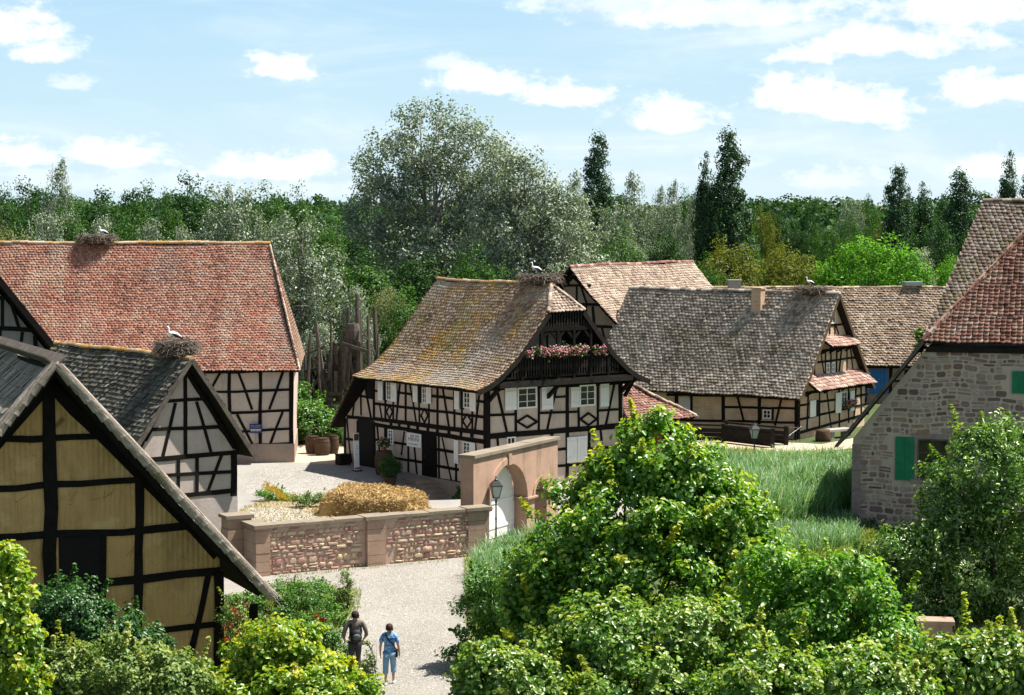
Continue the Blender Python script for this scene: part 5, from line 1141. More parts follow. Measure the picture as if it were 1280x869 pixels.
# broadleaf
for a in (('dark1', 40, 224, 200, 'dark green tree at the left edge of the wood', 120), ('dark2', 128, 232, 195, 'dark green tree right of the pointed tree at far left', 110), ('dark1', 180, 228, 205, 'dark green round crown over the left third of the barn', 100), ('dark2', 236, 214, 200, 'highest dark green crown left of the silver poplar', 110),
          ('mid1', 335, 232, 200, 'mid green crown right of the silver poplar behind the barn', 90), ('mid2', 372, 240, 205, 'mid green crown beside the tallest poplar, on its left', 70), ('dark1', 4, 232, 190, 'dark crown cut by the left edge', 80), ('mid2', 90, 262, 165, 'mid green crown under the pointed tree', 80), ('mid1', 170, 258, 168, 'mid green crown between silver poplars behind the barn', 90), ('dark2', 280, 250, 175, 'dark crown behind the silver poplar over the barn', 90), ('mid2', 212, 250, 180, 'small mid green crown in the second row over the barn', 60),
          ('mid1', 412, 292, 138, 'mid green locust tree left of the tallest poplar trunk', 90), ('mid2', 455, 322, 134, 'fresh green locust tree above the driftwood tower', 130), ('mid1', 598, 308, 132, 'dense mid green tree over the left end of the mossy roof', 110), ('dark1', 530, 318, 142, 'dark tree under the tallest poplar', 130), ('mid2', 500, 372, 124, 'mid green tree touching the left slope of the mossy roof', 70), ('dark2', 640, 330, 140, 'dark crown under the rounded poplar', 110), ('dark1', 430, 398, 123, 'dark green thicket tree behind the driftwood tower', 110), ('dark2', 700, 300, 165, 'dark crown behind the nest of the mossy roofed house', 110),
          ('mid2', 730, 290, 150, 'mid green crown above the pale barn ridge, on its left', 80), ('mid1', 775, 285, 155, 'mid green crown above the pale barn ridge', 100), ('silver', 700, 316, 130, 'silvery crown just above the pale barn ridge', 70), ('dark1', 830, 290, 170, 'dark crown left of the olive tree', 80), ('olive', 912, 300, 160, 'olive green tree above the two chimneys', 120), ('olive', 985, 308, 162, 'yellow olive tree between the olive and the bright green tree', 130),
          ('bright', 1090, 284, 158, 'bright green tree above the brown barn roof', 150), ('bright', 1030, 318, 160, 'lower bright green tree left of the brightest one', 90), ('bright', 1192, 312, 160, 'bright green tree beside the stone house roof', 70), ('mid2', 1140, 322, 168, 'mid green tree right of the brightest tree', 80), ('dark1', 1168, 272, 176, 'dark crown between the poplars of the right row', 90), ('dark2', 1225, 262, 180, 'dark crown behind the stone house ridge', 80), ('silver', 1150, 300, 172, 'grey green crown under the poplar row', 60),
          ('mid1', 1240, 300, 150, 'green crown hidden behind the stone house', 90), ('dark1', 352, 300, 150, 'dark green crown behind the right end of the barn', 80), ('mid1', 880, 320, 152, 'green crown behind the stone chimney', 70)):
    place(a[0], a[1], a[2], a[3], a[4], a[5])
# second dense rows so that no sky shows low down
for i in range(17):
    x = -10 + i * 48; place(random.choice(['dark1', 'dark2', 'mid1']), x, random.uniform(246, 258) if x < 420 else random.uniform(268, 285), random.uniform(212, 235), 'dark tree standing deep in the wood behind the first rows', 110)
# wooded hills far right and behind
def far_forest():
    t = thing('far_forest', 'wood on the low hills at the right horizon', 'forest', (0, 0, 0)); t['kind'] = 'stuff'
    rng = np.random.default_rng(77); Ps = []; Ns = []
    for i in range(620):
        Y = rng.uniform(330, 900); x = rng.uniform(-.33, .33) * Y; q = 4.5 + rng.random() * 2.5; z = float(gz(x, Y)); hh = rng.uniform(9, 15); n = int(190 if Y < 550 else 110)
        d = unit(rng.normal(size=(n, 3))); d[:, 2] = np.abs(d[:, 2]) * 1.0 - .15; Ps.append(np.array([x, Y, z + hh * .45]) + d * np.array([q, q, hh * .55]) * rng.uniform(.75, 1.08, (n, 1))); Ns.append(d + rng.normal(0, .35, d.shape))
    P = np.concatenate(Ps); Nn = np.concatenate(Ns); V = leaf_verts(P, Nn, rng.uniform(1.0, 2.0, len(P)), .8)
    me = np_mesh('leaves', V, SIM, {'rnd': rng.random(len(P)), 'tip': np.zeros(len(P))}, M['l_deep'])
    o = link_mesh('crown', me, t)
    for i in range(0): pass
    return t
far_forest()
for (x, yt, Y, k, lb) in ((855, 240, 330, 'mid2', 'distant pale tree left of the far hill trees'), (965, 254, 340, 'dark2', 'distant dark tree on the left of the far hill'), (1012, 248, 330, 'dark1', 'distant tree on the crest of the far hill'), (1062, 240, 320, 'silver', 'tallest distant tree on the crest of the far hill'), (1085, 246, 330, 'mid1', 'distant tree left of the right poplar row')):
    place(k, x, yt, Y, lb, 40)
for i in range(16):
    place(random.choice(['dark1', 'dark2', 'mid1', 'olive']), 930 + i * 22, 262 + random.uniform(-4, 22), random.uniform(215, 300), 'tree on the slope of the far hill at right', random.uniform(40, 62), group='trees on the slope of the far hill')

# ---------------------------------------------------------------- foreground trees and shrubs
FG = dict(fancy=True, asp=.78, flat=.8, up=.75, shoots=.14, holes=.42, shell=.55)
def fg(name, label, cat, x, Y, ytop, lobes_px, mat, nclump, nleaf, rc, ls, seed, **k):
    """lobes_px: (px, py, rx_px, rz_px, depth offset) measured on the photograph at distance Y"""
    l = loc_of(x, Y); m = Y / FPX; L = []
    for (px, py, rx, rz, dy) in lobes_px:
        q = atY(px, py, Y + dy); L.append((q[0] - l[0], q[1] - l[1], q[2], rx * m, rx * m * .95, rz * m))
    return make_tree(name, label, cat, l, hgt(ytop, Y), L, mat, nclump=nclump, nleaf=nleaf, rc=rc, ls=ls, seed=seed, **dict(FG, **k))
fg('hazel_tree', 'large leafy green tree with yellow shoot tips in the centre foreground', 'tree', 800, 47, 512, [(815, 575, 54, 54, 0), (775, 618, 50, 52, 0), (866, 612, 58, 55, 0), (790, 650, 95, 78, 0), (895, 650, 64, 62, .5), (945, 715, 50, 60, .3), (720, 690, 62, 55, -.5), (800, 740, 130, 90, 0), (905, 720, 80, 70, .5), (690, 790, 60, 65, -.8), (770, 840, 110, 80, -1), (900, 810, 90, 80, 0), (655, 745, 36, 40, 0)], 'l_hazel', 1650, 60, .40, .125, 41, shoots=.07, tipk=.95, r=.13, nl=30, shell=.6, multi=2)
fg('hazel_bush', 'broad green bush with pale seed clusters in front of the large centre tree', 'bush', 790, 36, 742, [(760, 800, 75, 55, 0), (860, 790, 70, 50, .4), (690, 850, 60, 50, 0), (800, 860, 110, 60, -.5), (930, 850, 70, 60, 0)], 'l_hazel2', 560, 60, .30, .10, 42, shoots=.07, tipk=.75, r=.06, nl=20, multi=3)
fg('hazel_bush', 'bright green rounded bush right of the large centre tree', 'bush', 1050, 40, 688, [(1045, 735, 70, 46, 0), (1000, 780, 70, 60, 0), (1095, 800, 60, 62, 0), (1040, 850, 110, 55, -.5), (960, 720, 40, 40, .5)], 'l_bright2', 520, 60, .32, .10, 43, tipk=.6, r=.06, nl=20, multi=3)
fg('hazel_bush', 'yellow tipped bush along the bottom edge below the bright green one', 'bush', 1040, 31, 800, [(960, 860, 70, 40, 0), (1060, 858, 70, 42, 0), (1120, 868, 50, 40, 0)], 'l_hazel2', 260, 56, .26, .095, 44, shoots=.07, tipk=.75, r=.05, nl=12, multi=3)
fg('walnut_tree', 'walnut tree with drooping glossy leaves in front of the stone house', 'tree', 1246, 58, 515, [(1240, 590, 75, 60, 0), (1192, 645, 50, 44, 0), (1290, 620, 80, 70, 0), (1130, 690, 52, 42, -.5), (1210, 700, 85, 55, 0), (1160, 740, 58, 34, -.5), (1290, 730, 70, 50, 0), (1235, 560, 34, 30, 0)], 'l_walnut', 900, 50, .42, .135, 45, tipk=.5, r=.14, nl=26, asp=.5, droop=.25)
fg('hazel_bush', 'pale tipped bush in the bottom right corner', 'bush', 1230, 32, 775, [(1215, 835, 50, 40, 0), (1270, 830, 50, 45, 0), (1160, 860, 45, 34, 0)], 'l_hazel2', 280, 56, .26, .10, 46, shoots=.07, tipk=.75, r=.05, nl=12, multi=3)
fg('hedge_bush', 'dark green leafy bush at the right edge of the gravel path', 'bush', 610, 52, 690, [(640, 740, 48, 50, 0), (600, 770, 34, 52, 0), (590, 830, 32, 40, -.5), (640, 820, 60, 60, 0), (680, 720, 40, 40, 1)], 'l_mid2', 420, 60, .30, .085, 47, tipk=.2, r=.05, nl=14, multi=3)
fg('hedge_bush', 'green bush with pale shoots at the bottom edge beside the path', 'bush', 620, 34, 790, [(615, 840, 42, 36, 0), (660, 858, 40, 36, 0), (600, 868, 30, 30, 0)], 'l_hazel2', 230, 54, .24, .09, 48, shoots=.07, tipk=.75, r=.04, nl=10, multi=3)
fg('yellow_leaved_tree', 'yellow green leafy tree cut by the left edge at the bottom', 'tree', 5, 33, 672, [(8, 730, 24, 50, 0), (-10, 780, 50, 60, 0), (20, 820, 34, 50, 0), (0, 860, 50, 40, 0)], 'l_yellow', 340, 56, .26, .105, 49, tipk=.7, shoots=.05, r=.06, nl=10)
fg('elder_bush', 'dark green bush growing against the clay barn wall', 'bush', 90, 44, 722, [(85, 760, 48, 34, 0), (130, 790, 52, 36, 0), (60, 790, 44, 34, 0), (170, 810, 40, 26, 0), (110, 820, 70, 30, 0)], 'l_dark2', 420, 58, .26, .085, 50, tipk=.3, r=.05, nl=14, multi=3)
fg('loose_bush', 'dull green loose bush along the bottom left edge', 'bush', 140, 38, 785, [(70, 845, 60, 34, 0), (150, 835, 60, 36, 0), (215, 850, 50, 30, 0), (20, 860, 40, 26, 0)], 'l_dull', 460, 52, .26, .085, 51, tipk=.7, r=.04, nl=14, multi=4)
fg('golden_bush', 'golden yellow leaved bush in front of the walking couple', 'bush', 360, 40, 768, [(350, 815, 48, 42, 0), (398, 852, 46, 32, 0), (310, 850, 50, 34, 0), (440, 872, 30, 16, 0), (365, 860, 90, 34, -.4), (240, 865, 40, 20, 0)], 'l_yellow', 600, 56, .26, .10, 52, tipk=1.0, shoots=.05, r=.04, nl=16, multi=3)
fg('rose_bush', 'tall sparse rose bush with pink blossom beside the clay barn corner', 'bush', 292, 49, 740, [(292, 775, 18, 34, 0), (300, 810, 24, 30, 0)], 'l_dull', 60, 40, .22, .07, 53, tipk=.4, r=.02, nl=14, multi=3)
# garden mounds
fg('garden_shrub', 'low spreading green shrub in the garden beside the gravel path', 'bush', 345, 58, 728, [(330, 770, 46, 34, 0), (385, 765, 42, 36, 0), (355, 755, 50, 30, 1.0), (410, 790, 26, 26, -1), (300, 770, 30, 28, 0), (400, 745, 30, 20, 2.0)], 'l_mid2', 620, 54, .20, .06, 54, tipk=.3, r=.02, nl=10, multi=4)
fg('pale_flowering_plant', 'tall pale flowering plant at the path corner of the garden', 'plant', 431, 59, 712, [(431, 730, 9, 20, 0), (428, 748, 13, 16, 0)], 'l_dull', 70, 34, .13, .05, 55, tipk=1.0, r=.012, nl=12, multi=3)
fg('garden_shrub', 'green shrub with red roses below the spreading garden shrub', 'bush', 400, 52, 765, [(395, 800, 28, 30, 0), (370, 805, 30, 26, 0), (425, 810, 18, 26, 0)], 'l_mid2', 240, 50, .20, .065, 56, tipk=.2, r=.02, nl=10, multi=4)
fg('loose_bush', 'sparse leafy shoots between the man and the woman', 'plant', 462, 46, 790, [(462, 815, 8, 30, 0), (455, 845, 16, 18, 0)], 'l_dull', 34, 26, .16, .065, 57, tipk=.5, r=.012, nl=12, multi=4)
# planting by the walls
fg('yard_shrub', 'green shrubs between the red roof barn and the driftwood tower', 'bush', 392, 104, 500, [(383, 535, 18, 30, 0), (396, 530, 16, 24, 1), (376, 500, 8, 24, 1.5), (412, 545, 14, 18, 0)], 'l_mid2', 240, 44, .5, .14, 58, r=.05, nl=8, multi=3)
fg('climbing_vine', 'small green vine climbing at the left eave of the stone house', 'plant', 1152, 78.5, 400, [(1151, 422, 7, 16, 0), (1146, 440, 5, 10, 0)], 'l_mid2', 30, 26, .16, .09, 59, r=.015, nl=4)
fg('yard_shrub', 'dark ivy shrub at the foot of the stone house wall', 'bush', 1085, 74.5, 645, [(1083, 672, 24, 22, 0), (1100, 690, 24, 22, 0)], 'l_dark2', 130, 44, .3, .09, 60, r=.03, nl=6, multi=3)
# flowers scattered on bushes: little heads
def blossoms(name, label, cat, x, Y, pts, mat, n, spread, s, group=None):
    l = loc_of(x, Y); t = thing(name, label, cat, l, 0, group)
    for (px, py) in pts:
        c = atY(px, py, Y); mb = MB()
        for k in range(n):
            o = c + np.array([random.gauss(0, spread), random.gauss(0, spread), random.gauss(0, spread * .7)]); r = s * random.uniform(.7, 1.25)
            q = o - np.array(l)
            for a in range(5):
                an = a * 1.2566 + random.random(); d = np.array([math.cos(an), -.4, math.sin(an)]) * r; e = np.array([math.cos(an + .6), -.25, math.sin(an + .6)]) * r
                mb.add([q, q + d, q + (d + e) * .75, q + e], [(0, 1, 2, 3)])
        mb.build('flower_head', M[mat], t)
    return t
blossoms('red_roses', 'deep red rose heads on the garden shrub beside the path', 'roses', 400, 52, [(394, 772), (401, 776), (405, 778), (382, 790)], 'redflower', 3, .035, .075)
blossoms('pink_roses', 'pinkish red rose blossom on the tall bush by the barn corner', 'roses', 292, 48.5, [(303, 752), (290, 762), (300, 772), (287, 780), (285, 785), (295, 792), (306, 798), (310, 790), (284, 798)], 'redflower', 3, .05, .05)
blossoms('white_blossom', 'small white flowers above the spreading garden shrub', 'flowers', 380, 60, [(360, 728), (375, 724), (390, 726), (345, 732), (405, 730), (330, 738), (430, 718), (436, 722), (428, 728), (434, 734)], 'whiteflower', 14, .12, .028)

# ---------------------------------------------------------------- reeds and grass
def blades(name, label, pts_fn, n, h, wd, mat, lean=.35, curl=.5, seed=1, cat='grass'):
    rng = np.random.default_rng(seed); P = pts_fn(rng, n); n = len(P); hh = h * rng.uniform(.55, 1.1, n) * (.86 + .20 * np.sin(P[:, 0] * 1.3 + 1.7 * np.sin(P[:, 1] * .5)) * np.sin(P[:, 1] * .9 + 1) + .10 * np.sin(P[:, 0] * 3.1 + P[:, 1] * 2.3)); an = rng.uniform(0, 6.283, n)
    dx = np.cos(an) * hh * lean * rng.uniform(.2, 1.2, n); dy = np.sin(an) * hh * lean * rng.uniform(.2, 1.2, n); sa = rng.uniform(0, 3.14, n); sx = np.cos(sa) * wd; sy = np.sin(sa) * wd
    Zb = gz(P[:, 0], P[:, 1]); z = np.zeros(n); out = []
    for (f, q, w_) in ((0, 0, 1), (.55, .25, 1.), (.9, .75, .6), (1.0 - .12 * curl, 1.15, .05)):
        for sg in (-1, 1): out.append(np.stack([P[:, 0] + dx * q + sg * sx * w_, P[:, 1] + dy * q + sg * sy * w_, Zb + hh * f], -1))
    V = np.stack(out, 1); me = np_mesh(name, V, [(0, 1, 3, 2), (2, 3, 5, 4), (4, 5, 7, 6)], {'rnd': rng.random(n), 'tip': z}, M[mat]); o = link_mesh(name, me); return tag(o, label, cat, None, 'stuff')
def in_poly(poly):
    poly = np.array([p[:2] for p in poly], float)
    def f(rng, n):
        lo, hi = poly.min(0), poly.max(0); P = rng.uniform(lo, hi, (n * 4, 2)); ins = np.zeros(len(P), bool); j = len(poly) - 1
        for i in range(len(poly)):
            a, b = poly[i], poly[j]; c = ((a[1] > P[:, 1]) != (b[1] > P[:, 1])) & (P[:, 0] < (b[0] - a[0]) * (P[:, 1] - a[1]) / (b[1] - a[1] + 1e-9) + a[0]); ins ^= c; j = i
        return P[ins][:n]
    return f
blades('reeds', 'tall green reeds filling the ditch between cottage and stone house', in_poly([g(830, 612), g(900, 602), g(955, 604), g(1000, 612), g(1062, 604), g(1110, 600), g(1110, 650), g(1040, 655), g(960, 672), g(820, 680)]), 46000, 2.05, .014, 'l_reed', .5, 1, 2, 'reeds')
blades('reeds', 'lower reeds sloping down to the rough grass', in_poly([g(860, 668), g(1000, 650), g(1064, 648), g(1075, 690), g(1000, 700), g(900, 705)]), 11000, .85, .011, 'l_reed', .6, 1, 12, 'reeds')
blades('reeds', 'arching reeds between gateway, lamp and gravel path', in_poly([g(612, 700), g(640, 688), g(720, 680), g(760, 700), g(760, 800), g(640, 800), g(592, 770), g(590, 720)]), 15000, 1.2, .011, 'l_reed', .6, 1, 3, 'reeds')
blades('rough_grass', 'yellowing rough grass in front of the stone house', in_poly([g(900, 665), g(1062, 655), g(1100, 675), g(1120, 760), g(900, 800)]), 26000, .42, .010, 'l_grass', .5, 1, 4)
blades('lawn_grass', 'grass around the garden and beside the path', in_poly([g(285, 750), g(435, 742), g(440, 765), g(385, 840), g(380, 869), g(240, 900), g(240, 800)]), 14000, .25, .010, 'l_grass', .6, 1, 5)
blades('ground_grass', 'grass below the foreground trees', in_poly([g(600, 740), g(1300, 760), g(1400, 900), g(600, 900)]), 14000, .35, .012, 'l_grass', .6, 1, 6)
blades('meadow_grass', 'grass along the bridge and behind the reeds', in_poly([g(870, 566), g(1060, 570), g(1060, 582), g(860, 590)]), 5000, .5, .014, 'l_grass', .5, 1, 7)
blades('reeds', 'dark green reeds behind the barrels', in_poly([(-9.2, 103), (-7.2, 102), (-7, 106), (-9.5, 107)]), 1500, 1.9, .03, 'l_reed', .3, .4, 8, 'reeds')

# ---------------------------------------------------------------- loose stones, litter and tufts on the gravel
def pebbles(name, label, poly, n, s0, s1, seed):
    rng = np.random.default_rng(seed); P = in_poly(poly)(rng, n); n = len(P); r = rng.uniform(s0, s1, n) ** 1.0; z = gz(P[:, 0], P[:, 1]) + .006; C = np.stack([P[:, 0], P[:, 1], z], -1); a0 = rng.uniform(0, 6.28, n); V = []
    for k in range(5): a = a0 + k * 1.2566; q = r * rng.uniform(.7, 1.2, n); V.append(C + np.stack([np.cos(a) * q, np.sin(a) * q, 0 * q], -1))
    V.append(C + np.stack([0 * r, 0 * r, r * .7], -1)); V = np.stack(V, 1)
    o = link_mesh(name, np_mesh(name, V, [(k, (k + 1) % 5, 5) for k in range(5)], {'rnd': rng.random(n)}, M['pebble'])); return tag(o, label, 'stones', None, 'stuff')
M['pebble'] = mat_stone('pebbles', [(0, (.16, .14, .12)), (.5, (.36, .33, .29)), (1, (.56, .52, .47))])
PATH = [g(400, 869), g(400, 800), g(438, 765), g(440, 740), g(345, 735), g(560, 702), g(575, 705), g(568, 760), g(560, 869)]
pebbles('path_pebbles', 'loose pebbles scattered over the gravel path', PATH, 16000, .008, .026, 1)
pebbles('yard_pebbles', 'loose pebbles scattered over the courtyard', [g(300, 615), g(330, 583), g(430, 588), g(520, 615), g(500, 640), g(400, 626)], 9000, .012, .034, 2)
pebbles('bed_clods', 'clods and stones on the dry flower bed', [g(300, 660), g(310, 636), g(400, 634), g(425, 645)], 2500, .02, .06, 3)
def edge_strip(pts, w):
    P = [np.array(p[:2], float) for p in pts]; L = []; Rr = []
    for i, p in enumerate(P):
        t = P[min(i + 1, len(P) - 1)] - P[max(i - 1, 0)]; t /= np.linalg.norm(t); nrm = np.array([-t[1], t[0]]); L.append(p + nrm * w); Rr.append(p - nrm * w)
    return L + Rr[::-1]
blades('verge_grass', 'tufts of grass and weeds along the path edges', in_poly(edge_strip([g(400, 880), g(396, 800), g(436, 762), g(440, 738), g(345, 730)], .35)), 2600, .16, .008, 'l_grass', .8, 1, 21)
blades('wall_weeds', 'weeds at the foot of the rubble wall', in_poly(edge_strip([g(345, 722), g(450, 712), g(563, 701)], .12)), 700, .14, .008, 'l_grass', .8, 1, 22)
blades('verge_grass', 'thin grass along the right edge of the path', in_poly(edge_strip([g(590, 700), g(594, 760), g(600, 880)], .3)), 3000, .22, .009, 'l_grass', .8, 1, 23)
blades('yard_weeds', 'weeds on the dry flower bed', in_poly([g(298, 668), g(300, 636), g(330, 626), g(400, 630), g(430, 650)]), 1500, .12, .010, 'l_grass', .8, 1, 24)

# =================================================================== NESTS AND STORKS
def nest(name_label, loc, r, h, seed, shaggy=0.25):
    rng = np.random.default_rng(seed); t = thing('stork_nest', name_label, 'nest', loc, 0, 'stork nests on the roofs')
    m = MB(); m.lathe([(r * .35, -.12), (r * .72, .0), (r * .88, h * .45), (r * .9, h * .8), (r * .7, h * .92), (r * .3, h * .75), (.01, h * .7)], 16, rnd=.05); m.build('core', M['twig'], t, smooth=True)
    s = MB()
    for k in range(760):
        a = rng.uniform(0, 6.283); rr = r * rng.uniform(.55, 1.02); z = h * rng.uniform(.0, 1.0); c = np.array([rr * math.cos(a), rr * math.sin(a), z]); tg = np.array([-math.sin(a), math.cos(a), 0]) + rng.normal(0, .45, 3); tg[2] *= .45; tg /= np.linalg.norm(tg)
        L = rng.uniform(.25, .75) * r; w = rng.uniform(.008, .016); p = [c - tg * L / 2, c + rng.normal(0, .03, 3), c + tg * L / 2]
        s.tube(p, [w * .6, w, w * .4], 3, float(rng.random()), cap=False)
    for k in range(int(110 * shaggy * 4)):
        a = rng.uniform(0, 6.283); c = np.array([r * .9 * math.cos(a), r * .9 * math.sin(a), h * rng.uniform(.2, 1)]); d = np.array([math.cos(a), math.sin(a), rng.uniform(-.7, .5)]); L = rng.uniform(.15, .5) * r
        s.tube([c, c + d * L * .6, c + d * L + np.array([0, 0, -.3 * L])], [.011, .009, .004], 3, float(.4 + .6 * rng.random()), cap=False)
    s.build('sticks', M['twig'], t); return t
def lw(p, a, b, z): return tuple(map(float, p.w(a, b, z)))
NB_ = Plan(atz(367, 578), 5.0)
q = atY(122, 303, 101.0)
nest('large flat stork nest on the ridge of the red roof barn', (q[0], NB_.w(-10, 5.6)[1] - .1, 10.98), .95, .42, 1)
nest('shaggy stork nest on the ridge of the small white gabled house', lw(WH, -2.1, .55, 7.33), .74, .55, 2, .6)
nest('stork nest on the mossy roofed house with the balcony', lw(MAIN, 4.05, 1.15, 9.25), .95, .42, 3)
nest('stork nest at the gable end of the grey roofed cottage', lw(HB, -1.35, 4.35, 7.95), .98, .38, 4)
m = MB(); m.box(-.62, .62, -.5, .5, .0, .07); m.box(-.60, .60, -.48, .48, .071, .26); m.box(-.5, .5, -.05, .05, -.35, 0)
o = m.build('nest_platform', M['galv']); o.location = lw(HC, HC.U(1141, 358, 5)[0], 5, 7.62); tag(o, 'empty grey nest box platform on the ridge of the brown roofed barn', 'platform')
def stork(label, loc, rz=0, s=1.0):
    t = thing('stork', label, 'stork', loc, rz, 'white storks on the nests')
    m = MB()   # one continuous lofted body: tail, trunk, S-shaped neck, head; faces -x
    m.tube([(.36, 0, .50), (.26, 0, .56), (.10, 0, .63), (-.06, 0, .66), (-.18, 0, .70), (-.245, 0, .78), (-.235, 0, .88), (-.235, 0, .96), (-.27, 0, 1.01), (-.325, 0, 1.0), (-.36, 0, .985)],
           [.02, .075, .125, .13, .095, .05, .036, .034, .048, .036, .018], 12, .5)
    for y in (-.055, .055): m.tube([(.03, y, .58), (.02, y, .46), (.03, y, .34)], [.05, .032, .014], 8, .5)
    m.build('body', M['plumage'], t, smooth=True)
    for y in (-1, 1):
        w = MB(); w.tube([(-.08, y * .10, .68), (.10, y * .125, .61), (.28, y * .09, .52), (.46, y * .04, .42)], [.03, .075, .06, .012], 8, .5)
        for k in range(4): w.tube([(.18 + k * .03, y * .11, .53), (.40 + k * .03, y * .06, .42 - k * .01)], [.03, .008], 5, .5)
        w.build('wing', M['black_feather'], t, smooth=True)
        l = MB(); l.tube([(.03, y * .055, .36), (.045, y * .055, .24), (.025, y * .055, .02)], [.012, .015, .011], 6, .5)
        for a in (-.5, 0, .5): l.tube([(.025, y * .055, .02), (.025 - .08 * math.cos(a), y * .055 + .08 * math.sin(a), .006)], [.01, .005], 4, .5)
        l.build('leg', M['red_leg'], t)
    b = MB(); b.tube([(-.345, 0, .99), (-.45, 0, .955), (-.56, 0, .91)], [.02, .014, .004], 6, .5); b.build('beak', M['red_leg'], t)
    t.scale = (s, s, s); return t
stork('white stork standing on the nest of the small white gabled house', lw(WH, -2.35, .3, 7.62), R_(8), .76)
stork('white stork on the nest of the mossy roofed house', lw(MAIN, 3.85, 1.15, 9.44), R_(-6), .76)
stork('white stork on the nest of the grey roofed cottage', lw(HB, -1.5, 4.35, 8.12), R_(5), .74)
stork('partly hidden stork resting on the red roof barn nest', (q[0] + .32, NB_.w(-10, 5.6)[1] + .15, 11.1), R_(15), .72)

# =================================================================== PEOPLE
def skinned(name, verts, edges, radii, mat, parent, root=0, sub=2, flat=None):
    me = bpy.data.meshes.new(name); me.from_pydata([tuple(v) for v in verts], edges, []); me.materials.append(mat); o = link_mesh(name, me, parent)
    mo = o.modifiers.new('skin', 'SKIN'); mo.use_smooth_shade = True
    for i, r in enumerate(radii): me.skin_vertices[0].data[i].radius = (r, r) if not hasattr(r, '__len__') else r
    for i in range(len(verts)): me.skin_vertices[0].data[i].use_root = (i == root)
    s = o.modifiers.new('sub', 'SUBSURF'); s.levels = sub; s.render_levels = sub; return o
class Fig:
    def __init__(s): s.v = []; s.e = []; s.r = []
    def chain(s, start, pts, rad):
        k = start
        for p, r in zip(pts, rad):
            s.v.append(p); s.r.append(r)
            if k is not None: s.e.append((k, len(s.v) - 1))
            k = len(s.v) - 1
        return k
def hand(F, w, d, side):
    """five bent fingers hanging from wrist point w; d = forward"""
    palm = F.chain(w, [(F.v[w][0], F.v[w][1] + .005, F.v[w][2] - .05)], [(.028, .016)]); b = F.v[palm]
    for i, L in enumerate((.062, .072, .068, .054)):
        y = -.026 + i * .0175; F.chain(palm, [(b[0], b[1] + y, b[2] - .035), (b[0] - side * .006, b[1] + y, b[2] - .035 - L * .5), (b[0] - side * .022, b[1] + y, b[2] - .035 - L)], [.0095, .0085, .007])
    F.chain(w, [(b[0] - side * .01, b[1] + .034, b[2] + .015), (b[0] - side * .018, b[1] + .05, b[2] - .02)], [.011, .008])
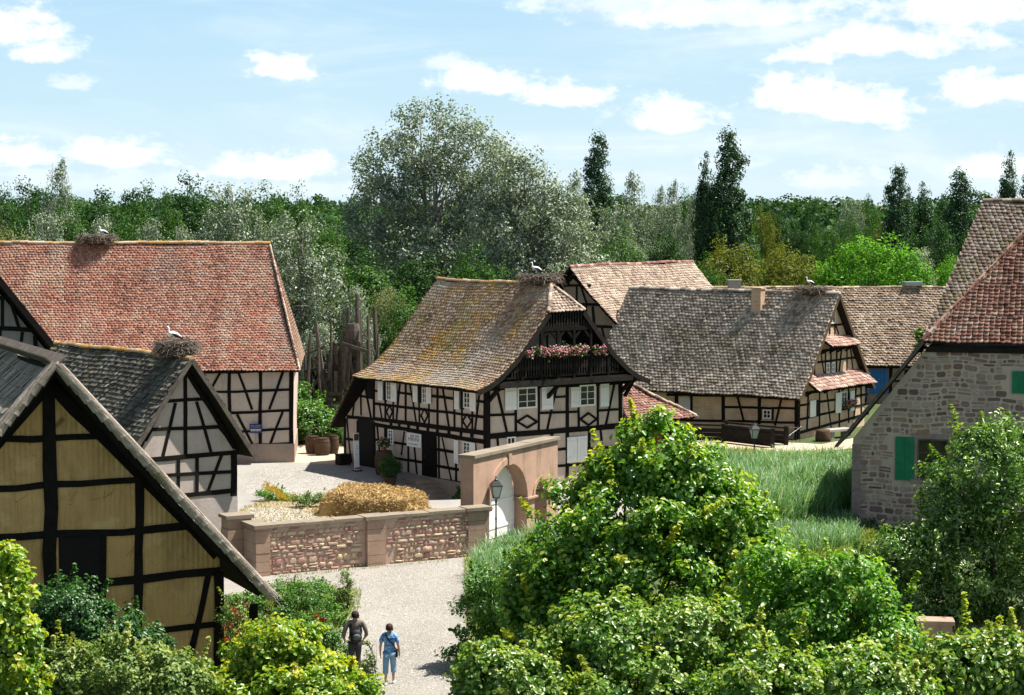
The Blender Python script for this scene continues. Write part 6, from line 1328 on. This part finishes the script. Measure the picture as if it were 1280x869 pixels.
def person_fig(label, loc, rz, h, woman):
    t = thing('person', label, 'person', loc, rz); S = h / 1.75; w = .165 if woman else .195
    F = Fig(); F.chain(None, [(0, 0, .96)], [(.145, .105)])                                           # pelvis
    sp = F.chain(0, [(0, -.01, 1.12), (0, .0, 1.30), (0, -.01, 1.43)], [(.125, .095), (.155 if not woman else .14, .11), (.085, .07)])
    nk = F.chain(sp, [(0, .0, 1.51)], [.052]); hd = F.chain(nk, [(0, .012, 1.575), (0, .015, 1.655), (0, .0, 1.71)], [(.062, .072), (.076, .092), (.055, .068)])
    arms = []
    for sd in (-1, 1):
        sh = F.chain(sp, [(sd * w, -.01, 1.415)], [.056]); 
        if woman: pts = [(sd * (w + .055), -.02, 1.26), (sd * (w + .085), .0, 1.12), (sd * (w + .10), .055, .98), (sd * (w + .105), .10, .87)]
        else: pts = [(sd * (w + .075), -.04, 1.26), (sd * (w + .11), -.03, 1.12), (sd * (w + .09), .06, 1.02), (sd * (w + .05), .15, .93)]
        a = F.chain(sh, pts, [.046, .039, .034, .024]); arms.append(a); hand(F, a, 1, sd)
        hip = F.chain(0, [(sd * .085, 0, .90)], [.088]); f = .10 if sd > 0 else -.10
        kn = F.chain(hip, [(sd * .092, f * .5 + .01, .70), (sd * .095, f + .03, .50), (sd * .095, f * 1.1, .30), (sd * .095, f * 1.35, .085)], [.075, .054, .05, .034])
        F.chain(kn, [(sd * .098, f * 1.35 + .06, .045), (sd * .10, f * 1.35 + .16, .028)], [.036, .026])
    body = skinned('body', F.v, F.e, F.r, M['skin'], t)
    # face and ears
    fc = MB()
    for sd in (-1, 1): fc.lathe([(.001, -.009), (.009, -.004), (.009, .004), (.001, .009)], 8, (sd * .030, .098, 1.648))
    fc.build('eyes', M['dark'], t); n = MB(); n.tube([(0, .098, 1.655), (0, .118, 1.625), (0, .105, 1.612)], [.007, .013, .009], 6, .5); n.tube([(-.022, .098, 1.585), (0, .104, 1.583), (.022, .098, 1.585)], [.004, .006, .004], 6, .5)
    for sd in (-1, 1): n.lathe([(.004, -.028), (.014, -.012), (.016, .012), (.004, .028)], 8, (sd * .078, .005, 1.635), sx=.6)
    n.build('face_features', M['skin'], t, smooth=True)
    # hair: a cap of strands
    hr = MB(); rg = np.random.default_rng(3)
    hr.lathe([(.074, -.055), (.088, -.015), (.092, .03), (.078, .075), (.045, .102), (.01, .112)], 14, (0, -.022, 1.632), sy=1.12)
    for k in range(260):
        a = rg.uniform(math.pi * .95, math.pi * 2.05) if rg.random() < .75 else rg.uniform(0, 6.28); zz = rg.uniform(-.05, .10) if math.sin(a) < .3 else rg.uniform(.05, .10)
        rr = .09 * math.sqrt(max(.05, 1 - (max(zz, 0) / .125) ** 2)); c = np.array([rr * math.cos(a), -.022 + rr * 1.1 * math.sin(a), 1.632 + zz]); d = np.array([.3 * math.cos(a), .3 * math.sin(a) , -.8]) + rg.normal(0, .3, 3); hr.tube([c - d * .01, c + d * .035], [.009, .004], 4, .5)
    hair = hr.build('hair', M['hair_r' if woman else 'hair_d'], t, smooth=True)
    T = Fig()
    if woman:
        T.chain(None, [(0, 0, 1.22)], [(.165, .125)]); T.chain(0, [(0, 0, 1.05), (0, 0, .90), (0, 0, .80)], [(.17, .135), (.19, .15), (.19, .155)]); c = T.chain(0, [(0, 0, 1.36), (0, -.01, 1.455)], [(.17, .12), (.095, .075)])
        for sd in (-1, 1): T.chain(c, [(sd * w, -.01, 1.42), (sd * (w + .05), -.02, 1.29), (sd * (w + .08), -.015, 1.19)], [.07, .078, .078])
        skinned('blouse', T.v, T.e, T.r, M['blouse'], t)
    else:
        T.chain(None, [(0, 0, 1.15)], [(.165, .125)]); T.chain(0, [(0, 0, 1.02), (0, 0, .93)], [(.17, .13), (.172, .135)]); c = T.chain(0, [(0, 0, 1.33), (0, -.01, 1.455)], [(.195, .13), (.10, .08)])
        for sd in (-1, 1): T.chain(c, [(sd * w, -.01, 1.425), (sd * (w + .075), -.04, 1.26), (sd * (w + .11), -.03, 1.12), (sd * (w + .09), .06, 1.03)], [.072, .064, .056, .047])
        skinned('jersey', T.v, T.e, T.r, M['cloth_brown'], t)
    P = Fig(); P.chain(None, [(0, 0, .94)], [(.16, .125)]); 
    for sd in (-1, 1):
        f = .10 if sd > 0 else -.10; pts = [(sd * .088, 0, .86), (sd * .095, f * .5, .70), (sd * .10, f + .03, .50), (sd * .10, f * 1.1, .30)]; rr = [.105, .098, .09, .088]
        if not woman: pts.append((sd * .10, f * 1.35, .12)); rr = [.105, .095, .08, .075, .068]
        P.chain(0, pts, rr)
    skinned('trousers', P.v, P.e, P.r, M['denim' if woman else 'cloth_dark'], t)
    for sd in (-1, 1):
        f = .10 if sd > 0 else -.10; s_ = MB(); s_.tube([(sd * .096, f * 1.35 - .055, .04), (sd * .098, f * 1.35 + .03, .045), (sd * .10, f * 1.35 + .12, .035), (sd * .10, f * 1.35 + .19, .025)], [.035, .044, .042, .02], 10, .5); s_.build('shoe', M['white' if woman else 'black_nylon'], t, smooth=True)
    t.scale = (S, S, S); return t, S
wl = atz(487, 856); wt, ws = person_fig('woman in blue patterned blouse and light blue trousers walking away along the gravel path', (wl[0], wl[1], .004), R_(-3), 1.64, True)
ml = atY(444, 840, 50.9); mt, ms = person_fig('man in brown jersey walking away beside the woman, looking to his left', (ml[0], ml[1], .004), R_(14), 1.78, False)
# shoulder bag of the woman
def on(p, S, rz, loc): c, s = math.cos(rz), math.sin(rz); x, y, z = (q_ * S for q_ in p); return (loc[0] + c * x - s * y, loc[1] + s * x + c * y, loc[2] + z)
t = thing('shoulder_bag', 'black shoulder bag hanging at the right hip of the woman', 'bag', on((0, 0, 0), ws, 0, (wl[0], wl[1], .004)), R_(-3)); t.scale = (ws,) * 3
m = MB(); m.hexa([(.19, -.10, .80), (.235, -.10, .80), (.235, .12, .80), (.19, .12, .80), (.175, -.09, 1.0), (.225, -.09, 1.0), (.225, .11, 1.0), (.175, .11, 1.0)]); m.build('pouch', M['black_nylon'], t)
m = MB()
st = [(.205, -.06, 1.0), (.15, -.115, 1.12), (.06, -.142, 1.24), (-.05, -.138, 1.36), (-.105, -.08, 1.475), (-.10, 0, 1.49)]
for a, b in zip(st[:-1], st[1:]): m.bar(a, b, .035, .008, (.6, 0, .8))
m.build('strap', M['black_nylon'], t)
t = thing('backpack', 'dark grey backpack low on the back of the man in brown', 'backpack', (ml[0], ml[1], .004), R_(14)); t.scale = (ms,) * 3
m = MB(); m.lathe([(.06, -.17), (.13, -.15), (.155, -.05), (.145, .08), (.10, .16), (.04, .18)], 14, (0, -.20, 1.10), sy=.62); m.build('pack', M['black_nylon'], t, smooth=True)
m = MB(); m.lathe([(.04, -.10), (.10, -.08), (.10, .02), (.04, .06)], 12, (0, -.275, 1.12), sy=.5); m.build('front_pocket', M['grey_nylon'], t, smooth=True)
for sd in (-1, 1):
    m = MB(); st = [(sd * .09, -.13, 1.0), (sd * .15, -.14, 1.2), (sd * .13, -.12, 1.38), (sd * .11, -.03, 1.50), (sd * .11, .09, 1.43)]
    for a, b in zip(st[:-1], st[1:]): m.bar(a, b, .05, .012, (1, 0, 0))
    m.build('strap', M['black_nylon'], t)

# =================================================================== STREET LAMPS
def lamp(label, loc):
    t = thing('street_lamp', label, 'street lamp', loc, R_(12), 'black lantern lamp posts')
    m = MB(); m.lathe([(.09, 0), (.085, .12), (.045, .2), (.035, .5), (.032, 1.0), (.045, 1.05), (.03, 1.1), (.028, 1.62), (.05, 1.68), (.03, 1.74), (.03, 1.80)], 12); m.build('pole', M['iron'], t, smooth=True)
    g = MB(); a, b = .10, .19
    g.hexa([(-a, -a, 1.86), (a, -a, 1.86), (a, a, 1.86), (-a, a, 1.86), (-b, -b, 2.28), (b, -b, 2.28), (b, b, 2.28), (-b, b, 2.28)]); g.build('lantern_glass', M['lampglass'], t)
    f = MB()
    for sx, sy in ((-1, -1), (1, -1), (1, 1), (-1, 1)): f.bar((sx * a * 1.04, sy * a * 1.04, 1.84), (sx * b * 1.04, sy * b * 1.04, 2.30), .022, .022, (1, 0, 0)); f.bar((0, 0, 1.74), (sx * a, sy * a, 1.87), .016, .016, (1, 0, 0))
    f.box(-a - .02, a + .02, -a - .02, a + .02, 1.835, 1.86); f.box(-b - .03, b + .03, -b - .03, b + .03, 2.28, 2.31); f.build('lantern_frame', M['iron'], t)
    c = MB(); b2 = b + .02; c.hexa([(-b2, -b2, 2.311), (b2, -b2, 2.311), (b2, b2, 2.311), (-b2, b2, 2.311), (-.10, -.10, 2.48), (.10, -.10, 2.48), (.10, .10, 2.48), (-.10, .10, 2.48)]); c.lathe([(.07, 2.48), (.075, 2.52), (.02, 2.56), (.035, 2.60), (.005, 2.66)], 8); c.build('lantern_cap', M['iron'], t)
    return t
a = atY(620, 600, 71.3); lamp('black lantern lamp post in front of the big arch of the gateway', (a[0], 71.3, 0))
a = atY(943, 540, 90.5); lamp('black lantern rising out of the tall reeds by the footbridge', (a[0], 90.5, 0))

# =================================================================== YARD THINGS
def straw_heap():
    t = thing('straw_heap', 'loose heap of golden straw behind the low rubble wall', 'straw', (-5.75, 79.6, 0), R_(-8)); rng = np.random.default_rng(9)
    W2, D2, H2 = 2.1, 1.4, .98; nx, ny = 44, 30; V = []; F = []
    for j in range(ny):
        for i in range(nx):
            x = -1 + 2 * i / (nx - 1); y = -1 + 2 * j / (ny - 1); e = max(0, 1 - abs(x) ** 5) * max(0, 1 - abs(y) ** 4.5); z = H2 * (e ** .34) * (1 + .10 * math.sin(4.3 * x + 1) * math.cos(3.1 * y) + .06 * math.sin(9 * y + 5 * x)) * (1 - .12 * x) + rng.normal(0, .03)
            V.append((x * W2 * (1 - .06 * z) + rng.normal(0, .02), y * D2 * (1 - .06 * z), max(z, -.02)))
    for j in range(ny - 1):
        for i in range(nx - 1): F.append((j * nx + i, j * nx + i + 1, (j + 1) * nx + i + 1, (j + 1) * nx + i))
    m = MB(); m.add(V, F, .35); m.build('mound', M['straw'], t, smooth=True)
    n = 24000; i = rng.integers(0, len(V), n); P = np.array(V)[i] + rng.normal(0, .03, (n, 3)); k = n // 2
    an = rng.uniform(0, 6.283, k); ca, sa = np.cos(an), np.sin(an); r_ = (np.abs(ca) ** 4.5 + np.abs(sa) ** 4.5) ** (-1 / 4.5); zz = H2 * rng.random(k) ** 1.3 * .8
    P[:k, 0] = ca * r_ * W2 * (1 - .16 * zz ** 2); P[:k, 1] = sa * r_ * D2 * (1 - .16 * zz ** 2); P[:k, 2] = zz; P[:k] += rng.normal(0, .03, (k, 3)); P[:, 2] = np.maximum(P[:, 2], .01); d = unit(rng.normal(size=(n, 3)) * np.array([1, 1, .55])); L = rng.uniform(.10, .34, (n, 1)); s = unit(np.cross(d, rng.normal(size=(n, 3)))) * .0085
    VV = np.stack([P - d * L / 2 - s, P - d * L / 2 + s, P + d * L / 2 + s, P + d * L / 2 - s], 1); VV[..., 2] = np.maximum(VV[..., 2], .006)
    j = n // 9; an = rng.uniform(0, 6.283, j); rr = 1 + np.abs(rng.normal(0, .22, j)); VV[-j:] += (np.stack([np.cos(an) * rr * W2, np.sin(an) * rr * D2, 0 * an], -1) - P[-j:] + np.array([0, 0, .03]))[:, None, :]
    VV[..., 2] = np.maximum(VV[..., 2], .008)
    o = link_mesh('stalks', np_mesh('stalks', VV, [(0, 1, 2, 3)], {'rnd': rng.random(n)}, M['straw']), t); tag(o, None, None, None, 'stuff')
straw_heap()
def barrel(label, loc, h, r, rz=0, group='wooden barrels'):
    t = thing('barrel', label, 'barrel', loc, rz, group); m = MB(); n = 18
    for k in range(n):
        a0 = 2 * math.pi * k / n + .015; a1 = 2 * math.pi * (k + 1) / n - .015; pr = [(r * (.80 + .2 * math.sin(math.pi * q_ / 6)), h * q_ / 6) for q_ in range(7)]; vs = [(rr * math.cos(a), rr * math.sin(a), z) for rr, z in pr for a in (a0, a1)]
        m.add(vs, [(2 * i, 2 * i + 1, 2 * i + 3, 2 * i + 2) for i in range(6)])
    m.lathe([(r * .78, .03), (r * .95, h * .5), (r * .78, h * .96)], 18); m.build('staves', M['wood_brown'], t)
    for f in (.06, .26, .74, .94):
        rr = r * (.80 + .2 * math.sin(math.pi * f)) + .006; o = MB(); vs = []
        for k in range(20): a = 2 * math.pi * k / 20; vs += [(rr * math.cos(a), rr * math.sin(a), h * f - .022), (rr * math.cos(a), rr * math.sin(a), h * f + .022)]
        o.add(vs, [(2 * k, 2 * ((k + 1) % 20), 2 * ((k + 1) % 20) + 1, 2 * k + 1) for k in range(20)]); o.build('hoop', M['iron'], t)
    return t
barrel('leftmost dark barrel under the iron hoop by the shrubs', atz(391, 567), .95, .40); barrel('middle barrel of the three beside the barn', atz(403, 569), .92, .42); barrel('rightmost slim barrel of the three beside the barn', atz(416, 567), 1.0, .33)
p_ = MAIN.w(-.85, 7.0); barrel('big dark barrel standing against the timbered side wall', (p_[0], p_[1], 0), 1.15, .46)
m = MB(); a = atz(384, 567); m.tube([(0, 0, 0), (0, 0, 1.05), (.15, 0, 1.3), (.45, 0, 1.36), (.75, 0, 1.2), (.8, 0, .9)], .03, 6); o = m.build('iron_hoop', M['wood_grey']); o.location = a; tag(o, 'bent hoop frame over the leftmost barrel', 'hoop')
def potted(label, loc, r, h, pw, ph, mat, seed, flowers=None, nf=40, pot='terracotta', lobes=None, nl=60):
    t = thing('potted_plant', label, 'plant pot', loc); m = MB(); m.lathe([(r * .7, 0), (r * .95, h * .85), (r * 1.08, h * .86), (r * 1.08, h), (r * .9, h), (r * .85, h * .9), (.01, h * .9)], 14); m.build('pot', M[pot], t)
    rng = np.random.default_rng(seed); C, P, Nn, tip, cl = crown_cloud(rng, lobes or [(0, 0, h + ph * .45, pw, pw, ph * .55)], nl, 22, .12, .3); n = len(P)
    link_mesh('foliage', np_mesh('foliage', leaf_verts(P, Nn, .09 * rng.uniform(.6, 1.3, n), .5), SIM, {'rnd': rng.random(n), 'tip': np.zeros(n)}, M[mat]), t)
    if flowers:
        f = MB()
        for k in range(nf):
            c = C[rng.integers(len(C))] + rng.normal(0, .07, 3) + np.array([0, -.04, .05]); rr = .05 * rng.uniform(.7, 1.3)
            f.lathe([(rr * .3, -rr * .4), (rr, 0), (rr * .5, rr * .5)], 6, tuple(c))
        f.build('flowers', M[flowers], t)
    return t
potted('pot of pink geraniums on top of the big dark barrel', (p_[0], p_[1], 1.15), .15, .2, .26, .35, 'l_mid', 3, 'pink', 46)
p2 = MAIN.w(-1.9, 4.9); potted('large tub with leafy green plant left of the stone steps', (p2[0], p2[1], float(gz(p2[0], p2[1]))), .34, .45, .5, .7, 'l_mid', 4, None, pot='wood_brown', nl=110)
p2 = MAIN.w(-1.5, 6.0); potted('small yellow flowering pot by the big barrel', (p2[0], p2[1], 0), .2, .3, .3, .55, 'l_mid', 5, 'yellowflower', 16)
p2 = MAIN.w(-2.4, 4.1); potted('dark leafy tub in front of the steps', (p2[0], p2[1], float(gz(p2[0], p2[1]))), .3, .4, .5, .8, 'l_dark', 8, None, pot='wood_brown', nl=80)
p2 = MAIN.w(-.6, .9); potted('small leafy pot against the wall behind the gateway', (p2[0], p2[1], float(gz(p2[0], p2[1]))), .22, .3, .35, .9, 'l_mid', 6, None)
# balcony geraniums
def flower_box(label, plan, u0, u1, v, z, seed, mat='pink', dens=115, face='u'):
    t = thing('flower_box', label, 'flower box', plan.w(0, 0), plan.yaw); rng = np.random.default_rng(seed); m = MB()
    if face == 'u': m.box(u0, u1, v - .12, v + .1, z, z + .16)
    else: m.box(v - .1, v + .12, u0, u1, z, z + .16)
    m.build('trough', M['wood_brown'], t); n = int((u1 - u0) * dens); s = rng.uniform(u0, u1, n); d = rng.normal(0, .10, n); P = np.stack([s, v - .04 + d, z + .2 + rng.normal(0, .11, n)], -1) if face == 'u' else np.stack([v + .04 + d, s, z + .2 + rng.normal(0, .11, n)], -1)
    k = np.repeat(P, 7, 0) + rng.normal(0, .06, (n * 7, 3)); link_mesh('leaves', np_mesh('leaves', leaf_verts(k, rng.normal(size=k.shape) + np.array([0, -.5, .6]), .075 * rng.uniform(.7, 1.3, len(k)), .8), SIM, {'rnd': rng.random(len(k)), 'tip': np.zeros(len(k))}, M['l_mid']), t)
    f = MB()
    for c in P[rng.random(n) < .85]:
        rr = .046 * rng.uniform(.6, 1.25); off = np.array([0, -.10, .03]) if face == 'u' else np.array([.1, 0, .03]); f.lathe([(rr * .25, -rr * .6), (rr, -rr * .1), (rr * .8, rr * .5), (rr * .1, rr * .75)], 7, tuple(c + off + rng.normal(0, .03, 3)))
    f.build('flowers', M[mat], t); return t
flower_box('long box of pink geraniums on the dark balcony rail', MAIN, 2.35, 5.2, -.88, 5.99, 1)
flower_box('short box with few pink geraniums at the left end of the balcony', MAIN, 1.65, 2.1, -.88, 5.97, 2, dens=60)
flower_box('short green box with few blooms at the right end of the balcony', MAIN, 5.6, 6.3, -.88, 5.97, 3, dens=40)
flower_box('pink flower box under the gable window of the grey roofed cottage', HB, HB.V(1052, 510)[0] - .1, HB.V(1062, 510)[0] + .3, .12, 1.25, 4, face='v', dens=60)
# signs
def sign_marks(mb, x0, x1, rows, y):
    """rows of small letter-like strokes: too small to read in the place as well"""
    for (z, h) in rows:
        x = x0 + random.uniform(0, .03)
        while x < x1 - h * .5:
            w = h * random.uniform(.35, .6)
            if random.random() > .16:
                mb.box(x, x + h * .16, y - .004, y, z, z + h); mb.box(x + h * .161, x + w, y - .0045, y, z + (h * .8 if random.random() > .5 else h * .4), z + (h * 1. if random.random() > .5 else h * .6) + h * .01)
            x += w + h * .22
def board_sign():
    s = Frame(MAIN, 'V', 0, -1); s.z = Z(420, 440, 4.345); A, C = s.px(392, 442, 470, 516); w = C[0] - A[0]; h = C[1] - A[1]; P = MAIN.w(-.09, C[0], A[1])
    t = thing('board_sign', 'white board sign with two lines of dark lettering beside the house door', 'sign', P, MAIN.yaw - math.pi / 2)
    m = MB(); m.box(0, w, 0, .03, 0, h); m.build('board', M['white'], t); k = MB(); sign_marks(k, .12, w - .12, ((h * .66, .15), (h * .42, .15)), -.001); sign_marks(k, .2, w - .2, ((h * .16, .05),), -.001); k.build('lettering', M['ink'], t)
board_sign()
a = atz(321, 578); t = thing('sign_post', 'small blue enamel sign on a thin grey pole by the red roof barn', 'sign', (a[0], a[1] - .3, 0), R_(3))
m = MB(); m.tube([(0, 0, 0), (0, 0, 2.02)], .022, 8); m.build('pole', M['galv'], t); m = MB(); m.box(-.30, .30, -.045, -.024, 1.52, 1.98); m.build('plate', M['metal_blue'], t)
k = MB(); sign_marks(k, -.24, .24, ((1.86, .05), (1.79, .045), (1.57, .04)), -.046); k.box(-.26, .26, -.049, -.046, 1.64, 1.72); k.build('lettering', M['white_dim'], t)
a = atz(446, 589); t = thing('banner_stand', 'narrow white banner column with small picture at its top, by the dark barn doorway', 'banner', (a[0], a[1], 0), R_(25))
m = MB(); m.hexa([(-.12, -.06, .06), (.12, -.06, .06), (.12, .02, .06), (-.12, .02, .06), (-.17, -.03, 1.86), (.10, -.03, 1.86), (.10, .03, 1.86), (-.17, .03, 1.86)]); m.build('panel', M['white'], t); m = MB(); m.box(-.2, .2, -.2, .16, 0, .06); m.build('foot', M['iron'], t)
m = MB(); m.box(-.15, .08, -.056, -.037, 1.50, 1.82); m.build('picture', M['wood_brown'], t); m = MB(); m.box(-.118, .118, -.072, -.061, .12, .19); m.build('band', M['band'], t); k = MB(); sign_marks(k, -.09, .07, ((1.2, .035), (1.1, .035), (.8, .03)), -.062); k.build('lettering', M['ink'], t)
m = MB(); m.box(-.3, .3, -.25, .25, 0, .5); m.box(-.32, .32, -.27, .27, .501, .54); o = m.build('crate', M['timber_g']); a = MAIN.w(-.5, 11.3); o.location = (a[0], a[1], 0); o.rotation_euler = (0, 0, MAIN.yaw); tag(o, 'dark wooden crate at the foot of the house corner beside the banner', 'crate')
# flower bed
fg('flower_clump', 'clump of yellow and orange flowers in the yard bed', 'flowers', 340, 83, 605, [(338, 618, 16, 7, 0), (358, 622, 12, 6, 0)], 'l_bright', 60, 30, .2, .07, 71, r=.01, nl=3)
fg('flower_clump', 'grey green lavender clump in the yard bed', 'flowers', 385, 81, 612, [(380, 624, 14, 6, 0), (398, 624, 9, 7, 0)], 'l_dull', 60, 30, .2, .07, 72, r=.01, nl=3)
blossoms('yellow_flowers', 'tall yellow blossoms at the left of the yard bed', 'flowers', 335, 82.5, [(333, 606), (337, 609), (342, 610), (345, 613), (350, 617)], 'yellowflower', 18, .10, .05)
blossoms('orange_flowers', 'low orange yellow blossoms in the yard bed', 'flowers', 360, 82, [(352, 620), (360, 622), (366, 621), (371, 624)], 'yellowflower', 16, .10, .045)

# =================================================================== DRIFTWOOD TOWER
def tower():
    Y = 108; l = loc_of(425, Y); t = thing('driftwood_tower', 'ramshackle sculpture tower of grey posts and planks among the shrubs', 'sculpture', l); z = Z(370, 370, 4.138); rng = np.random.default_rng(4)
    def P(x, y, dy=0): a, b = z(x, y); q_ = atY(a, b, Y + dy); return np.array([q_[0] - l[0], q_[1] - l[1], q_[2]])
    for (x0, y0, x1, y1, w) in ((270, 58, 262, 640, .30), (315, -10, 332, 640, .34), (327, 70, 348, 600, .3), (372, 100, 376, 560, .26), (405, 58, 421, 560, .34), (181, 150, 190, 640, .2), (74, 195, 70, 640, .26), (100, 130, 212, 640, .3), (45, 310, 46, 640, .18), (241, 180, 246, 640, .34), (115, 268, 121, 640, .2), (425, 190, 424, 520, .16), (160, 300, 205, 640, .2)):
        m = MB(); dy = rng.uniform(-1.2, 1.2); a, b = P(x0, y0, dy), P(x1, y1, dy); b[2] = min(b[2], 0); mid = (a + b) / 2 + rng.normal(0, .08, 3); m.tube([a, mid, b], [w * .32, w * .5, w * .55], 7, .5); m.build('post', M['wood_grey'], t)
    for (x0, y0, x1, y1, w) in ((45, 390, 165, 368, .2), (236, 246, 372, 290, .2), (60, 300, 150, 262, .12), (100, 505, 252, 505, .2), (120, 512, 192, 610, .18), (75, 500, 130, 400, .14), (95, 330, 160, 470, .12), (170, 250, 250, 252, .16), (150, 420, 240, 400, .14), (330, 340, 250, 470, .14), (60, 470, 190, 545, .14), (180, 560, 250, 520, .14)):
        m = MB(); dy = rng.uniform(-1.4, 1.0); m.bar(P(x0, y0, dy), P(x1, y1, dy), w, w * .6, (0, 0, 1)); m.build('beam', M['wood_grey'], t)
    m = MB()
    for k in range(95):
        x = rng.uniform(165, 335); y0 = rng.uniform(235, 400); y1 = y0 + rng.uniform(60, 220); dy = rng.uniform(-1.0, 1.8); a, b = P(x, y0, dy), P(x + rng.normal(0, 9), y1, dy); m.bar(a, b, rng.uniform(.08, .22), .05, (1, 0, 0))
    for k in range(30):
        x = rng.uniform(50, 160); y0 = rng.uniform(290, 480); a, b = P(x, y0, .8), P(x + rng.normal(0, 22), y0 + rng.uniform(40, 130), .8); m.bar(a, b, rng.uniform(.06, .14), .05, (1, 0, 0))
    m.build('planks', M['wood_grey'], t)
    c = MB(); c.lathe([(.42, 0), (.46, .5), (.42, 1.0), (.44, 1.5), (.36, 1.9)], 10, tuple(P(293, 235, 0) - np.array([0, 0, .9]))); c.build('cask', M['wood_grey'], t)
    for (x, y) in ((148, 228), (362, 205), (402, 285)):
        b = MB(); q_ = P(x, y, -1.3); b.tube([q_ + np.array([.05, 0, .35]), q_ + np.array([-.12, 0, .2]), q_, q_ + np.array([.1, 0, -.25])], [.02, .07, .08, .03], 6, .5); b.build('pale_sculpted_piece', M['wood_grey'], t)
tower()

# =================================================================== FOOTBRIDGE AND THINGS BY THE COTTAGE
def railing(label, pts, hgt_=1.0):
    l = pts[0]; t = thing('wooden_railing', label, 'railing', (l[0], l[1], 0)); 
    for a, b in zip(pts[:-1], pts[1:]):
        A = np.array([a[0] - l[0], a[1] - l[1], 0.]); B_ = np.array([b[0] - l[0], b[1] - l[1], 0.])
        for z_ in (.16, .40, .64): m = MB(); m.bar(A + [0, 0, z_ + .0], B_ + [0, 0, z_], .21, .04, (0, 0, 1)); m.build('board', M['timber_g'], t)
        m = MB(); m.bar(A + [0, 0, .93], B_ + [0, 0, .93], .10, .16, (0, 0, 1)); m.build('handrail', M['timber_g'], t)
    for a in pts: m = MB(); m.box(a[0] - l[0] - .10, a[0] - l[0] + .10, a[1] - l[1] - .10, a[1] - l[1] + .10, -.2, 1.04); m.build('post', M['timber_g'], t)
railing('front plank railing of the footbridge by the grey roofed cottage', [(7.6, 105.6), (11.6, 104.8), (13.95, 102.2)])
railing('rear plank railing of the footbridge, nearer the cottage wall', [(11.9, 106.3), (14.85, 103.4)])
m = MB(); m.lathe([(.42, 0), (.45, .1), (.40, .5), (.36, .62), (.01, .64)], 14); o = m.build('tree_stump', M['wood_brown'], smooth=True); o.location = atz(1029, 551); tag(o, 'tree stump seat beside the cottage gable', 'stump')
m = MB(); m.box(-.9, .9, -.35, .35, .38, .5); m.box(-.75, -.5, -.28, .28, 0, .38); m.box(.5, .75, -.28, .28, 0, .38); o = m.build('stone_bench', M['ashlar_g']); o.location = atz(1047, 547); o.rotation_euler = (0, 0, R_(35)); tag(o, 'low stone bench in front of the cottage gable', 'bench')
def iron_fence():
    a = atz(980, 556); t = thing('iron_fence', 'thin dark metal bars leaning beside the cottage corner post', 'fence', a, R_(40)); m = MB()
    for k in range(5): m.tube([(k * .32, 0, 0), (k * .32 + .1 * (k % 2), 0, 1.0)], .018, 5)
    m.tube([(0, 0, .9), (1.4, 0, .85)], .018, 5); m.tube([(0, 0, .3), (1.4, 0, .9)], .016, 5); m.build('bars', M['iron'], t)
iron_fence()
m = MB(); m.box(-.55, .55, -.35, .35, .5, .62); m.box(-.48, .48, -.3, .3, 0, .5); o = m.build('stone_block', M['ashlar']); o.location = atz(1168, 800); o.rotation_euler = (0, 0, R_(-8)); tag(o, 'low stone block at the edge of the lane behind the bushes', 'block')
m = MB(); m.box(-.10, .10, -.04, .04, 0, 1.15); m.box(-.16, .16, -.07, -.041, .75, 1.15); o = m.build('garden_marker', M['timber']); a = atY(316, 785, 55); o.location = (a[0], 55, 0); tag(o, 'dark wooden marker post standing in the garden', 'marker')
